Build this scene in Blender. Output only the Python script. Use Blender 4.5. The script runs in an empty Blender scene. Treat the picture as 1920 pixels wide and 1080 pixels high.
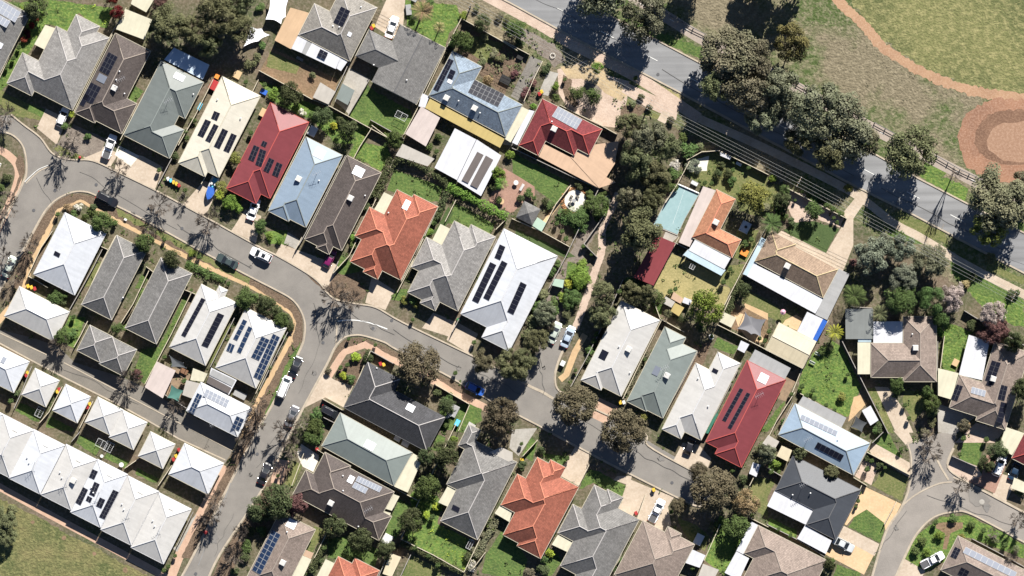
import bpy, bmesh, math, random
from mathutils import Vector, Matrix
sc = bpy.context.scene
C = sc.collection
R = math.radians
S = 0.11                       # metres per photo pixel

# ---------------------------------------------------------------- camera
cam_d = bpy.data.cameras.new('camera'); cam = bpy.data.objects.new('camera', cam_d); C.objects.link(cam)
CAM_H = 1500.0
cam.location = (0, 0, CAM_H)
cam_d.sensor_fit = 'HORIZONTAL'
cam_d.angle = 2*math.atan(960*S/CAM_H)
cam_d.clip_start = 10; cam_d.clip_end = 6000
sc.camera = cam
# ---------------------------------------------------------------- light
SUN_EL, SUN_AZ = R(41), R(22)   # azimuth from the top of the picture, clockwise
w = bpy.data.worlds.new('World'); sc.world = w; w.use_nodes = True
nt = w.node_tree; bg = nt.nodes['Background']
sky = nt.nodes.new('ShaderNodeTexSky'); sky.sky_type = 'NISHITA'; sky.sun_disc = False
sky.sun_elevation = SUN_EL; sky.sun_rotation = SUN_AZ
sky.air_density = .65; sky.dust_density = 0; sky.ozone_density = 2; sky.altitude = 300
nt.links.new(sky.outputs[0], bg.inputs[0]); bg.inputs[1].default_value = 0.05
ld = bpy.data.lights.new('sun', 'SUN'); ld.energy = 5.0; ld.angle = R(0.5); ld.color = (1.0, .955, .88)
lo = bpy.data.objects.new('sun', ld); C.objects.link(lo)
sd = Vector((math.sin(SUN_AZ)*math.cos(SUN_EL), math.cos(SUN_AZ)*math.cos(SUN_EL), math.sin(SUN_EL)))
lo.rotation_euler = sd.to_track_quat('Z', 'Y').to_euler(); lo.location = sd*200
sc.view_settings.view_transform = 'Standard'; sc.view_settings.look = 'None'
sc.view_settings.exposure = 1.15; sc.view_settings.gamma = 1; sc.view_settings.use_curve_mapping = False
sc.cycles.max_bounces = 5; sc.cycles.transparent_max_bounces = 6

# ---------------------------------------------------------------- materials
def _n(nt, t, **k):
    n = nt.nodes.new(t)
    for a, b in k.items(): setattr(n, a, b)
    return n
def mat(name, c1, c2=None, scale=1.0, rough=.85, c3=None, scale3=8.0, f3=.35, bump=0.0, spec=.3, contrast=(.35, .65), metal=0.0, kind=None, rnd=0.0, coat=0.0, per=.33, streak=None, st=.16):
    m = bpy.data.materials.new(name); m.use_nodes = True; nt = m.node_tree
    b = nt.nodes['Principled BSDF']; L = nt.links.new
    b.inputs['Roughness'].default_value = rough; b.inputs['Metallic'].default_value = metal
    b.inputs['Specular IOR Level'].default_value = spec
    if coat: b.inputs['Coat Weight'].default_value = coat; b.inputs['Coat Roughness'].default_value = .08
    b.inputs['Base Color'].default_value = (*c1, 1)
    tc = _n(nt, 'ShaderNodeTexCoord'); co = tc.outputs['Object']
    geo = _n(nt, 'ShaderNodeNewGeometry')
    if kind in ('tile', 'metal'): co = geo.outputs['Position']
    col = None
    if c2:
        nz = _n(nt, 'ShaderNodeTexNoise'); nz.inputs['Scale'].default_value = scale; nz.inputs['Detail'].default_value = 6; nz.inputs['Roughness'].default_value = .62
        L(co, nz.inputs['Vector'])
        mr = _n(nt, 'ShaderNodeMapRange'); mr.inputs[1].default_value = contrast[0]; mr.inputs[2].default_value = contrast[1]
        L(nz.outputs[0], mr.inputs[0])
        mx = _n(nt, 'ShaderNodeMix', data_type='RGBA'); mx.inputs[6].default_value = (*c1, 1); mx.inputs[7].default_value = (*c2, 1)
        L(mr.outputs[0], mx.inputs[0]); col = mx.outputs[2]
    if c3:
        nz = _n(nt, 'ShaderNodeTexNoise'); nz.inputs['Scale'].default_value = scale3; nz.inputs['Detail'].default_value = 5; nz.inputs['Roughness'].default_value = .7
        L(co, nz.inputs['Vector'])
        mr = _n(nt, 'ShaderNodeMapRange'); mr.inputs[1].default_value = .45; mr.inputs[2].default_value = .68; mr.inputs[4].default_value = f3
        L(nz.outputs[0], mr.inputs[0])
        mx = _n(nt, 'ShaderNodeMix', data_type='RGBA'); mx.inputs[6].default_value = (*c1, 1); mx.inputs[7].default_value = (*c3, 1)
        if col: L(col, mx.inputs[6])
        L(mr.outputs[0], mx.inputs[0]); col = mx.outputs[2]
    if streak is None: st = .05 if kind == 'metal' else .09
    if streak is not None or kind in ('tile', 'metal'):      # tyre tracks along a road, rain streaks down a roof
        mp = _n(nt, 'ShaderNodeMapping'); nz = _n(nt, 'ShaderNodeTexNoise'); nz.inputs['Scale'].default_value = 1; nz.inputs['Detail'].default_value = 3
        if streak is not None: mp.inputs['Rotation'].default_value = (0, 0, R(streak)); mp.inputs['Scale'].default_value = (.012, .75, 1); L(co, mp.inputs['Vector'])
        else:
            u0 = _n(nt, 'ShaderNodeUVMap'); mp.inputs['Scale'].default_value = (1.7, .16, 1); L(u0.outputs[0], mp.inputs['Vector'])
        L(mp.outputs[0], nz.inputs['Vector']); mr = _n(nt, 'ShaderNodeMapRange'); mr.inputs[1].default_value = .35; mr.inputs[2].default_value = .65; mr.inputs[3].default_value = 1-st; mr.inputs[4].default_value = 1+st*.7
        L(nz.outputs[0], mr.inputs[0]); vm = _n(nt, 'ShaderNodeVectorMath', operation='SCALE'); vm.inputs[0].default_value = c1
        if col: L(col, vm.inputs[0])
        L(mr.outputs[0], vm.inputs['Scale']); col = vm.outputs[0]
    if rnd:      # leaf to leaf and plant to plant variation
        oi = _n(nt, 'ShaderNodeObjectInfo')
        ad = _n(nt, 'ShaderNodeMath', operation='MULTIPLY_ADD'); ad.inputs[1].default_value = rnd; ad.inputs[2].default_value = 1-rnd*.45
        L(geo.outputs['Random Per Island'], ad.inputs[0])
        a2 = _n(nt, 'ShaderNodeMath', operation='MULTIPLY_ADD'); a2.inputs[1].default_value = .3; a2.inputs[2].default_value = .85
        L(oi.outputs['Random'], a2.inputs[0])
        mu = _n(nt, 'ShaderNodeMath', operation='MULTIPLY'); L(ad.outputs[0], mu.inputs[0]); L(a2.outputs[0], mu.inputs[1])
        hs = _n(nt, 'ShaderNodeHueSaturation'); hs.inputs['Color'].default_value = (*c1, 1)
        if col: L(col, hs.inputs['Color'])
        L(mu.outputs[0], hs.inputs['Value'])
        hh = _n(nt, 'ShaderNodeMath', operation='MULTIPLY_ADD'); hh.inputs[1].default_value = .05; hh.inputs[2].default_value = .475
        L(oi.outputs['Random'], hh.inputs[0]); L(hh.outputs[0], hs.inputs['Hue'])
        col = hs.outputs[0]
    if kind in ('tile', 'metal', 'ribs'):
        uv = _n(nt, 'ShaderNodeUVMap'); sp = _n(nt, 'ShaderNodeSeparateXYZ'); L(uv.outputs[0], sp.inputs[0])
        ax = sp.outputs[1] if kind == 'tile' else sp.outputs[0]
        mu = _n(nt, 'ShaderNodeMath', operation='MULTIPLY'); mu.inputs[1].default_value = 1/per; L(ax, mu.inputs[0])
        fr = _n(nt, 'ShaderNodeMath', operation='FRACT'); L(mu.outputs[0], fr.inputs[0])
        # one row of tiles laps the next / one rib of the sheet
        if kind == 'tile':
            prof = fr.outputs[0]
        else:
            pp = _n(nt, 'ShaderNodeMath', operation='PINGPONG'); pp.inputs[1].default_value = .5; L(fr.outputs[0], pp.inputs[0]); prof = pp.outputs[0]
        bp = _n(nt, 'ShaderNodeBump'); bp.inputs['Strength'].default_value = 1; bp.inputs['Distance'].default_value = (.05 if kind == 'tile' else .02)
        L(prof, bp.inputs['Height']); L(bp.outputs[0], b.inputs['Normal'])
        if kind == 'tile':
            br = _n(nt, 'ShaderNodeTexBrick'); br.inputs['Scale'].default_value = 1
            br.inputs['Brick Width'].default_value = .34; br.inputs['Row Height'].default_value = .33; br.inputs['Mortar Size'].default_value = .012
            br.inputs['Color1'].default_value = (.86, .86, .86, 1); br.inputs['Color2'].default_value = (1.1, 1.1, 1.1, 1); br.inputs['Mortar'].default_value = (.5, .5, .5, 1)
            L(uv.outputs[0], br.inputs['Vector'])
            mm = _n(nt, 'ShaderNodeMix', data_type='RGBA', blend_type='MULTIPLY'); mm.inputs[0].default_value = 1
            mm.inputs[6].default_value = (*c1, 1)
            if col: L(col, mm.inputs[6])
            L(br.outputs[0], mm.inputs[7]); col = mm.outputs[2]
    elif bump:
        nz = _n(nt, 'ShaderNodeTexNoise'); nz.inputs['Scale'].default_value = 2.2 if bump > .07 else 6; nz.inputs['Detail'].default_value = 5
        L(co, nz.inputs['Vector'])
        bp = _n(nt, 'ShaderNodeBump'); bp.inputs['Strength'].default_value = .8; bp.inputs['Distance'].default_value = bump
        L(nz.outputs[0], bp.inputs['Height']); L(bp.outputs[0], b.inputs['Normal'])
    if col: L(col, b.inputs['Base Color'])
    return m
def V3(a, k): return tuple(x*k for x in a)
M = {}
def tile(n, c, k2=.74):
    M[n] = mat(n, c, V3(c, k2), .3, .82, V3(c, 1.32), 2.2, .6, kind='tile', contrast=(.3, .7))
def metal(n, c, k2=.9, rough=.5, spec=.35, per=.2):
    M[n] = mat(n, c, V3(c, k2), .5, rough, V3(c, .82), 1.3, .35, kind='metal', spec=spec, per=per)
tile('grey_tile', (.235, .225, .215)); tile('mid_grey_tile', (.16, .155, .15)); tile('dark_grey_tile', (.105, .1, .1))
tile('charcoal_tile', (.055, .055, .06)); tile('brown_tile', (.14, .115, .10)); tile('dark_brown_tile', (.085, .07, .065))
tile('light_brown_tile', (.22, .175, .15)); tile('tan_brown_tile', (.25, .18, .13)); tile('orange_tile', (.28, .095, .062)); tile('terracotta_tile', (.36, .17, .10)); tile('red_tile', (.155, .03, .034))
tile('slate_blue_tile', (.19, .235, .29)); tile('warm_grey_tile', (.22, .205, .185))
metal('sage_metal', (.125, .14, .135)); metal('pale_sage_metal', (.17, .195, .185)); metal('cream_metal', (.50, .47, .395)); metal('red_metal', (.165, .037, .043))
metal('blue_metal', (.19, .245, .31)); metal('sky_metal', (.23, .30, .38)); metal('white_metal', (.46, .475, .505)); metal('off_white_metal', (.42, .41, .395)); metal('lilac_metal', (.50, .49, .50))
metal('charcoal_metal', (.05, .055, .065)); metal('grey_metal', (.27, .27, .27)); metal('cream_sheet', (.47, .445, .34)); metal('white_sheet', (.47, .475, .50))
metal('yellow_sheet', (.36, .28, .11)); metal('rust_sheet', (.42, .29, .18)); metal('pink_sheet', (.42, .36, .335)); metal('tan_sheet', (.42, .29, .20)); metal('maroon_sheet', (.16, .03, .035))
metal('green_grey_sheet', (.16, .17, .165)); metal('pale_blue_sheet', (.36, .45, .50)); metal('mint_sheet', (.32, .42, .34)); metal('olive_cream_sheet', (.47, .41, .29)); metal('clear_sheet', (.42, .50, .60), rough=.25)
metal('concrete_sheet', (.36, .335, .30)); metal('blue_tarp', (.03, .10, .38), rough=.35); metal('brown_strip', (.10, .085, .08))
def plain(n, c, rough=.6, **k): M[n] = mat(n, c, rough=rough, **k)
plain('wall_render', (.42, .37, .30), .9); plain('wall_brick', (.28, .14, .09), .9); plain('gutter_cream', (.42, .385, .30), .6); plain('ridge_mortar', (.3, .28, .26), .8)
plain('steel', (.5, .5, .52), .35, metal=.6); plain('dark_steel', (.08, .08, .085), .5); plain('glass_dark', (.015, .018, .022), .08, spec=.6)
plain('cable', (.22, .22, .21), .7); plain('panel_cell', (.009, .010, .018), .5, spec=.08); plain('panel_blue', (.012, .024, .055), .25, spec=.5); plain('panel_pale', (.13, .145, .18), .6, spec=.3); plain('panel_frame', (.25, .26, .28), .5); plain('panel_frame_dark', (.05, .052, .06), .5)  # panel_pale: sun reflected off the solar panels is put into the base colour
plain('cooler_plastic', (.42, .41, .39), .6); plain('skylight_dome', (.55, .56, .60), .5, spec=.3); plain('pipe', (.6, .6, .6), .5)
plain('rubber', (.02, .02, .02), .8); plain('lamp_red', (.4, .01, .01), .3); plain('lamp_white', (.8, .8, .75), .2); plain('chrome', (.6, .6, .62), .2, metal=1)
for n, c in dict(white=(.75,.75,.76), silver=(.42,.44,.45), pale_green=(.33,.37,.33), black=(.01,.01,.014), dark_green=(.035,.05,.05), magenta=(.13,.006,.065), blue=(.03,.10,.38), silver_blue=(.30,.36,.44), dark_blue=(.012,.03,.06), grey=(.09,.09,.10)).items():  # magenta is darkened, the shade over that car is in its paint
    plain('paint_'+n, c, .35, spec=.5, coat=.6)
for n, c in dict(red=(.30,.03,.03), yellow=(.52,.34,.04), green=(.03,.16,.06), blue=(.03,.1,.4), pink=(.5,.28,.34), white=(.5,.5,.5), orange=(.6,.2,.04), black=(.02,.02,.02), cyan=(.1,.4,.55), tan=(.42,.3,.17), grey=(.25,.25,.25), brown=(.15,.08,.045)).items():
    plain('plastic_'+n, c, .5)
# ground
M['ground'] = mat('ground', (.115, .085, .06), (.045, .06, .022), .12, .95, (.19, .155, .12), 1.6, .75, bump=.12)
M['asphalt'] = mat('asphalt', (.182, .168, .152), (.142, .131, .12), .25, .9, (.22, .21, .195), 5, .4, bump=.01)
M['asphalt_main'] = mat('asphalt_main', streak=27.7, st=.2, c1=(.195, .197, .202), c2=(.16, .162, .168), scale=.12, rough=.9, c3=(.22, .22, .215), scale3=6, f3=.35, bump=.01)
M['asphalt_warm'] = mat('asphalt_warm', (.22, .20, .18), (.17, .155, .14), .2, .9, (.28, .25, .22), 4, .4, bump=.01)
M['asphalt_lane'] = mat('asphalt_lane', (.16, .145, .125), (.125, .115, .10), .3, .9, (.2, .18, .16), 4, .4, bump=.01)
M['kerb'] = mat('kerb', (.36, .31, .245), (.28, .24, .19), .8, .9)
M['lawn'] = mat('lawn', (.07, .12, .028), (.04, .072, .02), .4, .95, (.135, .165, .048), 2.2, .8, bump=.22)
M['lawn_bright'] = mat('lawn_bright', (.085, .15, .03), (.042, .08, .02), .5, .95, (.18, .215, .055), 1.8, .85, bump=.3)
M['lawn_dark'] = mat('lawn_dark', (.036, .06, .02), (.05, .08, .026), .3, .95, (.075, .10, .036), 3, .6, bump=.08)
M['lawn_olive'] = mat('lawn_olive', (.12, .125, .045), (.065, .09, .025), .25, .95, (.21, .18, .09), 2.5, .7, bump=.12)
M['lawn_straw'] = mat('lawn_straw', (.27, .23, .105), (.18, .165, .07), .3, .95, (.36, .30, .15), 2.5, .6, bump=.12)
M['clay_tan'] = mat('clay_tan', (.24, .145, .095), (.22, .13, .085), .15, .95, (.38, .26, .19), 2, .5, bump=.06)
M['park_grass'] = mat('park_grass', (.135, .115, .075), (.052, .078, .022), .055, .95, (.24, .205, .14), 1.0, .8, bump=.4, contrast=(.45, .56))
M['oval_grass'] = mat('oval_grass', (.125, .128, .05), (.075, .086, .032), .045, .95, (.26, .235, .11), .8, .8, bump=.35, contrast=(.4, .62))
M['meadow'] = mat('meadow', (.14, .122, .055), (.065, .078, .028), .08, .95, (.2, .19, .08), 1.2, .8, bump=.35, contrast=(.42, .58))
M['red_dirt'] = mat('red_dirt', (.31, .19, .115), (.24, .14, .085), .2, .95, (.42, .30, .21), 2.5, .5, bump=.05)
M['red_clay'] = mat('red_clay', (.25, .13, .08), (.17, .09, .058), .12, .95, (.36, .235, .17), 2.5, .6, bump=.06)
M['brown_clay'] = mat('brown_clay', (.10, .055, .036), (.15, .085, .055), .2, .95, (.27, .17, .115), 2.5, .6, bump=.06)
M['mulch'] = mat('mulch', (.11, .075, .05), (.065, .045, .03), .8, .95, (.22, .165, .12), 4, .7, bump=.12)
M['mulch_grey'] = mat('mulch_grey', (.17, .145, .12), (.11, .09, .075), .5, .95, (.26, .22, .19), 3, .6, bump=.1)
M['dirt'] = mat('dirt', (.17, .11, .07), (.11, .08, .045), .3, .95, (.27, .19, .12), 2.5, .6, bump=.1)
M['gravel_pink'] = mat('gravel_pink', (.40, .31, .25), (.31, .23, .18), .5, .95, (.5, .42, .36), 4, .6, bump=.08)
M['concrete'] = mat('concrete', (.40, .33, .26), (.31, .25, .19), .3, .92, (.47, .41, .34), 2, .5, bump=.01)
M['concrete_grey'] = mat('concrete_grey', (.30, .285, .26), (.22, .205, .18), .3, .92, (.37, .35, .32), 2, .5, bump=.01)
M['concrete_white'] = mat('concrete_white', (.55, .52, .46), (.46, .43, .37), .3, .9, (.6, .6, .6), 2, .4)
M['concrete_orange'] = mat('concrete_orange', (.48, .34, .20), (.40, .28, .165), .3, .92, (.54, .41, .27), 2, .5, bump=.01)
M['sand'] = mat('sand', (.38, .29, .17), (.25, .19, .12), .5, .95, (.44, .36, .24), 2.5, .6, bump=.08)
M['paver_pink'] = mat('paver_pink', (.40, .27, .195), (.33, .21, .15), .5, .92, (.47, .35, .27), 4, .6, bump=.02)
M['paver_tan'] = mat('paver_tan', (.42, .29, .16), (.34, .23, .13), .5, .92, (.48, .36, .23), 4, .6, bump=.02)
M['paver_red'] = mat('paver_red', (.27, .16, .12), (.20, .12, .09), .6, .92, (.33, .22, .18), 4, .6, bump=.02)
M['path_grey'] = mat('path_grey', (.28, .235, .20), (.24, .2, .17), .5, .92, (.33, .29, .25), 3, .5)
M['gravel_grey'] = mat('gravel_grey', (.16, .15, .135), (.11, .10, .09), .3, .95, (.24, .22, .2), 3, .6, bump=.06)
M['road_paint'] = mat('road_paint', (.62, .62, .6), (.5, .5, .48), 2, .7)
M['pool_cover'] = mat('pool_cover', (.21, .31, .325), (.18, .28, .295), .4, .45, (.26, .36, .375), 2, .4, spec=.5)
M['fence_cream'] = mat('fence_cream', (.46, .41, .31), (.36, .32, .24), 1, .7)
M['fence_grey'] = mat('fence_grey', (.3, .28, .26), (.22, .2, .18), 1, .8)
M['fence_green'] = mat('fence_green', (.03, .13, .09), (.025, .1, .07), 1, .6)
M['timber'] = mat('timber', (.24, .17, .11), (.16, .115, .08), 1.5, .85)
M['bark'] = mat('bark', (.17, .14, .115), (.11, .09, .075), 4, .9)
M['bark_pale'] = mat('bark_pale', (.30, .26, .22), (.2, .17, .14), 3, .9)
def leaf(n, c, c2, rnd=.5): M[n] = mat(n, c, c2, 1.3, 1.0, rnd=rnd, spec=.03, contrast=(.4, .6))
leaf('leaf_gum', (.125, .13, .068), (.09, .098, .05)); leaf('leaf_grey', (.14, .145, .095), (.10, .108, .068)); leaf('leaf_dry', (.14, .13, .085), (.10, .10, .062))
leaf('leaf_brown', (.112, .094, .06), (.08, .07, .044)); leaf('leaf_green', (.08, .115, .04), (.055, .08, .03)); leaf('leaf_bright', (.13, .19, .04), (.08, .13, .028))
leaf('leaf_yellow', (.17, .17, .05), (.12, .125, .035)); leaf('leaf_olive', (.16, .15, .06), (.11, .11, .045)); leaf('leaf_dark', (.055, .068, .032), (.075, .088, .042)); leaf('leaf_red', (.13, .02, .02), (.08, .02, .016)); leaf('leaf_purple', (.13, .07, .065), (.09, .05, .045))
leaf('leaf_tan', (.26, .2, .11), (.18, .14, .07)); leaf('leaf_silver', (.155, .17, .125), (.11, .125, .09)); leaf('leaf_lime', (.30, .34, .05), (.2, .25, .04)); leaf('leaf_white', (.5, .48, .42), (.2, .2, .12)); leaf('leaf_pinkbare', (.34, .28, .26), (.24, .2, .18))

# ---------------------------------------------------------------- geometry helpers
def T(t, p):
    """photo pixel of a point traced in a 4x crop 'cr' (column, row) or in the full frame 'f'"""
    if t == 'f': return (p[0], p[1])
    return (int(t[0])*480+p[0]/4, int(t[1])*270+p[1]/4)
def W(t, p):
    x, y = T(t, p); return ((x-960)*S, (540-y)*S)
def obj(name, verts, faces, m, parent=None, uvs=None, smooth=False, mats=None, mi=None):
    me = bpy.data.meshes.new(name); me.from_pydata(verts, [], faces)
    for x in (mats or [m]): me.materials.append(M[x] if isinstance(x, str) else x)
    if mi: me.polygons.foreach_set('material_index', mi)
    if uvs:
        ul = me.uv_layers.new(name='UVMap')
        k = 0
        for f in uvs:
            for u in f: ul.data[k].uv = u; k += 1
    if smooth: me.polygons.foreach_set('use_smooth', [True]*len(me.polygons))
    me.update()
    o = bpy.data.objects.new(name, me); C.objects.link(o)
    if parent: o.parent = parent
    return o
class G:
    """collects shapes that belong to ONE mesh"""
    def __init__(s): s.v = []; s.f = []; s.uv = []; s.mi = []
    def add(s, vs, fs, uvs=None, mi=0):
        b = len(s.v); s.v += [tuple(x) for x in vs]
        for i, f in enumerate(fs):
            s.f.append(tuple(b+j for j in f)); s.mi.append(mi)
            s.uv.append(uvs[i] if uvs else [(vs[j][0], vs[j][1]) for j in f])
    def box(s, c, d, rz=0, mi=0, taper=1.0):
        cx, cy, cz = c; dx, dy, dz = d[0]/2, d[1]/2, d[2]/2; cs, sn = math.cos(rz), math.sin(rz); vs = []
        for z, k in ((-dz, 1), (dz, taper)):
            for x, y in ((-dx, -dy), (dx, -dy), (dx, dy), (-dx, dy)):
                x *= k; y *= k; vs.append((cx+x*cs-y*sn, cy+x*sn+y*cs, cz+z))
        s.add(vs, [(3, 2, 1, 0), (4, 5, 6, 7), (0, 1, 5, 4), (1, 2, 6, 5), (2, 3, 7, 6), (3, 0, 4, 7)], mi=mi)
    def slab(s, pts, z0, z1, mi=0):
        """prism over a polygon; z0/z1 numbers or per-point lists"""
        n = len(pts)
        a = z0 if isinstance(z0, list) else [z0]*n; b = z1 if isinstance(z1, list) else [z1]*n
        ar = sum(pts[i][0]*pts[(i+1) % n][1]-pts[(i+1) % n][0]*pts[i][1] for i in range(n))
        if ar < 0: pts = pts[::-1]; a = a[::-1]; b = b[::-1]
        e = (pts[1][0]-pts[0][0], pts[1][1]-pts[0][1]); l = math.hypot(*e) or 1; e = (e[0]/l, e[1]/l)
        vs = [(p[0], p[1], a[i]) for i, p in enumerate(pts)]+[(p[0], p[1], b[i]) for i, p in enumerate(pts)]
        fs = [tuple(range(n-1, -1, -1)), tuple(range(n, 2*n))]+[(i, (i+1) % n, n+(i+1) % n, n+i) for i in range(n)]
        uvs = [[(vs[j][0]*e[0]+vs[j][1]*e[1], -vs[j][0]*e[1]+vs[j][1]*e[0]) for j in f] for f in fs]
        s.add(vs, fs, uvs, mi)
    def tube(s, p, q, r0, r1=None, n=6, mi=0, cap=True):
        r1 = r0 if r1 is None else r1
        p = Vector(p); q = Vector(q); d = (q-p)
        if d.length < 1e-6: return
        d.normalize(); a = d.orthogonal().normalized(); b = d.cross(a); vs = []
        for c, r in ((p, r0), (q, r1)):
            for i in range(n):
                t = 2*math.pi*i/n; vs.append(c+a*math.cos(t)*r+b*math.sin(t)*r)
        fs = [(i, (i+1) % n, n+(i+1) % n, n+i) for i in range(n)]
        if cap: fs += [tuple(range(n-1, -1, -1)), tuple(range(n, 2*n))]
        s.add(vs, fs, mi=mi)
    def cyl(s, c, r, h, n=16, mi=0, r1=None): s.tube((c[0], c[1], c[2]), (c[0], c[1], c[2]+h), r, r1, n, mi)
    def out(s, name, m, parent=None, smooth=False, mats=None):
        return obj(name, s.v, s.f, m, parent, s.uv, smooth, mats, s.mi if mats else None)
def tag(o, label=None, cat=None, group=None, kind=None):
    if label: o['label'] = label
    if cat: o['category'] = cat
    if group: o['group'] = group
    if kind: o['kind'] = kind
    return o
def empty(name, loc, rz=0, label=None, cat=None, group=None):
    o = bpy.data.objects.new(name, None); C.objects.link(o); o.location = loc; o.rotation_euler = (0, 0, rz); o.empty_display_size = .3
    return tag(o, label, cat, group)
def copy_tree(o, parent=None):
    c = o.copy(); C.objects.link(c); c.parent = parent
    for k in ('label', 'group', 'category'):
        if parent is None and k in c: del c[k]
    for ch in o.children: copy_tree(ch, c)
    return c

# ---------------------------------------------------------------- ground sheets
_lay = []
def _rot(p, a=R(27)): return (p[0]*math.cos(a)-p[1]*math.sin(a), p[0]*math.sin(a)+p[1]*math.cos(a))
def level(pts):
    q = [_rot(p) for p in pts]; b = (min(x for x, y in q), min(y for x, y in q), max(x for x, y in q), max(y for x, y in q))
    l = 1
    for (bb, ll) in _lay:
        if b[0] < bb[2] and b[2] > bb[0] and b[1] < bb[3] and b[3] > bb[1]: l = max(l, ll+1)
    _lay.append((b, l)); return .004*l
def smooth_line(pts, n=6):
    if len(pts) < 3: return pts
    out = []
    P = [pts[0]]+list(pts)+[pts[-1]]
    for i in range(1, len(P)-2):
        for k in range(n):
            t = k/n; a, b, c, d = P[i-1], P[i], P[i+1], P[i+2]
            out.append(tuple(.5*((2*b[j])+(-a[j]+c[j])*t+(2*a[j]-5*b[j]+4*c[j]-d[j])*t*t+(-a[j]+3*b[j]-3*c[j]+d[j])*t**3) for j in (0, 1)))
    out.append(tuple(pts[-1])); return out
rg = random.Random(5)
def rough_edge(pts, amp, step=.7):
    out = []; n = len(pts)
    for i in range(n):
        a, b = pts[i], pts[(i+1) % n]; l = math.dist(a, b); k = max(1, int(l/step))
        for j in range(k):
            t = j/k; out.append((a[0]+(b[0]-a[0])*t+rg.uniform(-amp, amp), a[1]+(b[1]-a[1])*t+rg.uniform(-amp, amp)))
    return out
PATCHES = []
def patch(name, t, pts, m, amp=0, sm=False, z=None):
    p = [W(t, q) for q in pts]
    if sm: p = smooth_line(p+[p[0]], 6)[:-1]
    z = level(p) if z is None else z
    PATCHES.append((p, m))
    if amp: p = rough_edge(p, amp)
    if sum(p[i][0]*p[(i+1) % len(p)][1]-p[(i+1) % len(p)][0]*p[i][1] for i in range(len(p))) < 0: p = p[::-1]
    o = obj(name, [(x, y, z) for x, y in p], [tuple(range(len(p)))], m); o['kind'] = 'structure'; return o
def ribbon_pts(p, w0, w1, amp=0):
    """left/right offsets of a polyline"""
    L, Rr = [], []
    for i in range(len(p)):
        a = p[max(0, i-1)]; b = p[min(len(p)-1, i+1)]; dx, dy = b[0]-a[0], b[1]-a[1]; l = math.hypot(dx, dy) or 1
        nx, ny = -dy/l, dx/l
        if amp: L.append((p[i][0]+nx*(w0+rg.uniform(-amp, amp)), p[i][1]+ny*(w0+rg.uniform(-amp, amp)))); Rr.append((p[i][0]+nx*(w1+rg.uniform(-amp, amp)), p[i][1]+ny*(w1+rg.uniform(-amp, amp)))); continue
        L.append((p[i][0]+nx*w0, p[i][1]+ny*w0)); Rr.append((p[i][0]+nx*w1, p[i][1]+ny*w1))
    return L, Rr
def ribbon(name, t, pts, wd, m, sm=True, h=None, z=None, amp=0):
    p = [W(t, q) for q in pts]
    if sm: p = smooth_line(p, 14 if amp else 6)
    L, Rr = ribbon_pts(p, wd/2, -wd/2, amp)
    z = level(L+Rr) if z is None else z
    if 'foot' in name or 'path' in name: PATCHES.append((L+Rr[::-1], 'path'))
    g = G(); n = len(p)
    if h is None:
        g.add([(x, y, z) for x, y in L]+[(x, y, z) for x, y in Rr], [(i, n+i, n+i+1, i+1) for i in range(n-1)])
    else:
        vs = [(x, y, 0) for x, y in L]+[(x, y, 0) for x, y in Rr]+[(x, y, h) for x, y in L]+[(x, y, h) for x, y in Rr]
        fs = []
        for i in range(n-1):
            fs += [(2*n+i, 3*n+i, 3*n+i+1, 2*n+i+1), (i, 2*n+i, 2*n+i+1, i+1), (n+i, n+i+1, 3*n+i+1, 3*n+i)]
        fs += [(0, n, 3*n, 2*n), (n-1, 3*n-1, 4*n-1, 2*n-1)]
        g.add(vs, fs)
    o = g.out(name, m); o['kind'] = 'structure'; return o

# ---------------------------------------------------------------- roofs: exact union of hipped blocks
def clip(poly, a, b, c):
    """keep a*x+b*y+c >= 0"""
    out = []; n = len(poly)
    for i in range(n):
        p, q = poly[i], poly[(i+1) % n]; dp = a*p[0]+b*p[1]+c; dq = a*q[0]+b*q[1]+c
        if dp >= 0: out.append(p)
        if (dp > 0 and dq < 0) or (dp < 0 and dq > 0):
            t = dp/(dp-dq); out.append((p[0]+(q[0]-p[0])*t, p[1]+(q[1]-p[1])*t))
    return out
def area(p): return .5*sum(p[i][0]*p[(i+1) % len(p)][1]-p[(i+1) % len(p)][0]*p[i][1] for i in range(len(p)))
def edges_hp(poly):
    out = []
    for i in range(len(poly)):
        p, q = poly[i], poly[(i+1) % len(poly)]; dx, dy = q[0]-p[0], q[1]-p[1]; l = math.hypot(dx, dy)
        if l < 1e-6: continue
        a, b = -dy/l, dx/l; out.append((a, b, -(a*p[0]+b*p[1])))
    return out
def hip_faces(rect, k):
    """rect (x0,y0,x1,y1,flags) -> convex faces [(poly, plane)], plane h=a x+b y+c"""
    x0, y0, x1, y1, fl = rect
    pl = {}
    if 'W' not in fl: pl['W'] = (k, 0, -k*x0)
    if 'E' not in fl: pl['E'] = (-k, 0, k*x1)
    if 'S' not in fl: pl['S'] = (0, k, -k*y0)
    if 'N' not in fl: pl['N'] = (0, -k, k*y1)
    out = []
    for n, p in pl.items():
        poly = [(x0, y0), (x1, y0), (x1, y1), (x0, y1)]
        for m, q in pl.items():
            if m != n: poly = clip(poly, q[0]-p[0], q[1]-p[1], q[2]-p[2])
            if len(poly) < 3: break
        if len(poly) >= 3 and area(poly) > 1e-3: out.append((poly, p))
    return out
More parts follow.
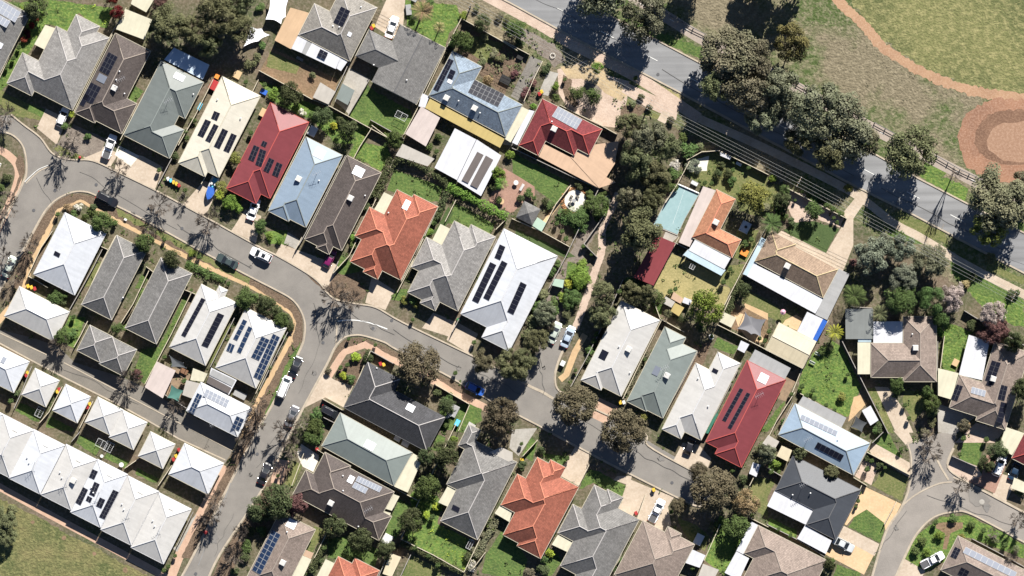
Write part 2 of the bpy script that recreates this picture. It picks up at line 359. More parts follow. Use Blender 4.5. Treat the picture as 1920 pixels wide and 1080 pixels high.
def envelope(rects, k):
    F = [hip_faces(r, k) for r in rects]; out = []
    for i, fs in enumerate(F):
        for poly, P in fs:
            pieces = [poly]
            for j, gs in enumerate(F):
                if j == i: continue
                for gp, Q in gs:
                    d = (Q[0]-P[0], Q[1]-P[1], Q[2]-P[2]); same = max(abs(x) for x in d) < 1e-4
                    if same and j > i: continue
                    nxt = []
                    for pc in pieces:
                        D = pc
                        for e in edges_hp(gp):
                            D = clip(D, *e)
                            if len(D) < 3: break
                        if len(D) >= 3 and not same: D = clip(D, *d)
                        if len(D) < 3 or abs(area(D)) < 2e-3: nxt.append(pc); continue
                        rest = pc
                        hps = edges_hp(gp)+([] if same else [d])
                        for (a, b, c) in hps:
                            o = clip(rest, -a, -b, -c)
                            if len(o) >= 3 and abs(area(o)) > 1e-3: nxt.append(o)
                            rest = clip(rest, a, b, c)
                            if len(rest) < 3: break
                    pieces = nxt
            out += [(p, P) for p in pieces]
    return out, F
def hgt(F, x, y):
    best = (-1, None)
    for fs in F:
        if not fs: continue
        inside = False
        for poly, P in fs:
            if all(a*x+b*y+c > -1e-6 for a, b, c in edges_hp(poly)):
                h = P[0]*x+P[1]*y+P[2]
                if h > best[0]: best = (h, P)
    return best
def outline_to_rects(pts):
    """rectilinear outline (already in the roof's own axes) -> every maximal rectangle, and the snapped outline"""
    n = len(pts); ed = []
    for i in range(n):
        p, q = pts[i], pts[(i+1) % n]; hor = abs(q[0]-p[0]) > abs(q[1]-p[1]); l = math.dist(p, q)
        ed.append([hor, (p[1]+q[1])/2 if hor else (p[0]+q[0])/2, l])
    mg = []
    for e in ed:
        if mg and mg[-1][0] == e[0]:
            a = mg[-1]; a[1] = (a[1]*a[2]+e[1]*e[2])/(a[2]+e[2]); a[2] += e[2]
        else: mg.append(e[:])
    if mg[0][0] == mg[-1][0]: mg.pop()
    out = []
    for i in range(len(mg)):
        a, b = mg[i], mg[(i+1) % len(mg)]; out.append((b[1], a[1]) if a[0] else (a[1], b[1]))
    xs = sorted(set(round(p[0], 5) for p in out)); ys = sorted(set(round(p[1], 5) for p in out))
    def ins(x, y):
        c = False
        for i in range(len(out)):
            p, q = out[i], out[(i+1) % len(out)]
            if (p[1] > y) != (q[1] > y) and x < (q[0]-p[0])*(y-p[1])/(q[1]-p[1])+p[0]: c = not c
        return c
    nx, ny = len(xs)-1, len(ys)-1
    cell = [[ins((xs[i]+xs[i+1])/2, (ys[j]+ys[j+1])/2) for j in range(ny)] for i in range(nx)]
    full = []
    for i0 in range(nx):
        for i1 in range(i0, nx):
            for j0 in range(ny):
                for j1 in range(j0, ny):
                    if all(cell[i][j] for i in range(i0, i1+1) for j in range(j0, j1+1)): full.append((i0, i1, j0, j1))
    mx = [r for r in full if not any(s != r and s[0] <= r[0] and s[1] >= r[1] and s[2] <= r[2] and s[3] >= r[3] for s in full)]
    return [(xs[a], ys[c], xs[b+1], ys[d+1], '') for a, b, c, d in mx], out

HOUSES = []          # (short name, px, py, radius)
EAVE = 2.65
def local_axes(ang):
    a = R(ang); return (math.cos(a), -math.sin(a)), (math.sin(a), math.cos(a))     # across, along (world)
def quad_of(t, q):
    if isinstance(q[0], str): t, q = q[0], q[1]
    return [W(t, p) for p in q]
def roof_sheet(root, name, pts, m, h, tilt=.25, th=.06, posts=True, label=None):
    """a flat sheet roof on posts, falling gently away from its highest side"""
    n = len(pts); ys = [p[1] for p in pts]; lo_, hi_ = min(ys), max(ys)
    z = [h+tilt*(y-lo_)/(hi_-lo_+1e-6) for y in ys]
    g = G(); g.slab(pts, [a-th for a in z], z); o = g.out(name, m, root)
    if label: o['label'] = label
    if posts:
        cx = sum(p[0] for p in pts)/n; cy = sum(p[1] for p in pts)/n
        for p, zz in zip(pts, z):
            g = G(); x = p[0]+(cx-p[0])*.06; y = p[1]+(cy-p[1])*.06; g.box((x, y, (zz-th)/2), (.1, .1, zz-th-.01)); g.out('post', 'gutter_cream', root)
    return o
RIDGE = {'grey_tile': 'ridge_light', 'orange_tile': 'ridge_orange', 'red_tile': 'ridge_red'}
plain('ridge_light', (.36, .34, .33), .8); plain('ridge_orange', (.5, .19, .12), .8); plain('ridge_red', (.36, .07, .06), .8); plain('ridge_brown', (.25, .21, .18), .8); plain('ridge_dark', (.10, .10, .105), .8); plain('ridge_white', (.46, .46, .47), .6); plain('ridge_sage', (.19, .21, .2), .6); plain('ridge_tan', (.42, .34, .2), .8)
def house(t, shape, m, short, label, ang=27, pitch=24, pan=(), ac=(), sky=(), vent=(), ver=(), cat='house', name='house', eave=EAVE, ridge='ridge_light', gut='gutter_cream', aerial=(), wall='wall_render', pcell='panel_cell'):
    U, Vv = local_axes(ang)
    def loc(p): return (p[0]*U[0]+p[1]*U[1], p[0]*Vv[0]+p[1]*Vv[1])
    def wor(p): return (p[0]*U[0]+p[1]*Vv[0], p[0]*U[1]+p[1]*Vv[1])
    rects = []; outlines = []
    flat = []
    for s in shape:
        if isinstance(s[0], (int, float)): flat.append(s)
        else:
            a, b = loc(W(t, s[0])), loc(W(t, s[1])); r = (min(a[0], b[0]), min(a[1], b[1]), max(a[0], b[0]), max(a[1], b[1]), s[2] if len(s) > 2 else '')
            rects.append(r); outlines.append([(r[0], r[1]), (r[2], r[1]), (r[2], r[3]), (r[0], r[3])])
    if flat:
        rr, ol = outline_to_rects([loc(W(t, p)) for p in flat]); rects += rr; outlines.append(ol)
    k = math.tan(R(pitch)); faces, F = envelope(rects, k)
    xs = [x for o in outlines for x, y in o]; ys = [y for o in outlines for x, y in o]
    c = ((min(xs)+max(xs))/2, (min(ys)+max(ys))/2); cw = wor(c)
    root = empty(name, (cw[0], cw[1], 0), 0, label, cat)
    HOUSES.append((short, cw[0]/S+960, 540-cw[1]/S, max(max(xs)-min(xs), max(ys)-min(ys))/2/S, [[wor(p) for p in o] for o in outlines]))
    def L3(x, y, z): return (x-cw[0], y-cw[1], z)
    # roof skin
    g = G()
    for poly, P in faces:
        if area(poly) < 0: poly = poly[::-1]
        gl = math.hypot(P[0], P[1]) or 1; gd = (P[0]/gl, P[1]/gl); cs = math.sqrt(1+gl*gl)
        vs = []; uv = []
        for x, y in poly:
            wx, wy = wor((x, y)); vs.append(L3(wx, wy, eave+P[0]*x+P[1]*y+P[2])); uv.append((x*gd[1]-y*gd[0], (x*gd[0]+y*gd[1])*cs))
        g.add(vs, [tuple(range(len(vs)))], [uv])
    roof = g.out('roof', m, root)
    # eave fascia + gutter along the outlines, gable ends
    gg = G(); gw = G()
    for o, r in zip(outlines, ([x for x in rects[:len(outlines)]])):
        n = len(o); ar = area(o); oo = o if ar > 0 else o[::-1]
        for i in range(n):
            p, q = oo[i], oo[(i+1) % n]; dx, dy = q[0]-p[0], q[1]-p[1]; l = math.hypot(dx, dy)
            if l < .05: continue
            nx, ny = dy/l, -dx/l; mx_, my_ = (p[0]+q[0])/2, (p[1]+q[1])/2
            # skip where another block covers the outside
            if hgt(F, mx_+nx*.1, my_+ny*.1)[0] > 0.01: continue
            a = wor((mx_+nx*.06, my_+ny*.06)); rz = math.atan2(dy, dx)-R(ang)
            hh = 0
            gg.box(L3(a[0], a[1], eave-.05), (l+.14, .085, .12), rz)
        # walls
        ins = .5; ip = []
        for i in range(n):
            p0, p1, p2 = oo[i-1], oo[i], oo[(i+1) % n]
            e1 = (p1[0]-p0[0], p1[1]-p0[1]); e2 = (p2[0]-p1[0], p2[1]-p1[1]); l1 = math.hypot(*e1) or 1; l2 = math.hypot(*e2) or 1
            ip.append((p1[0]+(-e1[1]/l1-e2[1]/l2)*ins, p1[1]+(e1[0]/l1+e2[0]/l2)*ins))
        ww = [wor(p) for p in ip]
        vs = [L3(x, y, 0) for x, y in ww]+[L3(x, y, eave+.12) for x, y in ww]
        gw.add(vs, [(i, (i+1) % n, n+(i+1) % n, n+i) for i in range(n)])
    for r in rects:
        for s in r[4]:
            e = {'W': ((r[0], r[3]), (r[0], r[1])), 'E': ((r[2], r[1]), (r[2], r[3])), 'S': ((r[0], r[1]), (r[2], r[1])), 'N': ((r[2], r[3]), (r[0], r[3]))}[s]
            mid = ((e[0][0]+e[1][0])/2, (e[0][1]+e[1][1])/2); hh = math.dist(*e)/2*k
            dx, dy = (c[0]-mid[0]), (c[1]-mid[1]); 
            sx = .06*(1 if s == 'W' else -1 if s == 'E' else 0); sy = .06*(1 if s == 'S' else -1 if s == 'N' else 0)
            tri = [wor((e[0][0]+sx, e[0][1]+sy)), wor((e[1][0]+sx, e[1][1]+sy)), wor((mid[0]+sx, mid[1]+sy))]
            gw.add([L3(*tri[0], eave-.02), L3(*tri[1], eave-.02), L3(*tri[2], eave+hh-.05)], [(0, 1, 2)])
    gw.out('wall', wall, root); gg.out('gutter', gut, roof)
    # ridge and hip cappings where the finished roof really creases
    gr = G()
    for r in rects:
        x0, y0, x1, y1, fl = r; wx, wy = x1-x0, y1-y0; hw = min(wx, wy)/2
        if wy >= wx:
            a = (x0+hw, y0+(0 if 'S' in fl else hw)); b = (x0+hw, y1-(0 if 'N' in fl else hw))
            segs = [(a, b)]+([] if 'S' in fl else [((x0, y0), a), ((x1, y0), a)])+([] if 'N' in fl else [((x0, y1), b), ((x1, y1), b)])
        else:
            a = (x0+(0 if 'W' in fl else hw), y0+hw); b = (x1-(0 if 'E' in fl else hw), y0+hw)
            segs = [(a, b)]+([] if 'W' in fl else [((x0, y0), a), ((x0, y1), a)])+([] if 'E' in fl else [((x1, y0), b), ((x1, y1), b)])
        for p, q in segs:
            l = math.dist(p, q)
            if l < .3: continue
            n = max(1, int(l/.4)); nx, ny = -(q[1]-p[1])/l*.15, (q[0]-p[0])/l*.15; run = None
            for i in range(n+1):
                ok = False
                if i < n:
                    tt = (i+.5)/n; x, y = p[0]+(q[0]-p[0])*tt, p[1]+(q[1]-p[1])*tt
                    h = hgt(F, x, y)[0]; h1 = hgt(F, x+nx, y+ny)[0]; h2 = hgt(F, x-nx, y-ny)[0]
                    mine = max([min(P[0]*x+P[1]*y+P[2] for _, P in hip_faces(r, k))], default=0)
                    ok = h1 > 0 and h2 > 0 and h1+h2 < 2*h-.02 and abs(mine-h) < .02
                if ok and run is None: run = i
                if not ok and run is not None:
                    A = (p[0]+(q[0]-p[0])*run/n, p[1]+(q[1]-p[1])*run/n); B = (p[0]+(q[0]-p[0])*i/n, p[1]+(q[1]-p[1])*i/n)
                    f = lambda Z: L3(*wor(Z), eave+min(P[0]*Z[0]+P[1]*Z[1]+P[2] for _, P in hip_faces(r, k))+.02)
                    gr.tube(f(A), f(B), .1, n=5); run = None
    if gr.v: gr.out('ridge_cap', ridge, roof)
    def on(p):
        q = loc(p); h, P = hgt(F, q[0], q[1])
        if P is None: return eave+.3, (0, 0)
        # gradient in world
        gx, gy = P[0]*U[0]+P[1]*Vv[0], P[0]*U[1]+P[1]*Vv[1]
        return eave+h, (gx, gy)
    for A in pan:
        tt = t
        if isinstance(A[0], str): tt = A[0]; A = A[1:]
        O, X, Y = (W(tt, q) for q in A[:3]); nx, ny = A[3], A[4]; pm = A[5] if len(A) > 5 else pcell
        if len(A) > 6: 
            zc, gd = A[6], (0, 0)
            cx, cy = O[0]+(X[0]-O[0]+Y[0]-O[0])/2, O[1]+(X[1]-O[1]+Y[1]-O[1])/2
        else:
            cx, cy = O[0]+(X[0]-O[0]+Y[0]-O[0])/2, O[1]+(X[1]-O[1]+Y[1]-O[1])/2
            zc, gd = on((cx, cy))
        ux, uy = ((X[0]-O[0])/nx, (X[1]-O[1])/nx), ((Y[0]-O[0])/ny, (Y[1]-O[1])/ny)
        Z = lambda x, y: zc+gd[0]*(x-cx)+gd[1]*(y-cy)+.10
        for i in range(nx):
            for j in range(ny):
                def pt(a, b): return (O[0]+ux[0]*(i+a)+uy[0]*(j+b), O[1]+ux[1]*(i+a)+uy[1]*(j+b))
                g = G()
                e = .012
                qs = [pt(e, e), pt(1-e, e), pt(1-e, 1-e), pt(e, 1-e)]
                if area(qs) < 0: qs = qs[::-1]
                g.slab([(x-cw[0], y-cw[1]) for x, y in qs], [Z(*q) for q in qs], [Z(*q)+.04 for q in qs], mi=1)
                lx = math.hypot(*ux); ly = math.hypot(*uy); a, b = .04/lx, .04/ly
                qs = [pt(e+a, e+b), pt(1-e-a, e+b), pt(1-e-a, 1-e-b), pt(e+a, 1-e-b)]
                if area(qs) < 0: qs = qs[::-1]
                g.add([L3(x, y, Z(x, y)+.046) for x, y in qs], [(0, 1, 2, 3)], mi=0)
                g.out('solar_panel', None, root, mats=[pm, 'panel_frame_dark' if pm == 'panel_cell' else 'panel_frame'])
    for p in ac:
        x, y = W(t, p); z, gd = on((x, y)); g = G(); rz = R(-ang)
        g.box((x-cw[0], y-cw[1], z+.42), (1.15, 1.15, .95), rz, taper=.86); 
        o = g.out('rooftop_cooler', 'cooler_plastic', root)
        g = G(); 
        for s in range(5): g.box((x-cw[0], y-cw[1], z+.2+s*.13), (1.2-.035*s, 1.2-.035*s, .025), rz)
        g.out('louvre_vent', 'pipe', o)
    for A in sky:
        x, y = W(t, A[0]); z, gd = on((x, y)); w_, l_ = A[1], A[2]; mm = A[3] if len(A) > 3 else 'skylight_dome'
        g = G(); cs, sn = math.cos(R(-ang)), math.sin(R(-ang)); qs = []
        for a, b in ((-w_/2, -l_/2), (w_/2, -l_/2), (w_/2, l_/2), (-w_/2, l_/2)):
            qs.append((x+a*cs-b*sn, y+a*sn+b*cs))
        zz = [z+gd[0]*(q[0]-x)+gd[1]*(q[1]-y) for q in qs]
        g.slab([(q[0]-cw[0], q[1]-cw[1]) for q in qs], [a-.02 for a in zz], [a+.14 for a in zz]); g.out('skylight', mm, root)
    for p in vent:
        x, y = W(t, p); z, gd = on((x, y)); g = G(); g.cyl((x-cw[0], y-cw[1], z-.1), .07, .5, 8); g.cyl((x-cw[0], y-cw[1], z+.36), .17, .14, 12, r1=.08); g.out('roof_vent', 'pipe', root)
    for p in aerial:
        x, y = W(t, p); z, gd = on((x, y)); x -= cw[0]; y -= cw[1]; g = G(); g.tube((x, y, z-.1), (x, y, z+2.2), .035, n=5); g.tube((x-.9, y-.5, z+2.1), (x+.9, y+.5, z+2.1), .025, n=4)
        for s in (-.8, -.4, 0, .4, .8): g.tube((x+s*.9+.25, y+s*.5-.45, z+2.1), (x+s*.9-.25, y+s*.5+.45, z+2.1), .018, n=4)
        g.out('aerial', 'steel', root)
    for A in ver:
        pts = quad_of(t, A[0]); pts = [(x-cw[0], y-cw[1]) for x, y in pts]
        roof_sheet(root, 'verandah_roof', pts, A[1], A[2] if len(A) > 2 else 2.35, A[3] if len(A) > 3 else .15)
    return root
def shed(t, pts, m, label, name='garden_shed', cat='shed', h=2.1, open_=False, tilt=.25, wall='fence_cream', short=None):
    p = [W(t, q) for q in pts]; cx = sum(a for a, b in p)/len(p); cy = sum(b for a, b in p)/len(p)
    root = empty(name, (cx, cy, 0), 0, label, cat); p = [(x-cx, y-cy) for x, y in p]
    roof_sheet(root, 'roof', p, m, h, tilt, posts=open_)
    if not open_:
        q = [(x*.93, y*.93) for x, y in p]; g = G(); g.slab(q, 0, h-.08); g.out('wall', wall, root)
    if short: HOUSES.append((short, cx/S+960, 540-cy/S, 12, []))
    return root
# ---------------------------------------------------------------- plants
def leaf_quads(g, rr, c, nrm, s, droop=0.0):
    """a small tuft: one bent leaf-cluster quad"""
    n = Vector(nrm).normalized(); a = n.orthogonal().normalized(); b = n.cross(a); t = rr.uniform(0, 6.28)
    u = a*math.cos(t)+b*math.sin(t); v = n.cross(u); c = Vector(c)
    su = s*rr.uniform(.7, 1.3); sv = s*rr.uniform(.45, .9)
    g.add([c-u*su*.5, c+v*sv*.5+n*s*.12, c+u*su*.5, c-v*sv*.5+n*s*.05], [(0, 3, 2, 1)])
def crown_mesh(seed, n, s, k, kr=(.22, .38), flat=.75, zmin=.42, dome=False, gap=.0, rim=.0):
    """unit crown: radius 1, z 0..1.  k clumps in an uneven shell, each made of leaf tufts"""
    rr = random.Random(seed); g = G(); cl = []
    lob = [1+rr.uniform(-.22, .16) for _ in range(7)]
    for i in range(k):
        t = rr.uniform(0, 6.283); rad = math.sqrt(rr.random())
        li = t/6.283*7; f = li-int(li); lim = lob[int(li) % 7]*(1-f)+lob[(int(li)+1) % 7]*f
        q = rr.uniform(*kr); rad = rad*(lim-q*.8)
        top = math.sqrt(max(0, 1-rad*rad*.85))
        z = zmin+(1-zmin)*(top*(rr.uniform(.78, 1) if dome else rr.uniform(.35, 1)))-q*.25
        cl.append((rad*math.cos(t), rad*math.sin(t), z, q))
    if rim:
        for i in range(int(k*rim)):
            t = rr.uniform(0, 6.283); cl.append((.8*math.cos(t), .8*math.sin(t), zmin+(1-zmin)*rr.uniform(.1, .5), rr.uniform(*kr)*.9))
    tot = sum(c[3]**2 for c in cl)
    for (x, y, z, q) in cl:
        m = max(6, int(n*q*q/tot))
        for j in range(m):
            d = Vector((rr.gauss(0, 1), rr.gauss(0, 1), rr.gauss(0, 1)+.35)).normalized()
            if d.z < -.3 and rr.random() < .6: d.z = -d.z
            r_ = q*(rr.random()**.33 if rr.random() < .5 else rr.uniform(.85, 1.08))
            p = (x+d.x*r_, y+d.y*r_, z+d.z*r_*flat*.6)
            if gap and rr.random() < gap: continue
            nn = (d*.8+Vector((rr.gauss(0, .3), rr.gauss(0, .3)+.25, rr.gauss(0, .3)+.5)))
            leaf_quads(g, rr, p, nn, s*rr.uniform(.7, 1.4))
    me = bpy.data.meshes.new('crown'); me.from_pydata(g.v, [], g.f); me.update()
    return me, cl
def limbs_mesh(seed, cl, zf=.35, r=.05, keep=14):
    rr = random.Random(seed); g = G(); f = Vector((rr.uniform(-.05, .05), rr.uniform(-.05, .05), zf))
    g.tube((0, 0, 0), f*.5, r*1.3, r, 8); g.tube(f*.5, f, r, r*.85, 8)
    for (x, y, z, q) in sorted(cl, key=lambda c: rr.random())[:keep]:
        e = Vector((x, y, z)); m = (f+e)/2+Vector((rr.uniform(-.06, .06), rr.uniform(-.06, .06), rr.uniform(0, .08)))
        g.tube(f, m, r*.55, r*.35, 5, cap=False); g.tube(m, e, r*.35, r*.12, 5, cap=False)
        for _ in range(2): g.tube(m, e+Vector((rr.uniform(-.2, .2), rr.uniform(-.2, .2), rr.uniform(-.1, .1))), r*.25, r*.06, 4, cap=False)
    me = bpy.data.meshes.new('trunk'); me.from_pydata([tuple(v) for v in g.v], [], g.f); me.update(); return me
def bare_mesh(seed, n0=6, depth=4, spread=.8):
    rr = random.Random(seed); gt = G(); gb = G()
    gt.tube((0, 0, 0), (0, 0, .3), .035, .026, 7)
    def br(p, d, l, r, dep):
        q = p+d*l; (gb).tube(p, q, r, r*.7, 4, cap=False)
        if dep == 0: return
        for _ in range(rr.choice((3, 3, 4)) if dep > 1 else 3):
            e = (d+Vector((rr.gauss(0, .3), rr.gauss(0, .3), rr.gauss(.02, .2)))).normalized()
            if e.z < -.1: e.z *= -.3
            br(p+d*l*rr.uniform(.45, 1), e, l*rr.uniform(.55, .8), max(r*.64, .0075), dep-1)
    for i in range(n0):
        a = 6.283*i/n0+rr.uniform(-.4, .4); d = Vector((math.cos(a)*spread, math.sin(a)*spread, rr.uniform(.35, 1))).normalized()
        br(Vector((0, 0, rr.uniform(.22, .32))), d, rr.uniform(.34, .46), .015, depth)
    ms = []
    for nme, g in (('trunk', gt), ('branches', gb)):
        me = bpy.data.meshes.new(nme); me.from_pydata([tuple(v) for v in g.v], [], g.f); me.update(); ms.append(me)
    return ms
def palm_mesh(seed, n=16, arch=.5, wide=.1):
    rr = random.Random(seed); g = G(); gt = G(); gt.tube((0, 0, 0), (0, 0, .8), .075, .06, 8)
    for i in range(n):
        a = 6.283*i/n+rr.uniform(-.15, .15); up = rr.uniform(.1, .35)*(1 if i % 2 else .5); L_ = rr.uniform(.8, 1.0); pts = []
        for j in range(9):
            t = j/8; rad = L_*t*(1-.08*t); z = .8+up*math.sin(t*2.2)-arch*.45*t*t; pts.append(Vector((rad*math.cos(a), rad*math.sin(a), z)))
        for j in range(8):
            p, q = pts[j], pts[j+1]; d = (q-p).normalized(); s = Vector((-math.sin(a), math.cos(a), 0))
            for k in range(2):
                b0 = p+(q-p)*(k*.5); w_ = wide*2*math.sin((j+k*.5+.6)/9*3.14)
                for sg in (1, -1):
                    tip = b0+s*sg*w_+d*w_*.9-Vector((0, 0, w_*.35)); g.add([b0, b0+(q-p)*.32, tip], [(0, 1, 2) if sg < 0 else (0, 2, 1)])
    ms = []
    for nme, gg in (('trunk', gt), ('fronds', g)):
        me = bpy.data.meshes.new(nme); me.from_pydata([tuple(v) for v in gg.v], [], gg.f); me.update(); ms.append(me)
    return ms
PROTO = {}
def proto(kind):
    if kind in PROTO: return PROTO[kind]
    out = []
    if kind == 'gum':
        for s in range(4):
            me, cl = crown_mesh(s+1, 9000, .062, 60, (.13, .27), gap=.1); out.append((me, limbs_mesh(s+1, cl, .38, .035, 20)))
    if kind == 'dome':
        for s in range(3):
            me, cl = crown_mesh(s+20, 7500, .07, 60, (.16, .27), flat=.9, zmin=.38, dome=True, rim=.35); out.append((me, limbs_mesh(s+20, cl, .36, .04, 12)))
    if kind == 'round':
        for s in range(4):
            me, cl = crown_mesh(s+40, 3600, .09, 34, (.2, .34), flat=.9, zmin=.35, dome=True, rim=.3); out.append((me, limbs_mesh(s+40, cl, .33, .04, 10)))
    if kind == 'lump':
        for s in range(2):
            me, cl = crown_mesh(s+60, 6000, .06, 22, (.24, .36), flat=1.1, zmin=.3, dome=True, rim=.3); out.append((me, limbs_mesh(s+60, cl, .3, .04, 8)))
    if kind == 'shrub':
        for s in range(5):
            me, cl = crown_mesh(s+80, 560, .2, 9, (.3, .5), flat=1.0, zmin=.05, dome=True); out.append((me, limbs_mesh(s+80, cl, .2, .05, 5)))
    if kind == 'ball':
        for s in range(2):
            me, cl = crown_mesh(s+95, 2200, .11, 14, (.38, .5), flat=1.1, zmin=.15, dome=True, rim=.5); out.append((me, limbs_mesh(s+95, cl, .2, .05, 5)))
    if kind == 'bare':
        for s in range(4): b = bare_mesh(s+3, 11, 4); out.append((b[1], b[0]))
    if kind == 'dead':
        b = bare_mesh(77, 5, 3, .35); out.append((b[1], b[0]))
    if kind == 'palm':
        for s in range(2): b = palm_mesh(s, 18); out.append((b[1], b[0]))
    if kind == 'yucca':
        for s in range(2): b = palm_mesh(s+9, 26, .25, .06); out.append((b[1], b[0]))
    PROTO[kind] = out; return out
_pn = random.Random(11)
_matcache = {}
def with_mat(me, m):
    k = (me.name, m)
    if k not in _matcache:
        c = me.copy(); c.materials.clear(); c.materials.append(M[m]); _matcache[k] = c
    return _matcache[k]
AUTO = []
def plant(t, x, y, r, H, kind, m, look, name=None, cat=None, label=None, group=None, var=None, crown='crown', bark='bark'):
    """r in photo pixels, H in metres"""
    px, py = T(t, (x, y)); wx, wy = W(t, (x, y)); ps = proto(kind); me, tr = ps[(var if var is not None else _pn.randrange(len(ps))) % len(ps)]
    nm = name or ('shrub' if kind in ('shrub', 'ball') else 'palm_tree' if kind in ('palm', 'yucca') else 'bare_tree' if kind in ('bare', 'dead') else 'gum_tree' if kind == 'gum' else 'tree')
    root = empty(nm, (wx, wy, 0), _pn.uniform(0, 6.28)); rr = r*S
    root.scale = (rr, rr, H)
    cn = {'bare': 'branches', 'dead': 'branches', 'palm': 'fronds', 'yucca': 'fronds', 'shrub': 'foliage', 'ball': 'foliage'}.get(kind, crown)
    c = bpy.data.objects.new(cn, with_mat(me, m)); C.objects.link(c); c.parent = root
    tk = bpy.data.objects.new('stem' if kind in ('shrub', 'ball') else 'trunk', with_mat(tr, bark)); C.objects.link(tk); tk.parent = root
    root['category'] = cat or ('shrub' if kind in ('shrub', 'ball') else 'palm' if kind in ('palm', 'yucca') else 'tree')
    if group: root['group'] = group
    if label: root['label'] = label
    else: AUTO.append([root, look, px, py])
    return root
def hedge(t, pts, wd, h, m, label, sm=False, dens=26, s=.34):
    p = [W(t, q) for q in pts]
    cx = sum(a for a, b in p)/len(p); cy = sum(b for a, b in p)/len(p); g = G(); rr = random.Random(len(HOUSES)+int(cx*10))
    gs = G()
    for i in range(len(p)-1):
        a, b = p[i], p[i+1]; l = math.dist(a, b); ux, uy = (b[0]-a[0])/l, (b[1]-a[1])/l
        n = int(l*dens*(wd+1.2*h))
        for _ in range(n):
            q = rr.uniform(-.02, 1.02)*l; wob = 1+.25*math.sin(q*1.3+i)+.15*math.sin(q*3.1); o = rr.uniform(-.5, .5)*wd*wob
            e = abs(o)/(wd*.5*wob); z = h*(1-.35*e**3)*(rr.uniform(.82, 1.05) if rr.random() < .7 else rr.uniform(.2, .9)); 
            nn = (-uy*o*1.2/wd+rr.gauss(0, .4), ux*o*1.2/wd+rr.gauss(0, .4), .8+rr.gauss(0, .3))
            leaf_quads(g, rr, (a[0]+ux*q-uy*o-cx, a[1]+uy*q+ux*o-cy, z), nn, s*rr.uniform(.7, 1.3))
        for k in range(max(1, int(l/1.2))):
            q = (k+.5)*1.2; gs.tube((a[0]+ux*q-cx, a[1]+uy*q-cy, 0), (a[0]+ux*q-cx, a[1]+uy*q-cy, h*.7), .05, .03, 5)
    root = empty('hedge', (cx, cy, 0), 0, label, 'hedge'); g.out('foliage', m, root); gs.out('stem', 'bark', root); return root
def inside(p, x, y):
    c = False
    for i in range(len(p)):
        a, b = p[i], p[(i+1) % len(p)]
        if (a[1] > y) != (b[1] > y) and x < (b[0]-a[0])*(y-a[1])/(b[1]-a[1])+a[0]: c = not c
    return c
HARD = []
def ground_cover(name, polys, m, label, dens=.8, s=.3, zmax=.35, cat='plants'):
    if not HARD: HARD.extend((q, (min(a for a, b in q), min(b for a, b in q), max(a for a, b in q), max(b for a, b in q))) for q, m_ in PATCHES if any(k in m_ for k in ('asphalt', 'concrete', 'paver', 'path')))
    g = G(); rr = random.Random(sum(map(ord, name))+len(polys))
    for t, pts in polys:
        p = [W(t, q) for q in pts]; x0 = min(a for a, b in p); x1 = max(a for a, b in p); y0 = min(b for a, b in p); y1 = max(b for a, b in p)
        for _ in range(int((x1-x0)*(y1-y0)*dens/3)):
            cx, cy = rr.uniform(x0, x1), rr.uniform(y0, y1); c = False
            for i in range(len(p)):
                a, b = p[i], p[(i+1) % len(p)]
                if (a[1] > cy) != (b[1] > cy) and cx < (b[0]-a[0])*(cy-a[1])/(b[1]-a[1])+a[0]: c = not c
            if not c or any(inside(q, cx, cy) for q, bb in HARD if bb[0] < cx < bb[2] and bb[1] < cy < bb[3]): continue
            for _ in range(rr.randint(3, 9)):
                leaf_quads(g, rr, (cx+rr.gauss(0, .28), cy+rr.gauss(0, .28), rr.uniform(.05, zmax)), (rr.gauss(0, .5), rr.gauss(0, .5), 1), s*rr.uniform(.6, 1.4))
    o = g.out(name, m); tag(o, label, cat, None, 'stuff'); return o

# ---------------------------------------------------------------- fences
def fence(t, pts, label=None, m='fence_cream', h=1.7, name='fence', th=.07, look=None):
    p = [W(t, q) for q in pts]; cx = sum(a for a, b in p)/len(p); cy = sum(b for a, b in p)/len(p)
    root = empty(name, (cx, cy, 0), 0, label, 'fence'); g = G(); gp = G()
    for i in range(len(p)-1):
        a, b = p[i], p[i+1]; l = math.dist(a, b); rz = math.atan2(b[1]-a[1], b[0]-a[0]); n = max(1, round(l/2.4))
        g.box(((a[0]+b[0])/2-cx, (a[1]+b[1])/2-cy, h/2-.03), (l-.02, th*.5, h-.1), rz)
        for k in range(n+1 if i == len(p)-2 else n):
            x = a[0]+(b[0]-a[0])*k/n-cx; y = a[1]+(b[1]-a[1])*k/n-cy
            q = G(); q.box((x, y, (h+.04)/2), (.09, .11, h+.04), rz); q.out('post', m, root)
        gp.box(((a[0]+b[0])/2-cx, (a[1]+b[1])/2-cy, h), (l, th*1.9, .06), rz)
    g.out('panel', m, root); gp.out('top_rail', m, root)
    if not label:
        k = len(p)//2; mx = (p[k-1][0]+p[k][0])/2; my = (p[k-1][1]+p[k][1])/2
        AUTO.append([root, look or 'thin cream boundary fence', mx/S+960, 540-my/S])
    return root

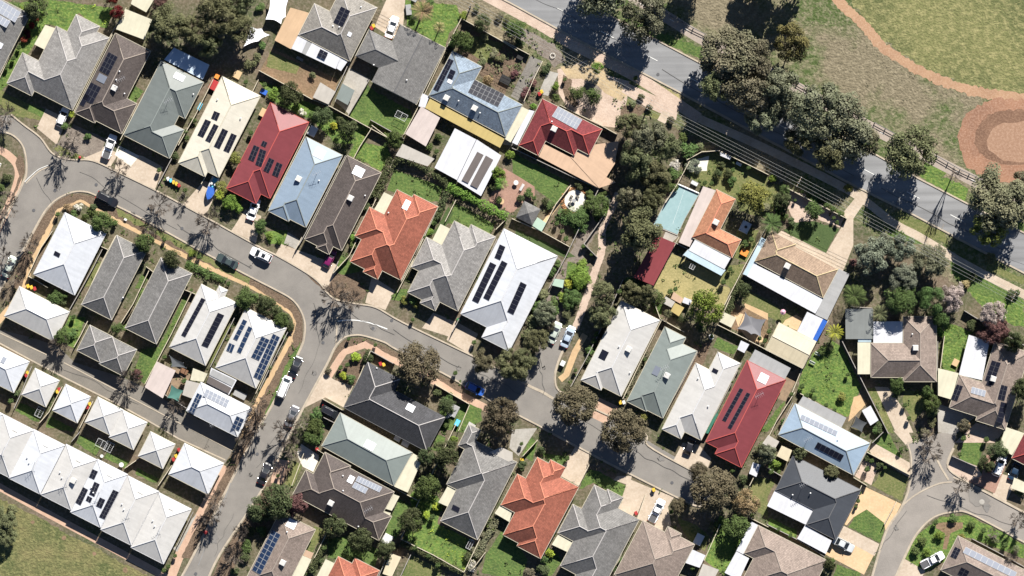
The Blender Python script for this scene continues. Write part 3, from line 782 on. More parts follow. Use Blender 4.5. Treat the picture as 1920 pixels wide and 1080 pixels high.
# ---------------------------------------------------------------- vehicles
def loft(g, secs, mi=0):
    """secs: list of (x, half width bottom, half width top, z0, z1)"""
    vs = []
    for x, wb, wt, z0, z1 in secs:
        zm = z0+(z1-z0)*.55
        vs += [(x, -wb*.92, z0), (x, -wb, zm), (x, -wt, z1), (x, wt, z1), (x, wb, zm), (x, wb*.92, z0)]
    n = len(secs); fs = []
    for i in range(n-1):
        for j in range(6):
            k = (j+1) % 6; fs.append((6*i+j, 6*i+k, 6*(i+1)+k, 6*(i+1)+j))
    fs += [tuple(range(5, -1, -1)), tuple(range(6*(n-1), 6*n))]
    g.add(vs, fs, mi=mi)
def car(t, p, deg, kind, paint, label, group=None, name=None, sun=False, z=0):
    """deg: heading of the nose, measured from picture-right towards picture-up"""
    x, y = W(t, p); L_ = {'hatch': 4.1, 'sedan': 4.7, 'suv': 4.7, 'ute': 5.2, 'van': 4.7}[kind]; Wd = {'hatch': .87, 'sedan': .91, 'suv': .95, 'ute': .94, 'van': .95}[kind]
    nm = name or {'hatch': 'parked_car', 'sedan': 'parked_car', 'suv': 'parked_car', 'ute': 'pickup_truck', 'van': 'parked_van'}[kind]
    root = empty(nm, (x, y, z), R(deg), label, {'ute': 'pickup', 'van': 'van'}.get(kind, 'car'), group)
    P = 'paint_'+paint; h = L_/2; hb = .92 if kind in ('hatch', 'sedan') else 1.08; g = G(); gl = .22
    loft(g, [(-h, Wd*.72, Wd*.66, .38, hb-.2), (-h+.12, Wd*.93, Wd*.84, .3, hb-.04), (-h+.5, Wd, Wd*.92, .24, hb), (0, Wd, Wd*.93, .22, hb+.03), (h-1.25, Wd, Wd*.92, .22, hb-.01), (h-.45, Wd*.97, Wd*.86, .24, hb-.12), (h-.1, Wd*.86, Wd*.74, .3, hb-.25), (h, Wd*.7, Wd*.6, .38, hb-.36)])
    body = g.out('body', P, root, smooth=False)
    top = {'hatch': 1.47, 'sedan': 1.45, 'suv': 1.72, 'ute': 1.74, 'van': 1.9}[kind]
    # cabin: x of base rear, roof rear, roof front, base front
    cb = {'hatch': (-h+.12, -h+.75, .22, 1.1), 'sedan': (-h+.7, -h+1.5, .2, 1.1), 'suv': (-h+.14, -h+.6, .35, 1.22), 'ute': (-.55, -.2, .6, 1.45), 'van': (-h+.08, -h+.35, .95, 1.8)}[kind]
    wb, wt = Wd*.9, Wd*.64; zb = hb-.02
    A = [(cb[0], -wb), (cb[3], -wb*.93), (cb[3], wb*.93), (cb[0], wb)]; B = [(cb[1], -wt), (cb[2], -wt*.97), (cb[2], wt*.97), (cb[1], wt)]
    g = G(); vs = [(a, b, zb) for a, b in A]+[(a, b, top-.03) for a, b in B]
    g.add(vs, [(0, 1, 5, 4), (1, 2, 6, 5), (2, 3, 7, 6), (3, 0, 4, 7)]); 
    g.out('window_glass', 'glass_dark', root)
    g = G(); m_ = ((cb[1]+cb[2])/2)
    loft(g, [(cb[1]-.1, wt*.93, wt*.85, top-.09, top-.045), (cb[1]+.12, wt*1.04, wt*.93, top-.09, top), (m_, wt*1.05, wt*.94, top-.09, top+.015), (cb[2]-.12, wt*1.03, wt*.92, top-.09, top-.01), (cb[2]+.1, wt*.93, wt*.85, top-.09, top-.06)])
    for s in (-1, 1):
        g.tube((cb[3], s*wb*.92, zb), (cb[2], s*wt*.97, top-.05), .03, n=4); g.tube((cb[0], s*wb*.97, zb), (cb[1], s*wt, top-.05), .035, n=4)
        g.tube((m_-.1, s*wb, zb), (m_-.1, s*wt*1.01, top-.05), .03, n=4)
    g.out('roof', P, root)
    if sun: q = G(); q.box(((cb[1]+cb[2])/2+.2, 0, top+.02), (.75, .8, .02)); q.out('sunroof', 'glass_dark', root)
    if kind == 'ute':
        q = G(); q.box((-h/2-.45, 0, hb+.012), (h-.95, Wd*1.5, .03)); q.out('tray', 'dark_steel', root)
        q = G(); q.box((-.75, 0, hb+.35), (.08, Wd*1.5, .08)); q.out('roll_bar', 'chrome', root)
    if kind in ('suv', 'van'):
        for s in (-1, 1): q = G(); q.tube((cb[1]+.15, s*wt*.85, top+.06), (cb[2]-.15, s*wt*.85, top+.05), .025, n=4); q.out('roof_rail', 'dark_steel', root)
    for s in (-1, 1):
        for wx in (-h+.85, h-.85):
            q = G(); q.tube((wx, s*(Wd-.2), .33), (wx, s*(Wd+.01), .33), .33, n=14); o = q.out('wheel', 'rubber', root)
            q = G(); q.tube((wx, s*(Wd+.01), .33), (wx, s*(Wd+.03), .33), .2, n=10); q.out('rim', 'chrome', o)
        q = G(); q.box((h-.24, s*Wd*.66, hb-.3), (.22, .3, .12), -s*.35); q.out('headlight', 'lamp_white', root)
        q = G(); q.box((-h+.07, s*Wd*.74, hb-.22), (.16, .28, .2)); q.out('tail_light', 'lamp_red', root)
        q = G(); q.box((cb[3]-.3, s*(wb+.14), zb+.1), (.16, .2, .14)); q.out('mirror', P, root)
    return root
def bin_(t, p, lid, label=None, body='plastic_green', rz=.4, group='wheelie bins', look=None):
    x, y = W(t, p); root = empty('wheelie_bin', (x, y, 0), rz, label, 'bin', group)
    g = G(); g.box((0, 0, .5), (.48, .55, .9), taper=1.18); g.out('body', 'plastic_black', root)
    g = G(); g.box((0, .02, 1.0), (.64, .74, .09), taper=.9); g.tube((-.25, -.38, .98), (.25, -.38, .98), .03, n=5); g.out('lid', 'plastic_'+lid, root)
    for s in (-1, 1): g = G(); g.tube((s*.2, -.27, .12), (s*.28, -.27, .12), .12, n=10); g.out('wheel', 'rubber', root)
    if not label: AUTO.append([root, look or ('wheelie bin with '+lid+' lid'), *T(t, p)])
    return root
def lathe(prof, n=24):
    g = G(); vs = []
    for r, z in prof:
        for i in range(n): a = 6.2832*i/n; vs.append((r*math.cos(a), r*math.sin(a), z))
    fs = []
    for k in range(len(prof)-1):
        for i in range(n): j = (i+1) % n; fs.append((k*n+i, k*n+j, (k+1)*n+j, (k+1)*n+i))
    g.add(vs, fs); return g
# ================================================================ THE GROUND
g0 = obj('ground', [(-900, -900, 0), (900, -900, 0), (900, 900, 0), (-900, 900, 0)], [(0, 1, 2, 3)], 'ground'); g0['kind'] = 'structure'
Pt = patch
# --- park in the top right corner
Pt('park_grass', 'f', [(900, -254), (700, -208), (1086, 0), (1310, 117), (1645, 292), (1920, 437), (2200, 580), (2200, -300)], 'park_grass')
Pt('verge_ground', 'f', [(780, -120), (960, 8), (1277, 175), (1615, 355), (1915, 510), (2100, 610), (2060, 690), (1880, 590), (1760, 510), (1640, 440), (1500, 355), (1350, 275), (1200, 215), (1130, 170), (1030, 130), (900, 60), (800, 0)], 'park_grass', .4)
Pt('oval_grass', 'f', [(1590, -5), (1640, 60), (1690, 100), (1750, 135), (1810, 158), (1870, 172), (2100, 180), (2100, -200), (1560, -200)], 'oval_grass', .5)
ribbon('dirt_track', 'f', [(1530, -60), (1572, 0), (1617, 45), (1652, 85), (1700, 118), (1750, 145), (1805, 165), (1865, 178), (1960, 188), (2050, 192)], 2.0, 'red_dirt', amp=.35)
circ = lambda cx, cy, rx, ry, n=28: [(cx+rx*math.cos(i*6.2832/n), cy+ry*math.sin(i*6.2832/n)) for i in range(n)]
Pt('clay_circle', 'f', circ(1896, 262, 103, 78), 'red_clay', .55)
Pt('clay_mound', 'f', circ(1900, 258, 74, 52), 'brown_clay', .3)
Pt('clay_pad', 'f', circ(1906, 266, 56, 38), 'clay_tan', .3)
# grassy verge patches
for t, p, m in [('20', [(830, 130), (980, 190), (1480, 380), (1440, 450), (1300, 400), (1070, 290), (900, 200)], 'lawn'), ('31', [(1170, 180), (1500, 330), (1470, 430), (1150, 250)], 'lawn_bright'), ('31', [(1740, 560), (1920, 600), (1920, 670), (1830, 630)], 'lawn'),
                ('f', [(1735, 300), (1780, 320), (1755, 345), (1722, 330)], 'lawn_bright'), ('31', [(980, 505), (1330, 660), (1350, 750), (1240, 720), (945, 570)], 'lawn_olive'), ('31', [(920, 620), (1180, 750), (1080, 740), (900, 680)], 'lawn'),
                ('31', [(1640, 870), (1920, 1010), (1920, 1060), (1650, 950)], 'lawn_olive'), ('32', [(1480, -80), (1500, 0), (1560, 110), (1690, 190), (1800, 260), (1920, 300), (1920, 60), (1700, -60)], 'lawn_bright'),
                ('31', [(1370, 850), (1600, 960), (1900, 1120), (1900, 1200), (1500, 1110), (1370, 960)], 'lawn'), ('20', [(950, 560), (1260, 710), (1250, 780), (900, 620)], 'lawn_straw'), ('20', [(880, 745), (1130, 850), (1080, 900), (850, 800)], 'lawn_olive'),
                ('20', [(-60, 130), (140, 180), (100, 290), (-80, 230)], 'lawn_olive')]:
    Pt('verge_grass', t, p, m, .3)
# --- roads
MAINU = [(800, -154), (1086, 0), (1185, 51), (1310, 117), (1480, 205), (1645, 292), (1722, 335), (1920, 437), (2060, 510)]
MAINL = [(840, -55), (960, 8), (1055, 60), (1200, 135), (1277, 175), (1450, 268), (1615, 355), (1695, 394), (1915, 510), (2060, 588)]
Pt('main_road', 'f', MAINU+MAINL[::-1], 'asphalt_main')
ribbon('cycle_path', 'f', [(1150, -30), (1205, 5), (1242, 27), (1295, 60), (1325, 77), (1420, 125), (1497, 166), (1580, 212), (1672, 259), (1765, 307), (1815, 333), (1870, 362), (1990, 425)], 2.4, 'path_grey')
ribbon('footpath', 'f', [(880, -25), (960, 18), (1010, 45), (1045, 66), (1075, 84), (1120, 106), (1200, 148), (1272, 196), (1310, 222)], 2.3, 'gravel_pink')
ribbon('footpath', 'f', [(1310, 222), (1400, 262), (1480, 300), (1600, 362), (1675, 418), (1720, 442), (1762, 467), (1800, 490), (1850, 517), (1920, 552), (1990, 590)], 1.7, 'concrete')
Pt('verge_dirt', 'f', [(960, 40), (1040, 85), (1060, 110), (1040, 125), (1020, 105), (950, 60)], 'mulch_grey', .3)
Pt('driveway', '31', [(700, 350), (760, 385), (640, 560), (640, 760), (560, 960), (430, 870), (440, 810), (590, 560), (560, 520), (600, 470)], 'concrete')
LANE = [(0, 618), (60, 633), (110, 650), (140, 680), (232, 708), (272, 727), (350, 774), (445, 822), (432, 852), (422, 868), (335, 822), (275, 788), (200, 748), (120, 710), (60, 677), (0, 643), (-40, 625), (-40, 600)]
Pt('back_lane', 'f', LANE, 'asphalt_lane')
KERB_A = [(-10, 246), (20, 252), (40, 270), (48, 295), (49, 325), (42, 345), (30, 370), (12, 402), (-6, 440)]
KERB_B = [(20, 215), (45, 235), (75, 258), (95, 285), (115, 296), (140, 300), (175, 302), (225, 325), (291, 357), (375, 402), (480, 460), (520, 480), (575, 512), (600, 532), (612, 548), (630, 562), (667, 570), (705, 577), (755, 605), (880, 665), (930, 690), (980, 712)]
KERB_C = [(-20, 580), (5, 535), (37, 482), (57, 445), (75, 412), (88, 392), (107, 374), (135, 361), (160, 360), (180, 367), (220, 387), (275, 415), (375, 470), (480, 525), (515, 543), (545, 560), (562, 580), (571, 605), (570, 632), (562, 657), (517, 747), (480, 812), (430, 908), (362, 1042), (330, 1100)]
KERB_D = [(384, 1100), (412, 1040), (480, 937), (522, 860), (567, 768), (612, 685), (628, 652), (645, 634), (662, 629), (682, 630), (720, 642), (742, 655), (830, 700), (872, 724), (935, 760), (1007, 797), (1075, 834), (1175, 886), (1265, 931), (1310, 950), (1335, 940)]
KERB_E = [(980, 712), (990, 695), (1013, 647), (1025, 620)]
KERB_F = [(1078, 612), (1066, 640), (1052, 665), (1041, 700), (1044, 728), (1065, 742), (1112, 766), (1207, 812), (1215, 836), (1292, 880), (1340, 905), (1350, 925), (1335, 940)]
for q in ([(-60, 225), (20, 215), (45, 235), (75, 258), (95, 285), (115, 296), (140, 300), (175, 302), (225, 325), (291, 357), (375, 402), (480, 460), (520, 480), (575, 512), (600, 532), (612, 548), (630, 562), (667, 570), (705, 577), (755, 605), (880, 665), (930, 690), (980, 712), (990, 695), (1013, 647), (1025, 620), (1078, 612), (1066, 640), (1052, 665), (1041, 700), (1044, 728), (1065, 742), (1112, 766), (1207, 822), (1292, 872), (1340, 905), (1350, 925), (1335, 940), (1310, 950),
          (1265, 931), (1175, 886), (1075, 834), (1007, 797), (935, 760), (872, 724), (830, 700), (742, 655), (720, 642), (682, 630), (662, 629), (645, 634), (628, 652), (612, 685), (567, 768), (522, 860), (480, 937), (412, 1040), (384, 1100),
          (330, 1100), (362, 1042), (430, 908), (480, 812), (517, 747), (562, 657), (570, 632), (571, 605), (562, 580), (545, 560), (515, 543), (480, 525), (375, 470), (275, 415), (220, 387), (180, 367), (160, 360), (135, 361), (107, 374), (88, 392), (75, 412), (57, 445), (37, 482), (5, 535), (-20, 580), (-60, 560), (-60, 470), (-6, 440), (12, 402), (30, 370), (42, 345), (49, 325), (48, 295), (40, 270), (20, 252), (-10, 246), (-60, 240)],):
    Pt('street', 'f', q, 'asphalt')
Pt('street', 'f', [(1630, 1100), (1660, 1000), (1690, 952), (1705, 910), (1708, 860), (1701, 832), (1762, 812), (1795, 806), (1788, 840), (1777, 877), (1815, 905), (1860, 930), (1920, 962), (1990, 1000), (1990, 1050), (1920, 1017), (1865, 987), (1815, 962), (1790, 960), (1752, 970), (1720, 1000), (1695, 1047), (1672, 1100)], 'asphalt_warm')
KERB_G = [(1630, 1100), (1660, 1000), (1690, 952), (1705, 910), (1708, 860), (1701, 832)]
KERB_H = [(1788, 840), (1777, 877), (1815, 905), (1860, 930), (1920, 962), (1990, 1000)]
KERB_I = [(1990, 1050), (1920, 1017), (1865, 987), (1815, 962), (1790, 960), (1752, 970), (1720, 1000), (1695, 1047), (1672, 1100)]
# --- footpaths of the estate
ribbon('brick_footpath', 'f', [(-10, 610), (20, 575), (45, 540), (57, 492), (85, 440), (107, 394), (130, 382), (150, 373), (168, 382), (190, 397), (275, 440), (375, 492), (475, 537), (510, 562), (545, 583), (556, 606), (549, 630), (505, 715), (480, 760), (452, 820)], 1.35, 'paver_tan')
ribbon('brick_footpath', 'f', [(425, 875), (375, 967), (340, 1032), (318, 1090)], 1.9, 'paver_pink', sm=False)
ribbon('brick_footpath', 'f', [(600, 745), (612, 712), (645, 660), (685, 646), (740, 675), (820, 718), (905, 762), (925, 772)], 1.5, 'paver_pink', sm=False)
ribbon('brick_footpath', 'f', [(-10, 440), (12, 395), (30, 350), (35, 322), (27, 302), (5, 284), (-15, 280)], 1.6, 'paver_pink')
ribbon('brick_footpath', 'f', [(-30, 897), (80, 958), (205, 1025), (322, 1088)], 1.5, 'paver_pink', sm=False)
ribbon('brick_footpath', 'f', [(1097, 627), (1078, 660), (1062, 702), (1050, 712)], 1.3, 'paver_tan', sm=False)
ribbon('walking_track', 'f', [(1160, 362), (1146, 392), (1130, 430), (1128, 470), (1112, 520), (1092, 580), (1078, 618)], 1.5, 'gravel_pink', amp=.1)
Pt('mulch_strip', 'f', [(1112, 352), (1140, 360), (1140, 400), (1105, 460), (1090, 500), (1065, 530), (1040, 540), (1062, 490), (1085, 440), (1100, 400)], 'mulch_grey', .3)
Pt('mulch_strip', 'f', [(1045, 480), (1062, 495), (1092, 520), (1075, 580), (1045, 610), (1025, 620), (1000, 620), (1030, 540)], 'mulch_grey', .3)
# road verges of bark mulch
for q in ([(107, 374), (135, 363), (180, 369), (275, 418), (480, 528), (545, 563), (566, 590), (567, 640), (553, 655), (548, 635), (556, 606), (545, 583), (475, 537), (275, 440), (168, 382), (150, 374), (107, 392), (57, 488), (40, 540), (20, 560), (37, 484), (75, 414)],
          [(628, 655), (645, 637), (680, 633), (742, 660), (870, 727), (868, 740), (820, 710), (740, 670), (685, 640), (642, 655), (615, 690)],
          [(560, 665), (517, 750), (482, 812), (440, 890), (360, 1048), (340, 1045), (378, 968), (430, 870), (480, 765), (505, 720), (548, 640)],
          [(575, 515), (612, 550), (650, 567), (680, 562), (692, 545), (640, 505), (600, 530)], [(500, 900), (525, 865), (545, 880), (500, 970), (450, 1040), (430, 1080), (396, 1085), (415, 1042), (482, 940)],
          [(35, 290), (44, 295), (46, 325), (30, 360), (2, 420), (-8, 430), (20, 375), (36, 330), (28, 305)]):
    Pt('mulch_verge', 'f', q, 'mulch', .12)
for t, p, m in [('01', [(410, 30), (480, -20), (670, 40), (640, 110), (560, 115), (440, 90)], 'lawn_olive'), ('12', [(100, 880), (230, 560), (340, 400), (330, 470), (150, 830), (20, 1060)], 'lawn'), ('01', [(880, 480), (1500, 810), (1780, 960), (1880, 1010), (1870, 1060), (1500, 860), (1100, 640), (880, 540)], 'lawn_olive'),
                ('f', [(52, 960), (290, 1088), (-80, 1100), (-80, 900), (0, 935)], 'meadow')]:
    Pt('verge_grass', t, p, m, .25)
for q in circ(61, 979, 4, 4, 10), circ(120, 1008, 4, 4, 10), circ(177, 1038, 4, 4, 10), circ(235, 1069, 5, 5, 10): Pt('worn_patch', 'f', q, 'dirt', .1)
# --- yards
YARDS = [
 ('00', [(370, 0), (860, 60), (800, 210), (750, 205), (590, 100), (500, 240), (430, 195), (340, 180), (260, 330), (200, 420), (120, 560), (-20, 720), (-20, 600), (160, 300), (230, 120), (120, 20)], 'lawn_bright'), ('00', [(1010, 640), (1075, 680), (1020, 770), (955, 740)], 'lawn'), ('00', [(-40, 650), (130, 740), (330, 820), (300, 900), (120, 870), (-40, 780)], 'lawn_olive'),
 ('00', [(210, 780), (350, 830), (320, 880), (200, 830)], 'lawn'),
 ('10', [(830, 630), (900, 690), (1160, 830), (1180, 900), (1110, 1010), (870, 960), (690, 870)], 'lawn'), ('10', [(1120, 0), (1500, 40), (1540, 140), (1450, 250), (1420, 370), (1130, 190)], 'lawn_bright'),
 ('10', [(120, 360), (620, 600), (560, 790), (420, 740), (30, 535)], 'dirt'), ('10', [(100, 380), (330, 480), (300, 560), (80, 500)], 'lawn_olive'), ('10', [(1560, 220), (1740, 260), (1920, 360), (1980, 420), (1860, 720), (1740, 620), (1500, 400)], 'mulch'), ('10', [(1540, 240), (1860, 330), (1760, 480), (1560, 380)], 'lawn_olive'),
 ('10', [(20, 600), (180, 660), (420, 780), (560, 830), (700, 900), (850, 960), (820, 1080), (600, 1080), (420, 900), (120, 760)], 'lawn_bright'),
 ('11', [(740, -20), (980, 20), (1010, 80), (940, 200), (700, 80)], 'lawn_bright'), ('11', [(1040, 190), (1400, 320), (1370, 440), (980, 350)], 'lawn'), ('11', [(1480, 430), (1790, 600), (1760, 680), (1420, 590)], 'lawn'), ('11', [(640, 830), (800, 930), (780, 960), (640, 980), (590, 940)], 'lawn'),
 ('11', [(60, 660), (240, 640), (220, 760), (100, 750)], 'lawn_bright'), ('11', [(1240, 700), (1350, 640), (1440, 470), (1480, 520), (1400, 660)], 'lawn_dark'),
 ('21', [(0, 60), (440, 290), (330, 450), (200, 360), (10, 230)], 'lawn'), ('21', [(1300, 130), (1560, 50), (1920, 250), (1920, 560), (1700, 500), (1680, 400), (1420, 310), (1280, 220)], 'lawn_olive'), ('21', [(1310, 130), (1480, 90), (1460, 200), (1330, 210)], 'concrete_white'),
 ('21', [(1200, 820), (1600, 1000), (1500, 1150), (1400, 1180), (1050, 1080), (1100, 1000)], 'lawn_straw'), ('22', [(1080, -40), (1420, -40), (1640, 0), (1580, 180), (1340, 120), (1100, 80)], 'lawn_straw'), ('21', [(1600, 920), (1740, 900), (1720, 1000), (1650, 1080), (1560, 1040)], 'lawn_olive'), ('21', [(1690, 640), (1850, 650), (1780, 900), (1650, 850)], 'lawn_olive'),
 ('21', [(30, 640), (480, 840), (400, 860), (20, 680)], 'lawn_dark'), ('21', [(0, 1000), (0, 1080)] and [(420, 880), (580, 920), (560, 1080), (400, 1080)], 'lawn_bright'),
 ('31', [(120, 650), (200, 590), (350, 575), (530, 640), (430, 815), (240, 730)], 'lawn_dark'), ('31', [(160, 350), (300, 380), (570, 550), (540, 625), (380, 570), (200, 590), (150, 480)], 'gravel_pink'), ('31', [(0, 300), (90, 300), (40, 500), (0, 520)], 'lawn_olive'),
 ('32', [(340, 480), (480, 400), (560, 440), (700, 740), (600, 970), (220, 780), (250, 640)], 'lawn_bright'), ('32', [(1330, 250), (1530, 330), (1450, 560), (1400, 630), (1290, 600)], 'lawn_bright'), ('32', [(740, 745), (830, 750), (950, 1090), (900, 1080)], 'lawn_olive'), ('32', [(1030, 770), (1190, 780), (1180, 900), (1090, 1010), (1010, 850)], 'lawn_olive'),
 ('32', [(0, 100), (180, 190), (130, 275), (-60, 190)], 'lawn_olive'), ('22', [(1760, 20), (1920, 90), (1920, 200), (1720, 110)], 'lawn_olive'), ('22', [(1640, 100), (1920, 230), (1920, 420), (1640, 300)], 'dirt'), ('22', [(1540, 370), (1690, 440), (1660, 500), (1510, 440)], 'lawn'), ('22', [(1070, 120), (1130, 120), (1120, 200), (1060, 190)], 'lawn'),
 ('32', [(90, 880), (130, 850), (60, 1000), (0, 1080), (-60, 1080)], 'lawn'), ('32', [(640, 820), (700, 800), (740, 870), (650, 960), (600, 1000)], 'paver_tan'), ('32', [(120, 650), (230, 600), (240, 640), (130, 850), (70, 830)], 'timber'),
 ('12', [(1380, 880), (1600, 870), (1690, 910), (1690, 990), (1550, 1080), (1370, 1060)], 'lawn'), ('12', [(640, 560), (840, 460), (800, 620), (740, 730), (590, 690)], 'mulch'), ('12', [(1060, 0), (1140, 10), (1100, 100), (1010, 90)], 'lawn'),
 ('02', [(520, 210), (640, 220), (570, 460), (430, 390)], 'lawn_bright'), ('02', [(960, 330), (1060, 0), (1110, 0), (1010, 230), (900, 300)], 'lawn'), ('02', [(1060, 460), (1240, 440), (1170, 560), (1090, 725), (1000, 650)], 'lawn'), ('02', [(150, 860), (340, 930), (290, 1010), (110, 920)], 'lawn'), ('02', [(1650, 300), (1740, 280), (1600, 570), (1560, 560)], 'lawn_olive'),
 ('02', [(1290, 330), (1420, 80), (1380, 60), (1250, 330), (1190, 440), (1240, 440)], 'lawn'), ('03', [(600, 20), (760, 100), (720, 180), (570, 80)], 'lawn'), ('03', [(800, 150), (970, 220), (940, 270), (780, 190)], 'lawn'), ('03', [(1030, 270), (1190, 350), (1170, 385), (1010, 315)], 'lawn'), ('02', [(380, 960), (560, 1060), (540, 1080), (340, 1040)], 'lawn'),
 ('01', [(700, 900), (780, 870), (700, 1060), (620, 1080)], 'lawn_olive'), ('01', [(1060, 980), (1120, 1000), (1060, 1080), (1010, 1080)], 'lawn'), ('01', [(1400, 880), (1680, 1010), (1660, 1040), (1390, 930)], 'lawn'),
 ('13', [(1070, 500), (1190, 570), (1050, 800), (960, 780)], 'lawn'), ('13', [(1200, 420), (1360, 480), (1400, 560), (1360, 690), (1640, 820), (1700, 900), (1560, 1040), (1100, 800), (1180, 640), (1150, 480)], 'lawn_bright'), ('13', [(540, 800), (700, 780), (930, 880), (890, 1010), (730, 990), (540, 940)], 'lawn'), ('13', [(1160, 920), (1400, 1040), (1380, 1100), (1080, 1090)], 'lawn_olive'),
 ('13', [(290, 220), (350, 250), (270, 430), (215, 390)], 'lawn_olive'), ('13', [(440, 700), (520, 740), (420, 910), (370, 880)], 'lawn_olive'), ('13', [(1720, 920), (1860, 720), (1960, 850), (2040, 960), (1990, 1100), (1690, 1060)], 'lawn'), ('13', [(1360, 20), (1420, 40), (1380, 160), (1320, 130)], 'lawn'),
 ('23', [(140, 40), (195, 80), (150, 220), (75, 175)], 'lawn'), ('23', [(230, 160), (450, 190), (380, 250), (250, 190)], 'lawn'), ('23', [(580, 280), (660, 300), (870, 410), (820, 485), (700, 430), (610, 380), (520, 430), (500, 420)], 'lawn'), ('23', [(1000, 475), (1065, 515), (990, 655), (945, 625)], 'lawn'), ('23', [(1560, 620), (1740, 780), (1600, 1080), (1440, 960)], 'lawn_bright'), ('23', [(1800, 340), (1920, 350), (1920, 650), (1840, 600), (1780, 480)], 'lawn_olive'),
 ('23', [(260, 850), (380, 960), (300, 1080), (230, 1080)], 'lawn'), ('23', [(1240, 640), (1380, 700), (1480, 780), (1440, 900), (1300, 780)], 'lawn_olive'),
 ('33', [(1470, 50), (1630, 70), (1570, 250), (1430, 200)], 'lawn'), ('33', [(820, 10), (900, 0), (1010, 200), (900, 150), (780, 80)], 'lawn'), ('33', [(880, 260), (1055, 350), (1000, 520), (780, 400)], 'lawn_olive'), ('33', [(740, 580), (895, 660), (840, 830), (605, 710), (660, 620)], 'lawn'), ('33', [(1030, 950), (1100, 790), (1290, 640), (1500, 625), (1740, 740), (1920, 850), (1920, 950), (1540, 800), (1420, 790), (1340, 960), (1180, 1050)], 'lawn_bright'),
 ('33', [(0, 640), (220, 740), (210, 800), (0, 700)], 'lawn_bright'), ('33', [(0, 350), (60, 370), (0, 480)], 'lawn_olive'), ('33', [(520, 990), (700, 1060), (690, 1100), (480, 1100)], 'lawn'), ('33', [(0, 180), (120, 230), (90, 320), (0, 280)], 'lawn'), ('33', [(1260, 680), (1460, 680), (1460, 720), (1370, 760), (1340, 880), (1310, 880), (1330, 760), (1260, 720)], 'dirt'),
]
for t, p, m in YARDS: Pt('lawn' if 'lawn' in m else 'yard_surface', t, p, m, .14 if 'lawn' in m else .08)
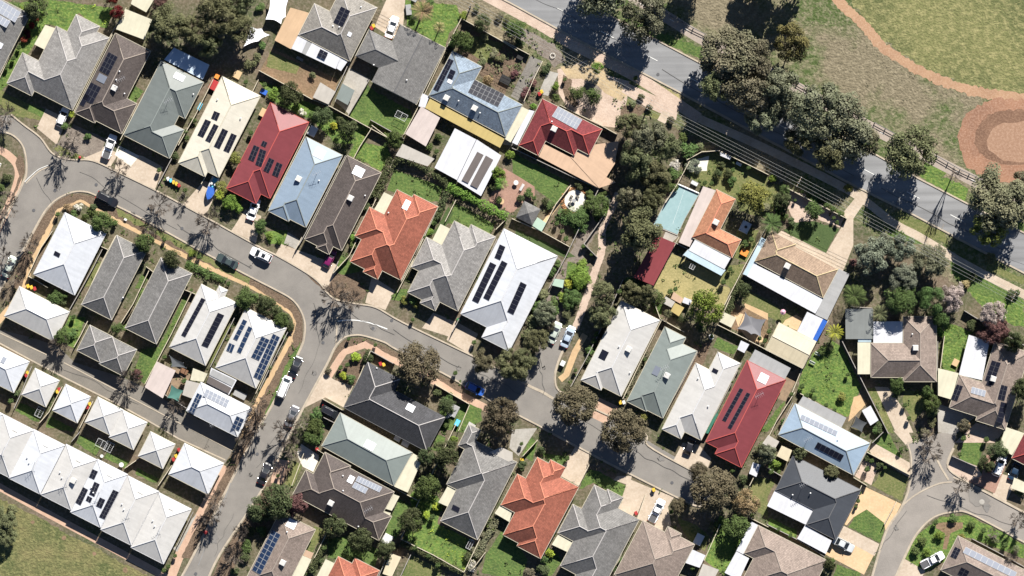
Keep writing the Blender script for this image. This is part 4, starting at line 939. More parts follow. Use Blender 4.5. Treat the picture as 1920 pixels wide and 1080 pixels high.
DRIVES = [
 ('00', [(345, 815), (505, 890), (425, 1085), (275, 960)], 'concrete'), ('01', [(680, -20), (890, 70), (825, 175), (625, 105)], 'concrete'), ('01', [(1070, 90), (1225, 175), (1160, 345), (860, 190), (890, 60)], 'concrete'), ('01', [(890, 10), (1045, 90), (980, 170), (860, 80)], 'concrete_white'), ('01', [(1530, 275), (1650, 310), (1560, 500), (1520, 540), (1375, 450)], 'concrete'), ('01', [(1840, 490), (1960, 540), (1920, 745), (1735, 650)], 'concrete'),
 ('11', [(190, 750), (600, 900), (620, 930), (530, 1085), (370, 970), (140, 840)], 'concrete'), ('11', [(240, 660), (345, 730), (300, 790), (210, 745)], 'concrete_grey'), ('12', [(870, -90), (1040, 20), (970, 165), (820, 110)], 'concrete'), ('12', [(1330, 185), (1490, 250), (1450, 365), (1245, 300)], 'concrete'), ('12', [(1490, 245), (1665, 345), (1600, 495), (1430, 390)], 'concrete'),
 ('12', [(500, 630), (590, 690), (730, 735), (655, 895), (520, 820), (360, 900), (480, 670)], 'concrete'), ('22', [(650, 820), (800, 890), (700, 1020), (575, 960)], 'paver_pink'), ('23', [(390, 250), (480, 100), (580, 170), (570, 280), (500, 405), (365, 330)], 'concrete'), ('23', [(870, 350), (1215, 490), (1170, 560), (1195, 700), (1150, 745), (960, 660), (800, 575)], 'concrete'),
 ('23', [(1280, 80), (1400, 95), (1495, 200), (1470, 265), (1340, 275), (1210, 215)], 'concrete'), ('23', [(0, -20), (190, -30), (50, 180), (-20, 120)], 'concrete_grey'), ('13', [(340, 90), (480, 180), (430, 300), (350, 260), (305, 160)], 'concrete_white'), ('33', [(705, 400), (1000, 540), (885, 760), (870, 680), (740, 580), (640, 640), (590, 700), (570, 690)], 'concrete_orange'), ('33', [(790, 80), (1080, 240), (1065, 345), (735, 150)], 'concrete'),
 ('33', [(560, 700), (835, 840), (720, 1070), (425, 915)], 'concrete_orange'), ('33', [(560, 700), (835, 840), (800, 930), (520, 780)], 'concrete'), ('33', [(725, 195), (830, 245), (775, 400), (650, 330)], 'gravel_pink'), ('33', [(1380, 185), (1565, 255), (1610, 330), (1500, 370), (1400, 330), (1345, 285)], 'gravel_pink'), ('33', [(1740, 310), (1870, 350), (1780, 535), (1685, 475)], 'concrete'), ('33', [(1640, 170), (1800, 210), (1700, 460), (1500, 370), (1600, 330)], 'paver_red'),
 ('32', [(800, 740), (900, 745), (1010, 900), (1090, 1085), (960, 1085)], 'concrete'), ('33', [(940, -10), (1050, -10), (1085, 60), (1045, 110)], 'concrete'), ('32', [(1280, 870), (1560, 960), (1400, 1100), (1270, 1080)], 'concrete_grey'), ('32', [(1380, 1080), (1440, 1000), (1900, 1080)] and [(1560, 1010), (1780, 1060), (1700, 1160), (1400, 1160)], 'gravel_pink'), ('33', [(1020, 950), (1180, 1040), (1150, 1100), (940, 1100)], 'concrete'),
 ('10', [(985, -20), (1120, -20), (1105, 180), (1060, 310), (890, 200)], 'concrete'), ('20', [(340, 520), (480, 480), (560, 450), (700, 560), (880, 610), (860, 760), (790, 960), (640, 940), (430, 830), (350, 700)], 'gravel_pink'), ('20', [(385, 560), (450, 600), (440, 700), (500, 780), (470, 810), (400, 740), (370, 640)], 'mulch'), ('20', [(560, 620), (680, 640), (660, 760), (560, 790), (470, 720)], 'mulch_grey'), ('20', [(820, 800), (960, 760), (1020, 830), (900, 900), (800, 960)], 'mulch'), ('20', [(360, 500), (520, 480), (600, 440), (700, 480), (720, 590), (840, 640), (900, 680), (820, 760), (700, 700), (640, 640), (520, 590), (420, 590)], 'sand'), ('20', [(140, 420), (230, 460), (90, 780), (-10, 720)], 'gravel_grey'), ('20', [(270, 530), (350, 550), (270, 720), (200, 700)], 'concrete_grey'), ('20', [(860, 620), (1250, 800), (1230, 900), (1000, 800), (820, 690)], 'gravel_pink'),
 ('20', [(1130, 830), (1190, 850), (1150, 930), (1090, 900)], 'concrete'), ('10', [(700, 510), (850, 590), (700, 860), (640, 800), (590, 760)], 'concrete_grey'), ('21', [(-60, 180), (60, 250), (170, 320), (170, 420), (90, 430), (0, 520), (-180, 430)], 'paver_red'), ('21', [(440, 300), (460, 320), (250, 600), (220, 640), (200, 620)], 'concrete_orange'), ('31', [(100, 650), (240, 720), (440, 820), (540, 890), (500, 940), (200, 780), (60, 690)], 'concrete'),
 ('21', [(1155, 650), (1250, 690), (1200, 740), (1130, 710)], 'concrete_grey'), ('32', [(130, 240), (210, 200), (260, 230), (220, 320), (110, 270)], 'concrete_orange'), ('22', [(1740, 110), (1920, 190), (1920, 240), (1750, 150)], 'paver_tan'), ('22', [(1660, 180), (1760, 200), (1900, 400), (1800, 420), (1700, 300)], 'concrete_orange'), ('13', [(1600, 820), (1660, 790), (1640, 880), (1570, 860)], 'timber'), ('13', [(950, 770), (1045, 830), (1015, 870), (925, 820)], 'concrete_grey'),
 ('00', [(-60, 1000), (60, 1010), (110, 960), (-60, 880)] and [(430, 1085), (520, 920), (800, 1040), (760, 1130), (640, 1180)], 'mulch_grey'), ('03', [(1290, 870), (1340, 850), (1440, 650), (1480, 610), (1330, 900)], 'concrete_grey'), ('22', [(1360, 430), (1500, 400), (1440, 560), (1350, 700), (1290, 690)], 'mulch'), ('02', [(1270, 600), (1450, 620), (1330, 860), (1250, 800)], 'timber'), ('10', [(1880, 900), (2010, 800), (1960, 1100), (1840, 1080)], 'concrete_grey'),
 ('13', [(140, 200), (250, 215), (190, 400), (110, 380)], 'paver_pink'), ('23', [(790, 330), (900, 330), (880, 400), (760, 360)], 'concrete'),
]
for t, p, m in DRIVES: Pt('driveway' if 'concrete' in m or 'paver' in m else 'yard_surface', t, p, m)
M['tar'] = mat('tar', (.07, .068, .065), rough=.6)
M['asphalt_worn'] = mat('asphalt_worn', (.135, .128, .12), (.165, .155, .145), .5, .9, (.19, .18, .17), 5, .5)
# --- markings, gutters, kerbs
ZM = max(l for b, l in _lay)*.004+.004
def zpatch(name, t, p, m, z=ZM): return patch(name, t, p, m, z=z)
for i, q in enumerate([KERB_A, KERB_B, KERB_C, KERB_D, KERB_E, KERB_F, KERB_G, KERB_H, KERB_I, MAINU, MAINL]):
    p = smooth_line([W('f', a) for a in q], 5) if i < 9 else [W('f', a) for a in q]
    o = None
    g = G(); L_, R_ = ribbon_pts(p, .09, -.09); n = len(p); h = ZM+.13
    vs = [(x, y, 0) for x, y in L_]+[(x, y, 0) for x, y in R_]+[(x, y, h) for x, y in L_]+[(x, y, h) for x, y in R_]; fs = []
    for k in range(n-1): fs += [(3*n+k, 3*n+k+1, 2*n+k+1, 2*n+k), (2*n+k, 2*n+k+1, k+1, k), (n+k, n+k+1, 3*n+k+1, 3*n+k)]
    g.add(vs, fs); g.out('kerb', 'kerb')['kind'] = 'structure'
    ribbon_z = ribbon('gutter_strip', 'f', [(x/S+960, 540-y/S) for x, y in p], .46, 'kerb', sm=False, z=ZM)
def dash(a, b, wd=.14, z=ZM+.004, m='road_paint', name='road_marking'):
    ribbon(name, 'f', [a, b], wd, m, sm=False, z=z)
d = (math.cos(R(27.7)), math.sin(R(27.7)))
for k in range(-2, 13):
    s = 92.5*k; a = (1045+s*d[0], 15.5+s*d[1]); dash(a, (a[0]+27*d[0], a[1]+27*d[1]))
for k in range(0, 26):
    q = [(1190, 2), (1242, 27), (1295, 60), (1325, 77), (1420, 125), (1497, 166), (1580, 212), (1672, 259), (1765, 307), (1815, 333), (1870, 362), (1990, 425)]
    s = k*32+10; acc = 0
    for i in range(len(q)-1):
        l = math.dist(q[i], q[i+1])
        if acc+l > s+8:
            u = ((q[i+1][0]-q[i][0])/l, (q[i+1][1]-q[i][1])/l); e = s-acc
            if e >= 0: dash((q[i][0]+u[0]*e, q[i][1]+u[1]*e), (q[i][0]+u[0]*(e+9), q[i][1]+u[1]*(e+9)), .1)
            break
        acc += l
ribbon('road_marking', '12', [(605, 250), (660, 243), (740, 241), (830, 255), (910, 280), (985, 308)], .22, 'road_paint', z=ZM+.004)
ribbon('gutter_strip', '12', [(608, 205), (606, 300), (600, 430)], .3, 'kerb', z=ZM+.004)
ribbon('gutter_strip', '01', [(195, 295), (240, 250), (300, 200), (370, 170)], .22, 'kerb', z=ZM+.004); ribbon('gutter_strip', '01', [(185, 285), (230, 240), (290, 190), (360, 160)], .12, 'road_paint', z=ZM+.008)
ribbon('gutter_strip', '22', [(70, 700), (140, 740), (230, 780), (310, 830)], .55, 'kerb', sm=False, z=ZM+.004)
ribbon('gutter_strip', '02', [(-60, 310), (350, 500)], .22, 'kerb', sm=False, z=ZM+.004); ribbon('gutter_strip', '02', [(480, 560), (880, 770), (1340, 1010), (1760, 1230)], .22, 'kerb', sm=False, z=ZM+.004)
ribbon('gutter_strip', '02', [(-10, 410), (240, 545), (480, 670), (900, 880), (1110, 995), (1340, 1130), (1690, 1290)], .3, 'kerb', sm=False, z=ZM+.004)
ribbon('gutter_strip', '33', [(1045, 85), (1120, 65), (1210, 40)], .4, 'kerb', sm=False, z=ZM+.004); ribbon('gutter_strip', '33', [(1255, 180), (1300, 270), (1355, 360)], .4, 'kerb', sm=False, z=ZM+.004); ribbon('gutter_strip', '33', [(1000, 560), (1080, 490), (1180, 430), (1290, 385), (1380, 375)], .3, 'kerb', z=ZM+.008)
ribbon('gutter_strip', '33', [(1390, 340), (1540, 400), (1720, 490), (1920, 600)], .3, 'kerb', sm=False, z=ZM+.012)
# sealed patches in the asphalt
zpatch('road_patch', 'f', [(1815, 915), (1840, 922), (1858, 938), (1850, 946), (1830, 950), (1818, 940)], 'asphalt', ZM+.004)
for k in range(5): dash((1430+k*85, 240+k*45), (1425+k*85, 250+k*45), .25, ZM+.008, 'asphalt', 'road_patch')
rc = random.Random(8)
for (x0, y0, x1, y1) in [(70, 330, 120, 440), (150, 320, 330, 430), (330, 420, 470, 500), (590, 570, 600, 640), (660, 590, 740, 628), (740, 620, 860, 690), (600, 640, 560, 740), (540, 780, 480, 880), (440, 960, 400, 1040), (880, 690, 980, 740), (1080, 780, 1180, 840), (1180, 840, 1290, 900), (1010, 660, 1020, 740), (1640, 1040, 1700, 960), (1740, 930, 1900, 985), (1240, 130, 1600, 330), (1650, 350, 1880, 470), (990, -10, 1180, 90), (120, 690, 260, 760)]:
    q = [(x0+(x1-x0)*k/7+rc.uniform(-3, 3), y0+(y1-y0)*k/7+rc.uniform(-3, 3)) for k in range(8)]
    ribbon('tar_seam', 'f', q, rc.uniform(.05, .1), 'tar', z=ZM+.016+.004*rc.random())
for k, (x0, y0) in enumerate([(110, 350), (250, 400), (360, 440), (470, 500), (600, 600), (700, 612), (810, 655), (860, 690), (590, 700), (530, 800), (470, 890), (400, 1010), (1020, 690), (1140, 815), (1240, 860), (1680, 990), (1850, 950), (1740, 900)]):
    r_ = rc.uniform(3, 9); Pt('oil_stain', 'f', [(x0+r_*math.cos(a/2.2)*rc.uniform(.5, 1.4), y0+r_*math.sin(a/2.2)*rc.uniform(.5, 1.4)) for a in range(14)], 'asphalt_worn', .1, True, ZM+.0035)
for nme, q in [('tar_seam', [(433, 905), (412, 960), (395, 1000), (372, 1060)]), ('tar_seam', [(1935, 500), (1880, 480), (1800, 437)])]:
    ribbon(nme, 'f', q, .12, 'asphalt_main', z=ZM+.012)
# ================================================================ HOUSES
H = house
H('00', [(228, 112), (-40, 640), (-500, 400), (-230, -130)], 'mid_grey_tile', 'grey house in the top left corner', 'dark grey tiled house cut by the top left corner of the photo', pan=[((12, 5), (165, 95), (-30, 85), 5, 2, 'panel_pale'), ((-45, 90), (90, 165), (-75, 140), 5, 1, 'panel_pale')], sky=[((10, 345), 1, 1.2)])
H('00', [(585, 110), (750, 205), (735, 240), (822, 288), (555, 820), (258, 690), (245, 720), (55, 625), (180, 400), (295, 460), (430, 200), (505, 240)], 'grey_tile', 'pale grey many-hipped house', 'pale grey tiled house with many hips beside a white hatchback driveway', ver=[([(345, 190), (420, 215), (340, 375), (262, 335)], 'cream_sheet', 2.3)])
H('00', [(870, 255), (1135, 385), (955, 740), (1030, 782), (920, 1000), (725, 912), (712, 925), (568, 845)], 'dark_brown_tile', 'dark brown house with roof panels', 'dark brown tiled house with two solar arrays, left of the sage roof', ridge='ridge_brown', pan=[((820, 392), (892, 432), (748, 530), 3, 4), ((688, 618), (768, 660), (620, 745), 3, 3), ((645, 700), (680, 718), (600, 785), 1, 2)], ac=[(865, 665)], sky=[((770, 592), 1.9, 1.6, 'panel_pale')], vent=[(880, 603), (905, 540), (940, 705)], aerial=[(915, 600)])
H('00', [(1215, 470), (1530, 610), (1398, 890), (1345, 870), (1310, 940), (1385, 975), (1275, 1190), (1085, 1095), (1078, 1080), (925, 1012)], 'sage_metal', 'sage green metal house', 'sage green metal roofed house with a clear verandah shaded by gum trees', ridge='ridge_sage', sky=[((1350, 580), 2.2, 1.3)], vent=[(1455, 710)], aerial=[(1270, 760)], ver=[([(1310, 360), (1575, 490), (1525, 600), (1235, 450)], 'clear_sheet', 2.45)])
H('00', [(1685, 590), (1955, 715), (1650, 1330), (1560, 1290), (1540, 1325), (1325, 1215)], 'cream_metal', 'cream metal house', 'cream metal roofed house with four short rows of solar panels', ridge='gutter_cream', pan=[((1545, 895), (1590, 915), (1485, 1015), 2, 3), ((1610, 930), (1648, 948), (1545, 1055), 2, 3), ((1675, 965), (1718, 985), (1610, 1100), 2, 3), ((1740, 1000), (1782, 1018), (1680, 1130), 2, 3), ((1612, 833), (1658, 853), (1588, 890), 2, 1)], vent=[(1635, 750), (1810, 890)])
H('f', [(510, 195), (579, 229), (508, 372), (490, 364), (480, 382), (424, 352)], 'red_metal', 'red metal house by the pale blue roof', 'red metal roofed house with short rows of panels beside the pale blue roof', ridge='ridge_red', gut='ridge_red', pan=[((489, 279), (501, 284), (480, 309), 2, 4), ((506, 296), (516, 301), (495, 320), 2, 3), ((520, 304), (531, 309), (511, 328), 2, 3), ((477, 272), (488, 277), (466, 299), 2, 3), ((494, 264), (503, 268), (490, 273), 2, 1)])
H('f', [(574, 257), (641, 291), (576, 427), (544, 411), (542, 415), (504, 396)], 'blue_metal', 'pale blue metal house', 'pale blue metal roofed house between a red roof and a brown roof', ridge='ridge_sage', ac=[(561, 336)], sky=[((600, 288), 2.1, 2.0)], vent=[(599, 339)], aerial=[(595, 326)])
H('11', [(690, 95), (932, 210), (655, 802), (582, 770), (548, 828), (455, 778), (463, 762), (360, 712)], 'dark_brown_tile', 'long dark brown house', 'long dark brown tiled house with a white skylight and magenta car at its front', ridge='ridge_brown', ac=[(712, 408)], sky=[((772, 208), 2.2, 1.9)], vent=[(820, 388)])
H('11', [(1060, 345), (1170, 400), (1185, 385), (1365, 465), (1090, 1018), (945, 950), (915, 1015), (805, 960), (820, 935), (710, 885), (790, 715), (745, 690), (850, 480), (965, 525)], 'orange_tile', 'bright orange tiled house', 'bright orange tiled house with many hips and one skylight mid photo', ridge='ridge_orange', sky=[((1130, 458), 1.2, 2.0)], vent=[(995, 517)], ver=[([(962, 363), (1030, 395), (965, 530), (888, 492)], 'cream_sheet', 2.3)])
H('f', [(852, 415), (880, 428), (883, 422), (926, 442), (862, 585), (826, 566), (815, 582), (788, 568), (792, 561), (765, 549), (785, 508), (771, 500), (800, 446), (829, 459)], 'grey_tile', 'grey house beside big white roof', 'grey tiled many-hipped house between the bright orange roof and big white roof', ver=[([(826, 420), (844, 429), (829, 460), (811, 450)], 'cream_sheet', 2.3)])
H('f', [(945, 430), (1046, 480), (954, 657), (904, 633), (913, 613), (864, 588)], 'white_metal', 'big white metal house', 'big white metal roofed house with long black strips of solar panels', ridge='ridge_white', gut='ridge_white', pan=[((937, 458), (948, 463), (927, 483), 1, 3), ((919, 491), (931, 497), (885, 563), 1, 8), ((941, 488), (952, 494), (906, 558), 1, 8), ((976, 528), (988, 534), (951, 584), 1, 7)])
H('10', [(435, 35), (562, 85), (640, -80), (905, 62), (708, 468), (325, 262)], 'warm_grey_tile', 'striped grey house with rusty annexe', 'striped warm grey roofed house with a rusty flat roofed annexe on its left', pan=[((640, 52), (712, 88), (583, 172), 2, 4), ((485, 370), (545, 400), (460, 420), 2, 2, 'panel_cell', 2.75)], sky=[((705, 262), .8, .9)], vent=[(580, 200), (628, 208), (790, 57)], ver=[([(262, 60), (400, 100), (265, 372), (142, 305)], 'rust_sheet', 2.5), ([(322, 262), (392, 292), (345, 400), (262, 365)], 'white_sheet', 2.4), ([(392, 292), (430, 310), (385, 420), (345, 400)], 'grey_metal', 2.38), ([(430, 312), (640, 425), (600, 520), (375, 415)], 'white_sheet', 2.4), ([(640, 425), (690, 462), (640, 535), (605, 515)], 'white_sheet', 2.3)])
H('10', [((1085, 190), (1205, 785), 'NS'), ((850, 225), (1097, 601), 'E')], 'mid_grey_tile', 'dark grey gabled house', 'dark grey gabled house with a palm shadow across its roof', pitch=20, vent=[(885, 490), (1133, 605)], ridge='ridge_dark')
H('10', [(1470, 390), (1700, 500), (1640, 600), (1998, 790), (1870, 1030), (1300, 720)], 'slate_blue_tile', 'blue grey house with yellow verandah', 'blue grey striped roofed house with a yellow verandah and two solar arrays', ang=28, ridge='ridge_sage', pan=[((1447, 440), (1485, 458), (1330, 672), 2, 6), ((1460, 520), (1500, 540), (1432, 585), 1, 2), ((1640, 600), (1865, 710), (1590, 695), 7, 3)], ac=[(1430, 738), (1640, 815)], sky=[((1455, 615), 1.0, .8)], vent=[(1520, 760), (1680, 850)], ver=[([(1305, 742), (1865, 1042), (1830, 1110), (1270, 812)], 'yellow_sheet', 2.3), ([(1245, 700), (1300, 725), (1270, 810), (1220, 800)], 'white_sheet', 2.3), (('20', [(70, 800), (130, 830), (-10, 1070), (-60, 1040)]), 'cream_sheet', 2.35), (('20', [(125, 825), (170, 835), (40, 1090), (0, 1070)]), 'white_sheet', 2.25)])
H('20', [(232, 752), (680, 968), (575, 1160), (490, 1120), (468, 1162), (246, 1060), (196, 1172), (45, 1085)], 'red_tile', 'dark red tiled house', 'dark red tiled house with white framed panels and tan roofed terrace', ridge='ridge_red', pan=[((345, 800), (527, 900), (298, 875), 7, 2, 'panel_pale')], ac=[(315, 970)], vent=[(298, 915)], ver=[(('21', [(245, 0), (420, 90), (780, 290), (650, 332), (200, 96)]), 'tan_sheet', 2.1, .05), (('21', [(440, 100), (520, 20), (800, -20), (770, 150), (700, 260), (650, 330)]), 'tan_sheet', 2.2, .05)])
H('21', [(1530, 345), (1672, 412), (1560, 640), (1722, 722), (1640, 850), (1350, 700)], 'terracotta_tile', 'terracotta house beside the pool', 'terracotta tiled house beside the covered swimming pool', ridge='ridge_orange', ac=[(1525, 588)], ver=[([(1380, 702), (1640, 852), (1590, 940), (1322, 797)], 'white_sheet', 2.45), ([(1322, 790), (1600, 945), (1567, 988), (1280, 832)], 'pale_blue_sheet', 2.3), ([(1432, 318), (1522, 348), (1330, 772), (1248, 738)], 'pink_sheet', 2.3)])
H('f', [(1442, 436), (1494, 454), (1490, 462), (1570, 505), (1543, 557), (1415, 492)], 'tan_brown_tile', 'brown house by the white iron roofs', 'brown tiled house with cream ridges wrapped by white sheet verandahs', ang=28, ridge='ridge_tan', ac=[(1475, 499)], ver=[([(1412, 494), (1543, 560), (1528, 588), (1400, 518)], 'white_sheet', 2.4), ([(1572, 504), (1592, 514), (1550, 600), (1528, 590), (1543, 558)], 'grey_metal', 2.42), ([(1427, 445), (1440, 451), (1408, 520), (1392, 514)], 'pale_blue_sheet', 2.3)])
H('32', [(1010, 215), (1255, 215), (1258, 700), (1010, 700), (1010, 668), (768, 668), (768, 415), (1010, 412)], 'light_brown_tile', 'square brown house', 'brown tiled L shaped house standing square to the photo edges', ang=0, ridge='ridge_brown', ac=[(1098, 448)], vent=[(1075, 345)], ver=[([(785, 250), (1005, 250), (1005, 414), (785, 414)], 'white_sheet', 2.45), ([(668, 408), (768, 408), (765, 645), (668, 645)], 'cream_sheet', 2.4), ([(672, 378), (770, 378), (770, 406), (672, 406)], 'pale_blue_sheet', 2.2)])
H('32', [(1430, 655), (1605, 705), (1690, 400), (1940, 480), (1790, 1055), (1550, 1000), (1562, 960), (1355, 895)], 'light_brown_tile', 'brown house at the right edge', 'brown tiled house at the right edge with scattered black solar panels', ang=17.5, ridge='ridge_brown', pan=[((1408, 720), (1456, 735), (1365, 832), 2, 3), ((1672, 540), (1738, 560), (1620, 690), 2, 4), ((1738, 722), (1790, 736), (1712, 830), 2, 3), ((1738, 850), (1788, 864), (1702, 1000), 1, 4), ((1640, 690), (1680, 702), (1625, 725), 2, 1), ((1522, 738), (1628, 768), (1510, 785), 4, 1, 'panel_pale')], ac=[(1680, 680)], vent=[(1810, 458)], ver=[([(1500, 350), (1655, 400), (1600, 690), (1425, 650)], 'white_sheet', 2.5), ([(1270, 600), (1425, 638), (1370, 835), (1270, 805)], 'cream_sheet', 2.4)])
H('22', [(820, 100), (1100, 235), (825, 812), (678, 742), (665, 765), (515, 687)], 'off_white_metal', 'white house left of the sage roof', 'off white metal roofed house with palm frond shadows on its upper edge', ridge='ridge_white', sky=[((685, 500), 1.5, 1.9, 'panel_cell')], ac=[(872, 458)], vent=[(883, 632), (800, 437)])
H('22', [(1145, 290), (1300, 372), (1280, 415), (1370, 470), (1142, 978), (1010, 915), (1005, 922), (860, 850)], 'pale_sage_metal', 'pale sage house', 'pale sage metal roofed house between two white roofed houses', ridge='ridge_sage', sky=[((1080, 620), 1.3, 1.9, 'panel_pale')], ac=[(1158, 655)], aerial=[(1140, 600)])
H('f', [(1345, 660), (1388, 681), (1313, 824), (1285, 810), (1274, 821), (1239, 803), (1306, 682), (1329, 692)], 'off_white_metal', 'white house left of the red panels', 'white metal roofed house directly left of the red roof with panels', ridge='ridge_white', sky=[((1340, 695), 1.2, .8, 'panel_cell')], vent=[(1308, 709), (1327, 761)])
H('f', [(1400, 676), (1470, 711), (1391, 877), (1340, 850), (1346, 840), (1323, 828)], 'red_metal', 'red house with two long panel strips', 'red metal roofed house with two long strips of panels and white skylight', ridge='ridge_red', gut='ridge_red', pan=[((1386, 727), (1393, 730), (1353, 787), 1, 8), ((1399, 735), (1406, 738), (1363, 801), 1, 9)], sky=[((1430, 709), 1.9, 1.9)], aerial=[(1422, 740)], ver=[([(1415, 655), (1482, 690), (1470, 712), (1402, 678)], 'grey_metal', 2.4)])
H('f', [(1487, 760), (1631, 826), (1600, 891), (1459, 815)], 'sky_metal', 'sky blue metal house', 'sky blue metal roofed house with a dark band of solar panels', ang=28, ridge='ridge_sage', pan=[((1532, 828), (1581, 853), (1526, 839), 6, 1), ((1502, 776), (1570, 808), (1498, 785), 8, 1, 'panel_pale')], sky=[((1512, 800), 1.3, .9)], vent=[(1569, 824)], aerial=[(1513, 822)], ver=[([(1505, 742), (1586, 783), (1576, 803), (1492, 762)], 'grey_metal', 2.35)])
H('33', [(175, 185), (700, 420), (500, 805), (285, 690), (338, 583), (58, 432)], 'charcoal_metal', 'charcoal metal house', 'charcoal metal roofed house with white flat roofs along its left side', ridge='ridge_dark', gut='ridge_dark', vent=[(180, 468), (312, 455)], aerial=[(260, 385)], ver=[([(50, 430), (340, 585), (285, 695), (-10, 552)], 'white_sheet', 2.35), ([(275, 695), (475, 812), (430, 912), (215, 797)], 'white_sheet', 2.2)])
H('f', [(1422, 984), (1548, 1050), (1500, 1150), (1390, 1095), (1410, 1045), (1394, 1036)], 'light_brown_tile', 'bottom brown house with strip roof', 'brown tiled house cut by the bottom edge with a white strip roof at left', ridge='ridge_brown', ver=[([(1408, 977), (1423, 985), (1396, 1040), (1380, 1032)], 'white_sheet', 2.35), ([(1380, 1033), (1404, 1046), (1385, 1087), (1358, 1073)], 'white_sheet', 2.25)])
H('f', [(1795, 1005), (1935, 1075), (1900, 1140), (1763, 1066)], 'light_brown_tile', 'bottom right corner house', 'brown tiled house with a white row of panels in the bottom right corner', ridge='ridge_brown', pan=[((1809, 1024), (1905, 1072), (1803, 1035), 9, 1, 'panel_pale'), ((1789, 1024), (1800, 1029), (1780, 1042), 2, 3), ((1800, 1062), (1816, 1070), (1794, 1074), 2, 2)])
H('f', [(1924, 805), (1982, 830), (1952, 887), (1894, 858)], 'red_tile', 'red house at the right edge', 'red tiled house cut by the right edge with a cream lattice verandah', ridge='ridge_red', ver=[([(1884, 800), (1920, 812), (1896, 853), (1872, 837)], 'cream_sheet', 2.3)])
H('01', [(500, 520), (792, 668), (570, 1140), (255, 968)], 'white_metal', 'white house inside the street corner', 'white metal roofed house inside the curve of the street', ridge='ridge_white', gut='ridge_white', pan=[((420, 800), (465, 823), (408, 830), 1, 1)], aerial=[(490, 1060)])
H('f', [(218, 440), (274, 469), (212, 602), (157, 571)], 'mid_grey_tile', 'left long grey house', 'long grey tiled house, left one of two matching narrow grey roofs', vent=[(232, 558)])
H('f', [(302, 482), (361, 514), (294, 645), (237, 615)], 'mid_grey_tile', 'right long grey house', 'long grey tiled house, right one of two matching narrow grey roofs')
H('02', [((680, 278), (755, 555)), ((849, 369), (930, 658))], 'mid_grey_tile', 'grey twin pyramid roof', 'small grey building with twin pyramid roofs above the back lane', gut='gutter_cream', cat='garage', name='garage')
H('f', [(37, 538), (132, 583), (104, 640), (10, 593)], 'off_white_metal', 'white house at the left edge', 'white metal roofed house near the left edge above the back lane', ridge='ridge_white', sky=[((64, 570), .8, 1.2)])
H('f', [(380, 533), (406, 547), (412, 536), (428, 544), (422, 556), (444, 567), (388, 686), (318, 650)], 'off_white_metal', 'white house with two panel strips', 'off white metal roofed house with two single strips of dark panels', ridge='ridge_white', pan=[((379, 558), (387, 562), (341, 628), 1, 9), ((410, 586), (422, 591), (379, 647), 1, 8)])
H('f', [(465, 577), (536, 615), (482, 728), (403, 688)], 'off_white_metal', 'white house with blue panels', 'off white metal roofed house with several rows of blue solar panels', ridge='ridge_white', pan=[((457, 598), (465, 602), (438, 635), 1, 4), ((467, 611), (475, 615), (445, 659), 1, 5), ((431, 642), (442, 647), (425, 657), 2, 1), ((492, 630), (507, 637), (472, 669), 2, 5), ((513, 625), (526, 632), (476, 706), 2, 9)], pcell='panel_blue')
H('f', [(376, 717), (474, 764), (446, 819), (352, 770)], 'white_metal', 'white house with pergola grid', 'white metal roofed building with pale panels and a gridded pergola above it', ridge='ridge_white', gut='ridge_white', pan=[((371, 736), (381, 741), (355, 770), 2, 4, 'panel_blue'), ((388, 728), (432, 750), (382, 742), 6, 2, 'panel_pale'), ((445, 779), (459, 786), (435, 801), 2, 3, 'panel_blue')], aerial=[(403, 794)], ver=[([(397, 689), (445, 712), (430, 740), (390, 719)], 'white_sheet', 2.4), ([(399, 692), (442, 713), (436, 724), (394, 703)], 'grey_metal', 2.56), ([(393, 705), (435, 727), (429, 738), (388, 717)], 'brown_strip', 2.54)])
H('f', [(-30, 635), (58, 677), (27, 735), (-60, 692)], 'white_metal', 'white roof on the left edge', 'white metal roofed house cut by the left edge below the back lane', ridge='ridge_white', sky=[((9, 675), .9, 1.3, 'panel_pale')])
HG = dict(cat='garage', name='garage', ridge='ridge_white')
H('02', [((270, 600), (350, 890))], 'off_white_metal', 'first small garage by the lane', 'small off white garage, leftmost of the separate garages below the lane', **HG)
H('02', [((500, 720), (585, 1010))], 'white_metal', 'second small garage by the lane', 'small bluish white pyramid garage, second from the left below the lane', **HG)
H('02', [((740, 815), (830, 1100)), ((926, 912), (1005, 1210))], 'off_white_metal', 'double garage by the lane', 'double garage with two joined white pyramid roofs below the lane', **HG)
H('03', [((1135, -5), (1225, 272))], 'off_white_metal', 'fourth small garage by the lane', 'small off white pyramid garage between the double garage and corner garage', **HG)
H('03', [(1385, 90), (1690, 225), (1560, 467), (1270, 312)], 'white_metal', 'corner garage by the street', 'wide white hipped garage at the end of the lane beside the street', **HG)
RW = dict(cat='terraced house', name='terraced_house', ridge='ridge_white', gut='ridge_white', pitch=22)
rowp = [((30, -135), (80, 340)), ((258, -22), (308, 462)), ((503, 90), (540, 582)), ((737, 202), (760, 712)), ((967, 327), (990, 845)), ((1197, 452), (1230, 985))]
H('03', [((-195, -250), (-150, 222))], 'white_metal', 'row house at the left edge', 'white terraced house at the left edge, uppermost of the long row', **RW)
rl = ['cream roofed terraced house, second along the row from the left edge', 'bluish white terraced house, third along the row from the left edge', 'cream terraced house with rooftop cooler, fourth along the row', 'white terraced house with five groups of dark solar panels', 'cream terraced house right of the one with solar panels', 'cream white terraced house at the lower right end of the row']
rs = ['second house of the row', 'third house of the row', 'fourth house of the row', 'row house with panels', 'row house right of the panels', 'last house of the row']
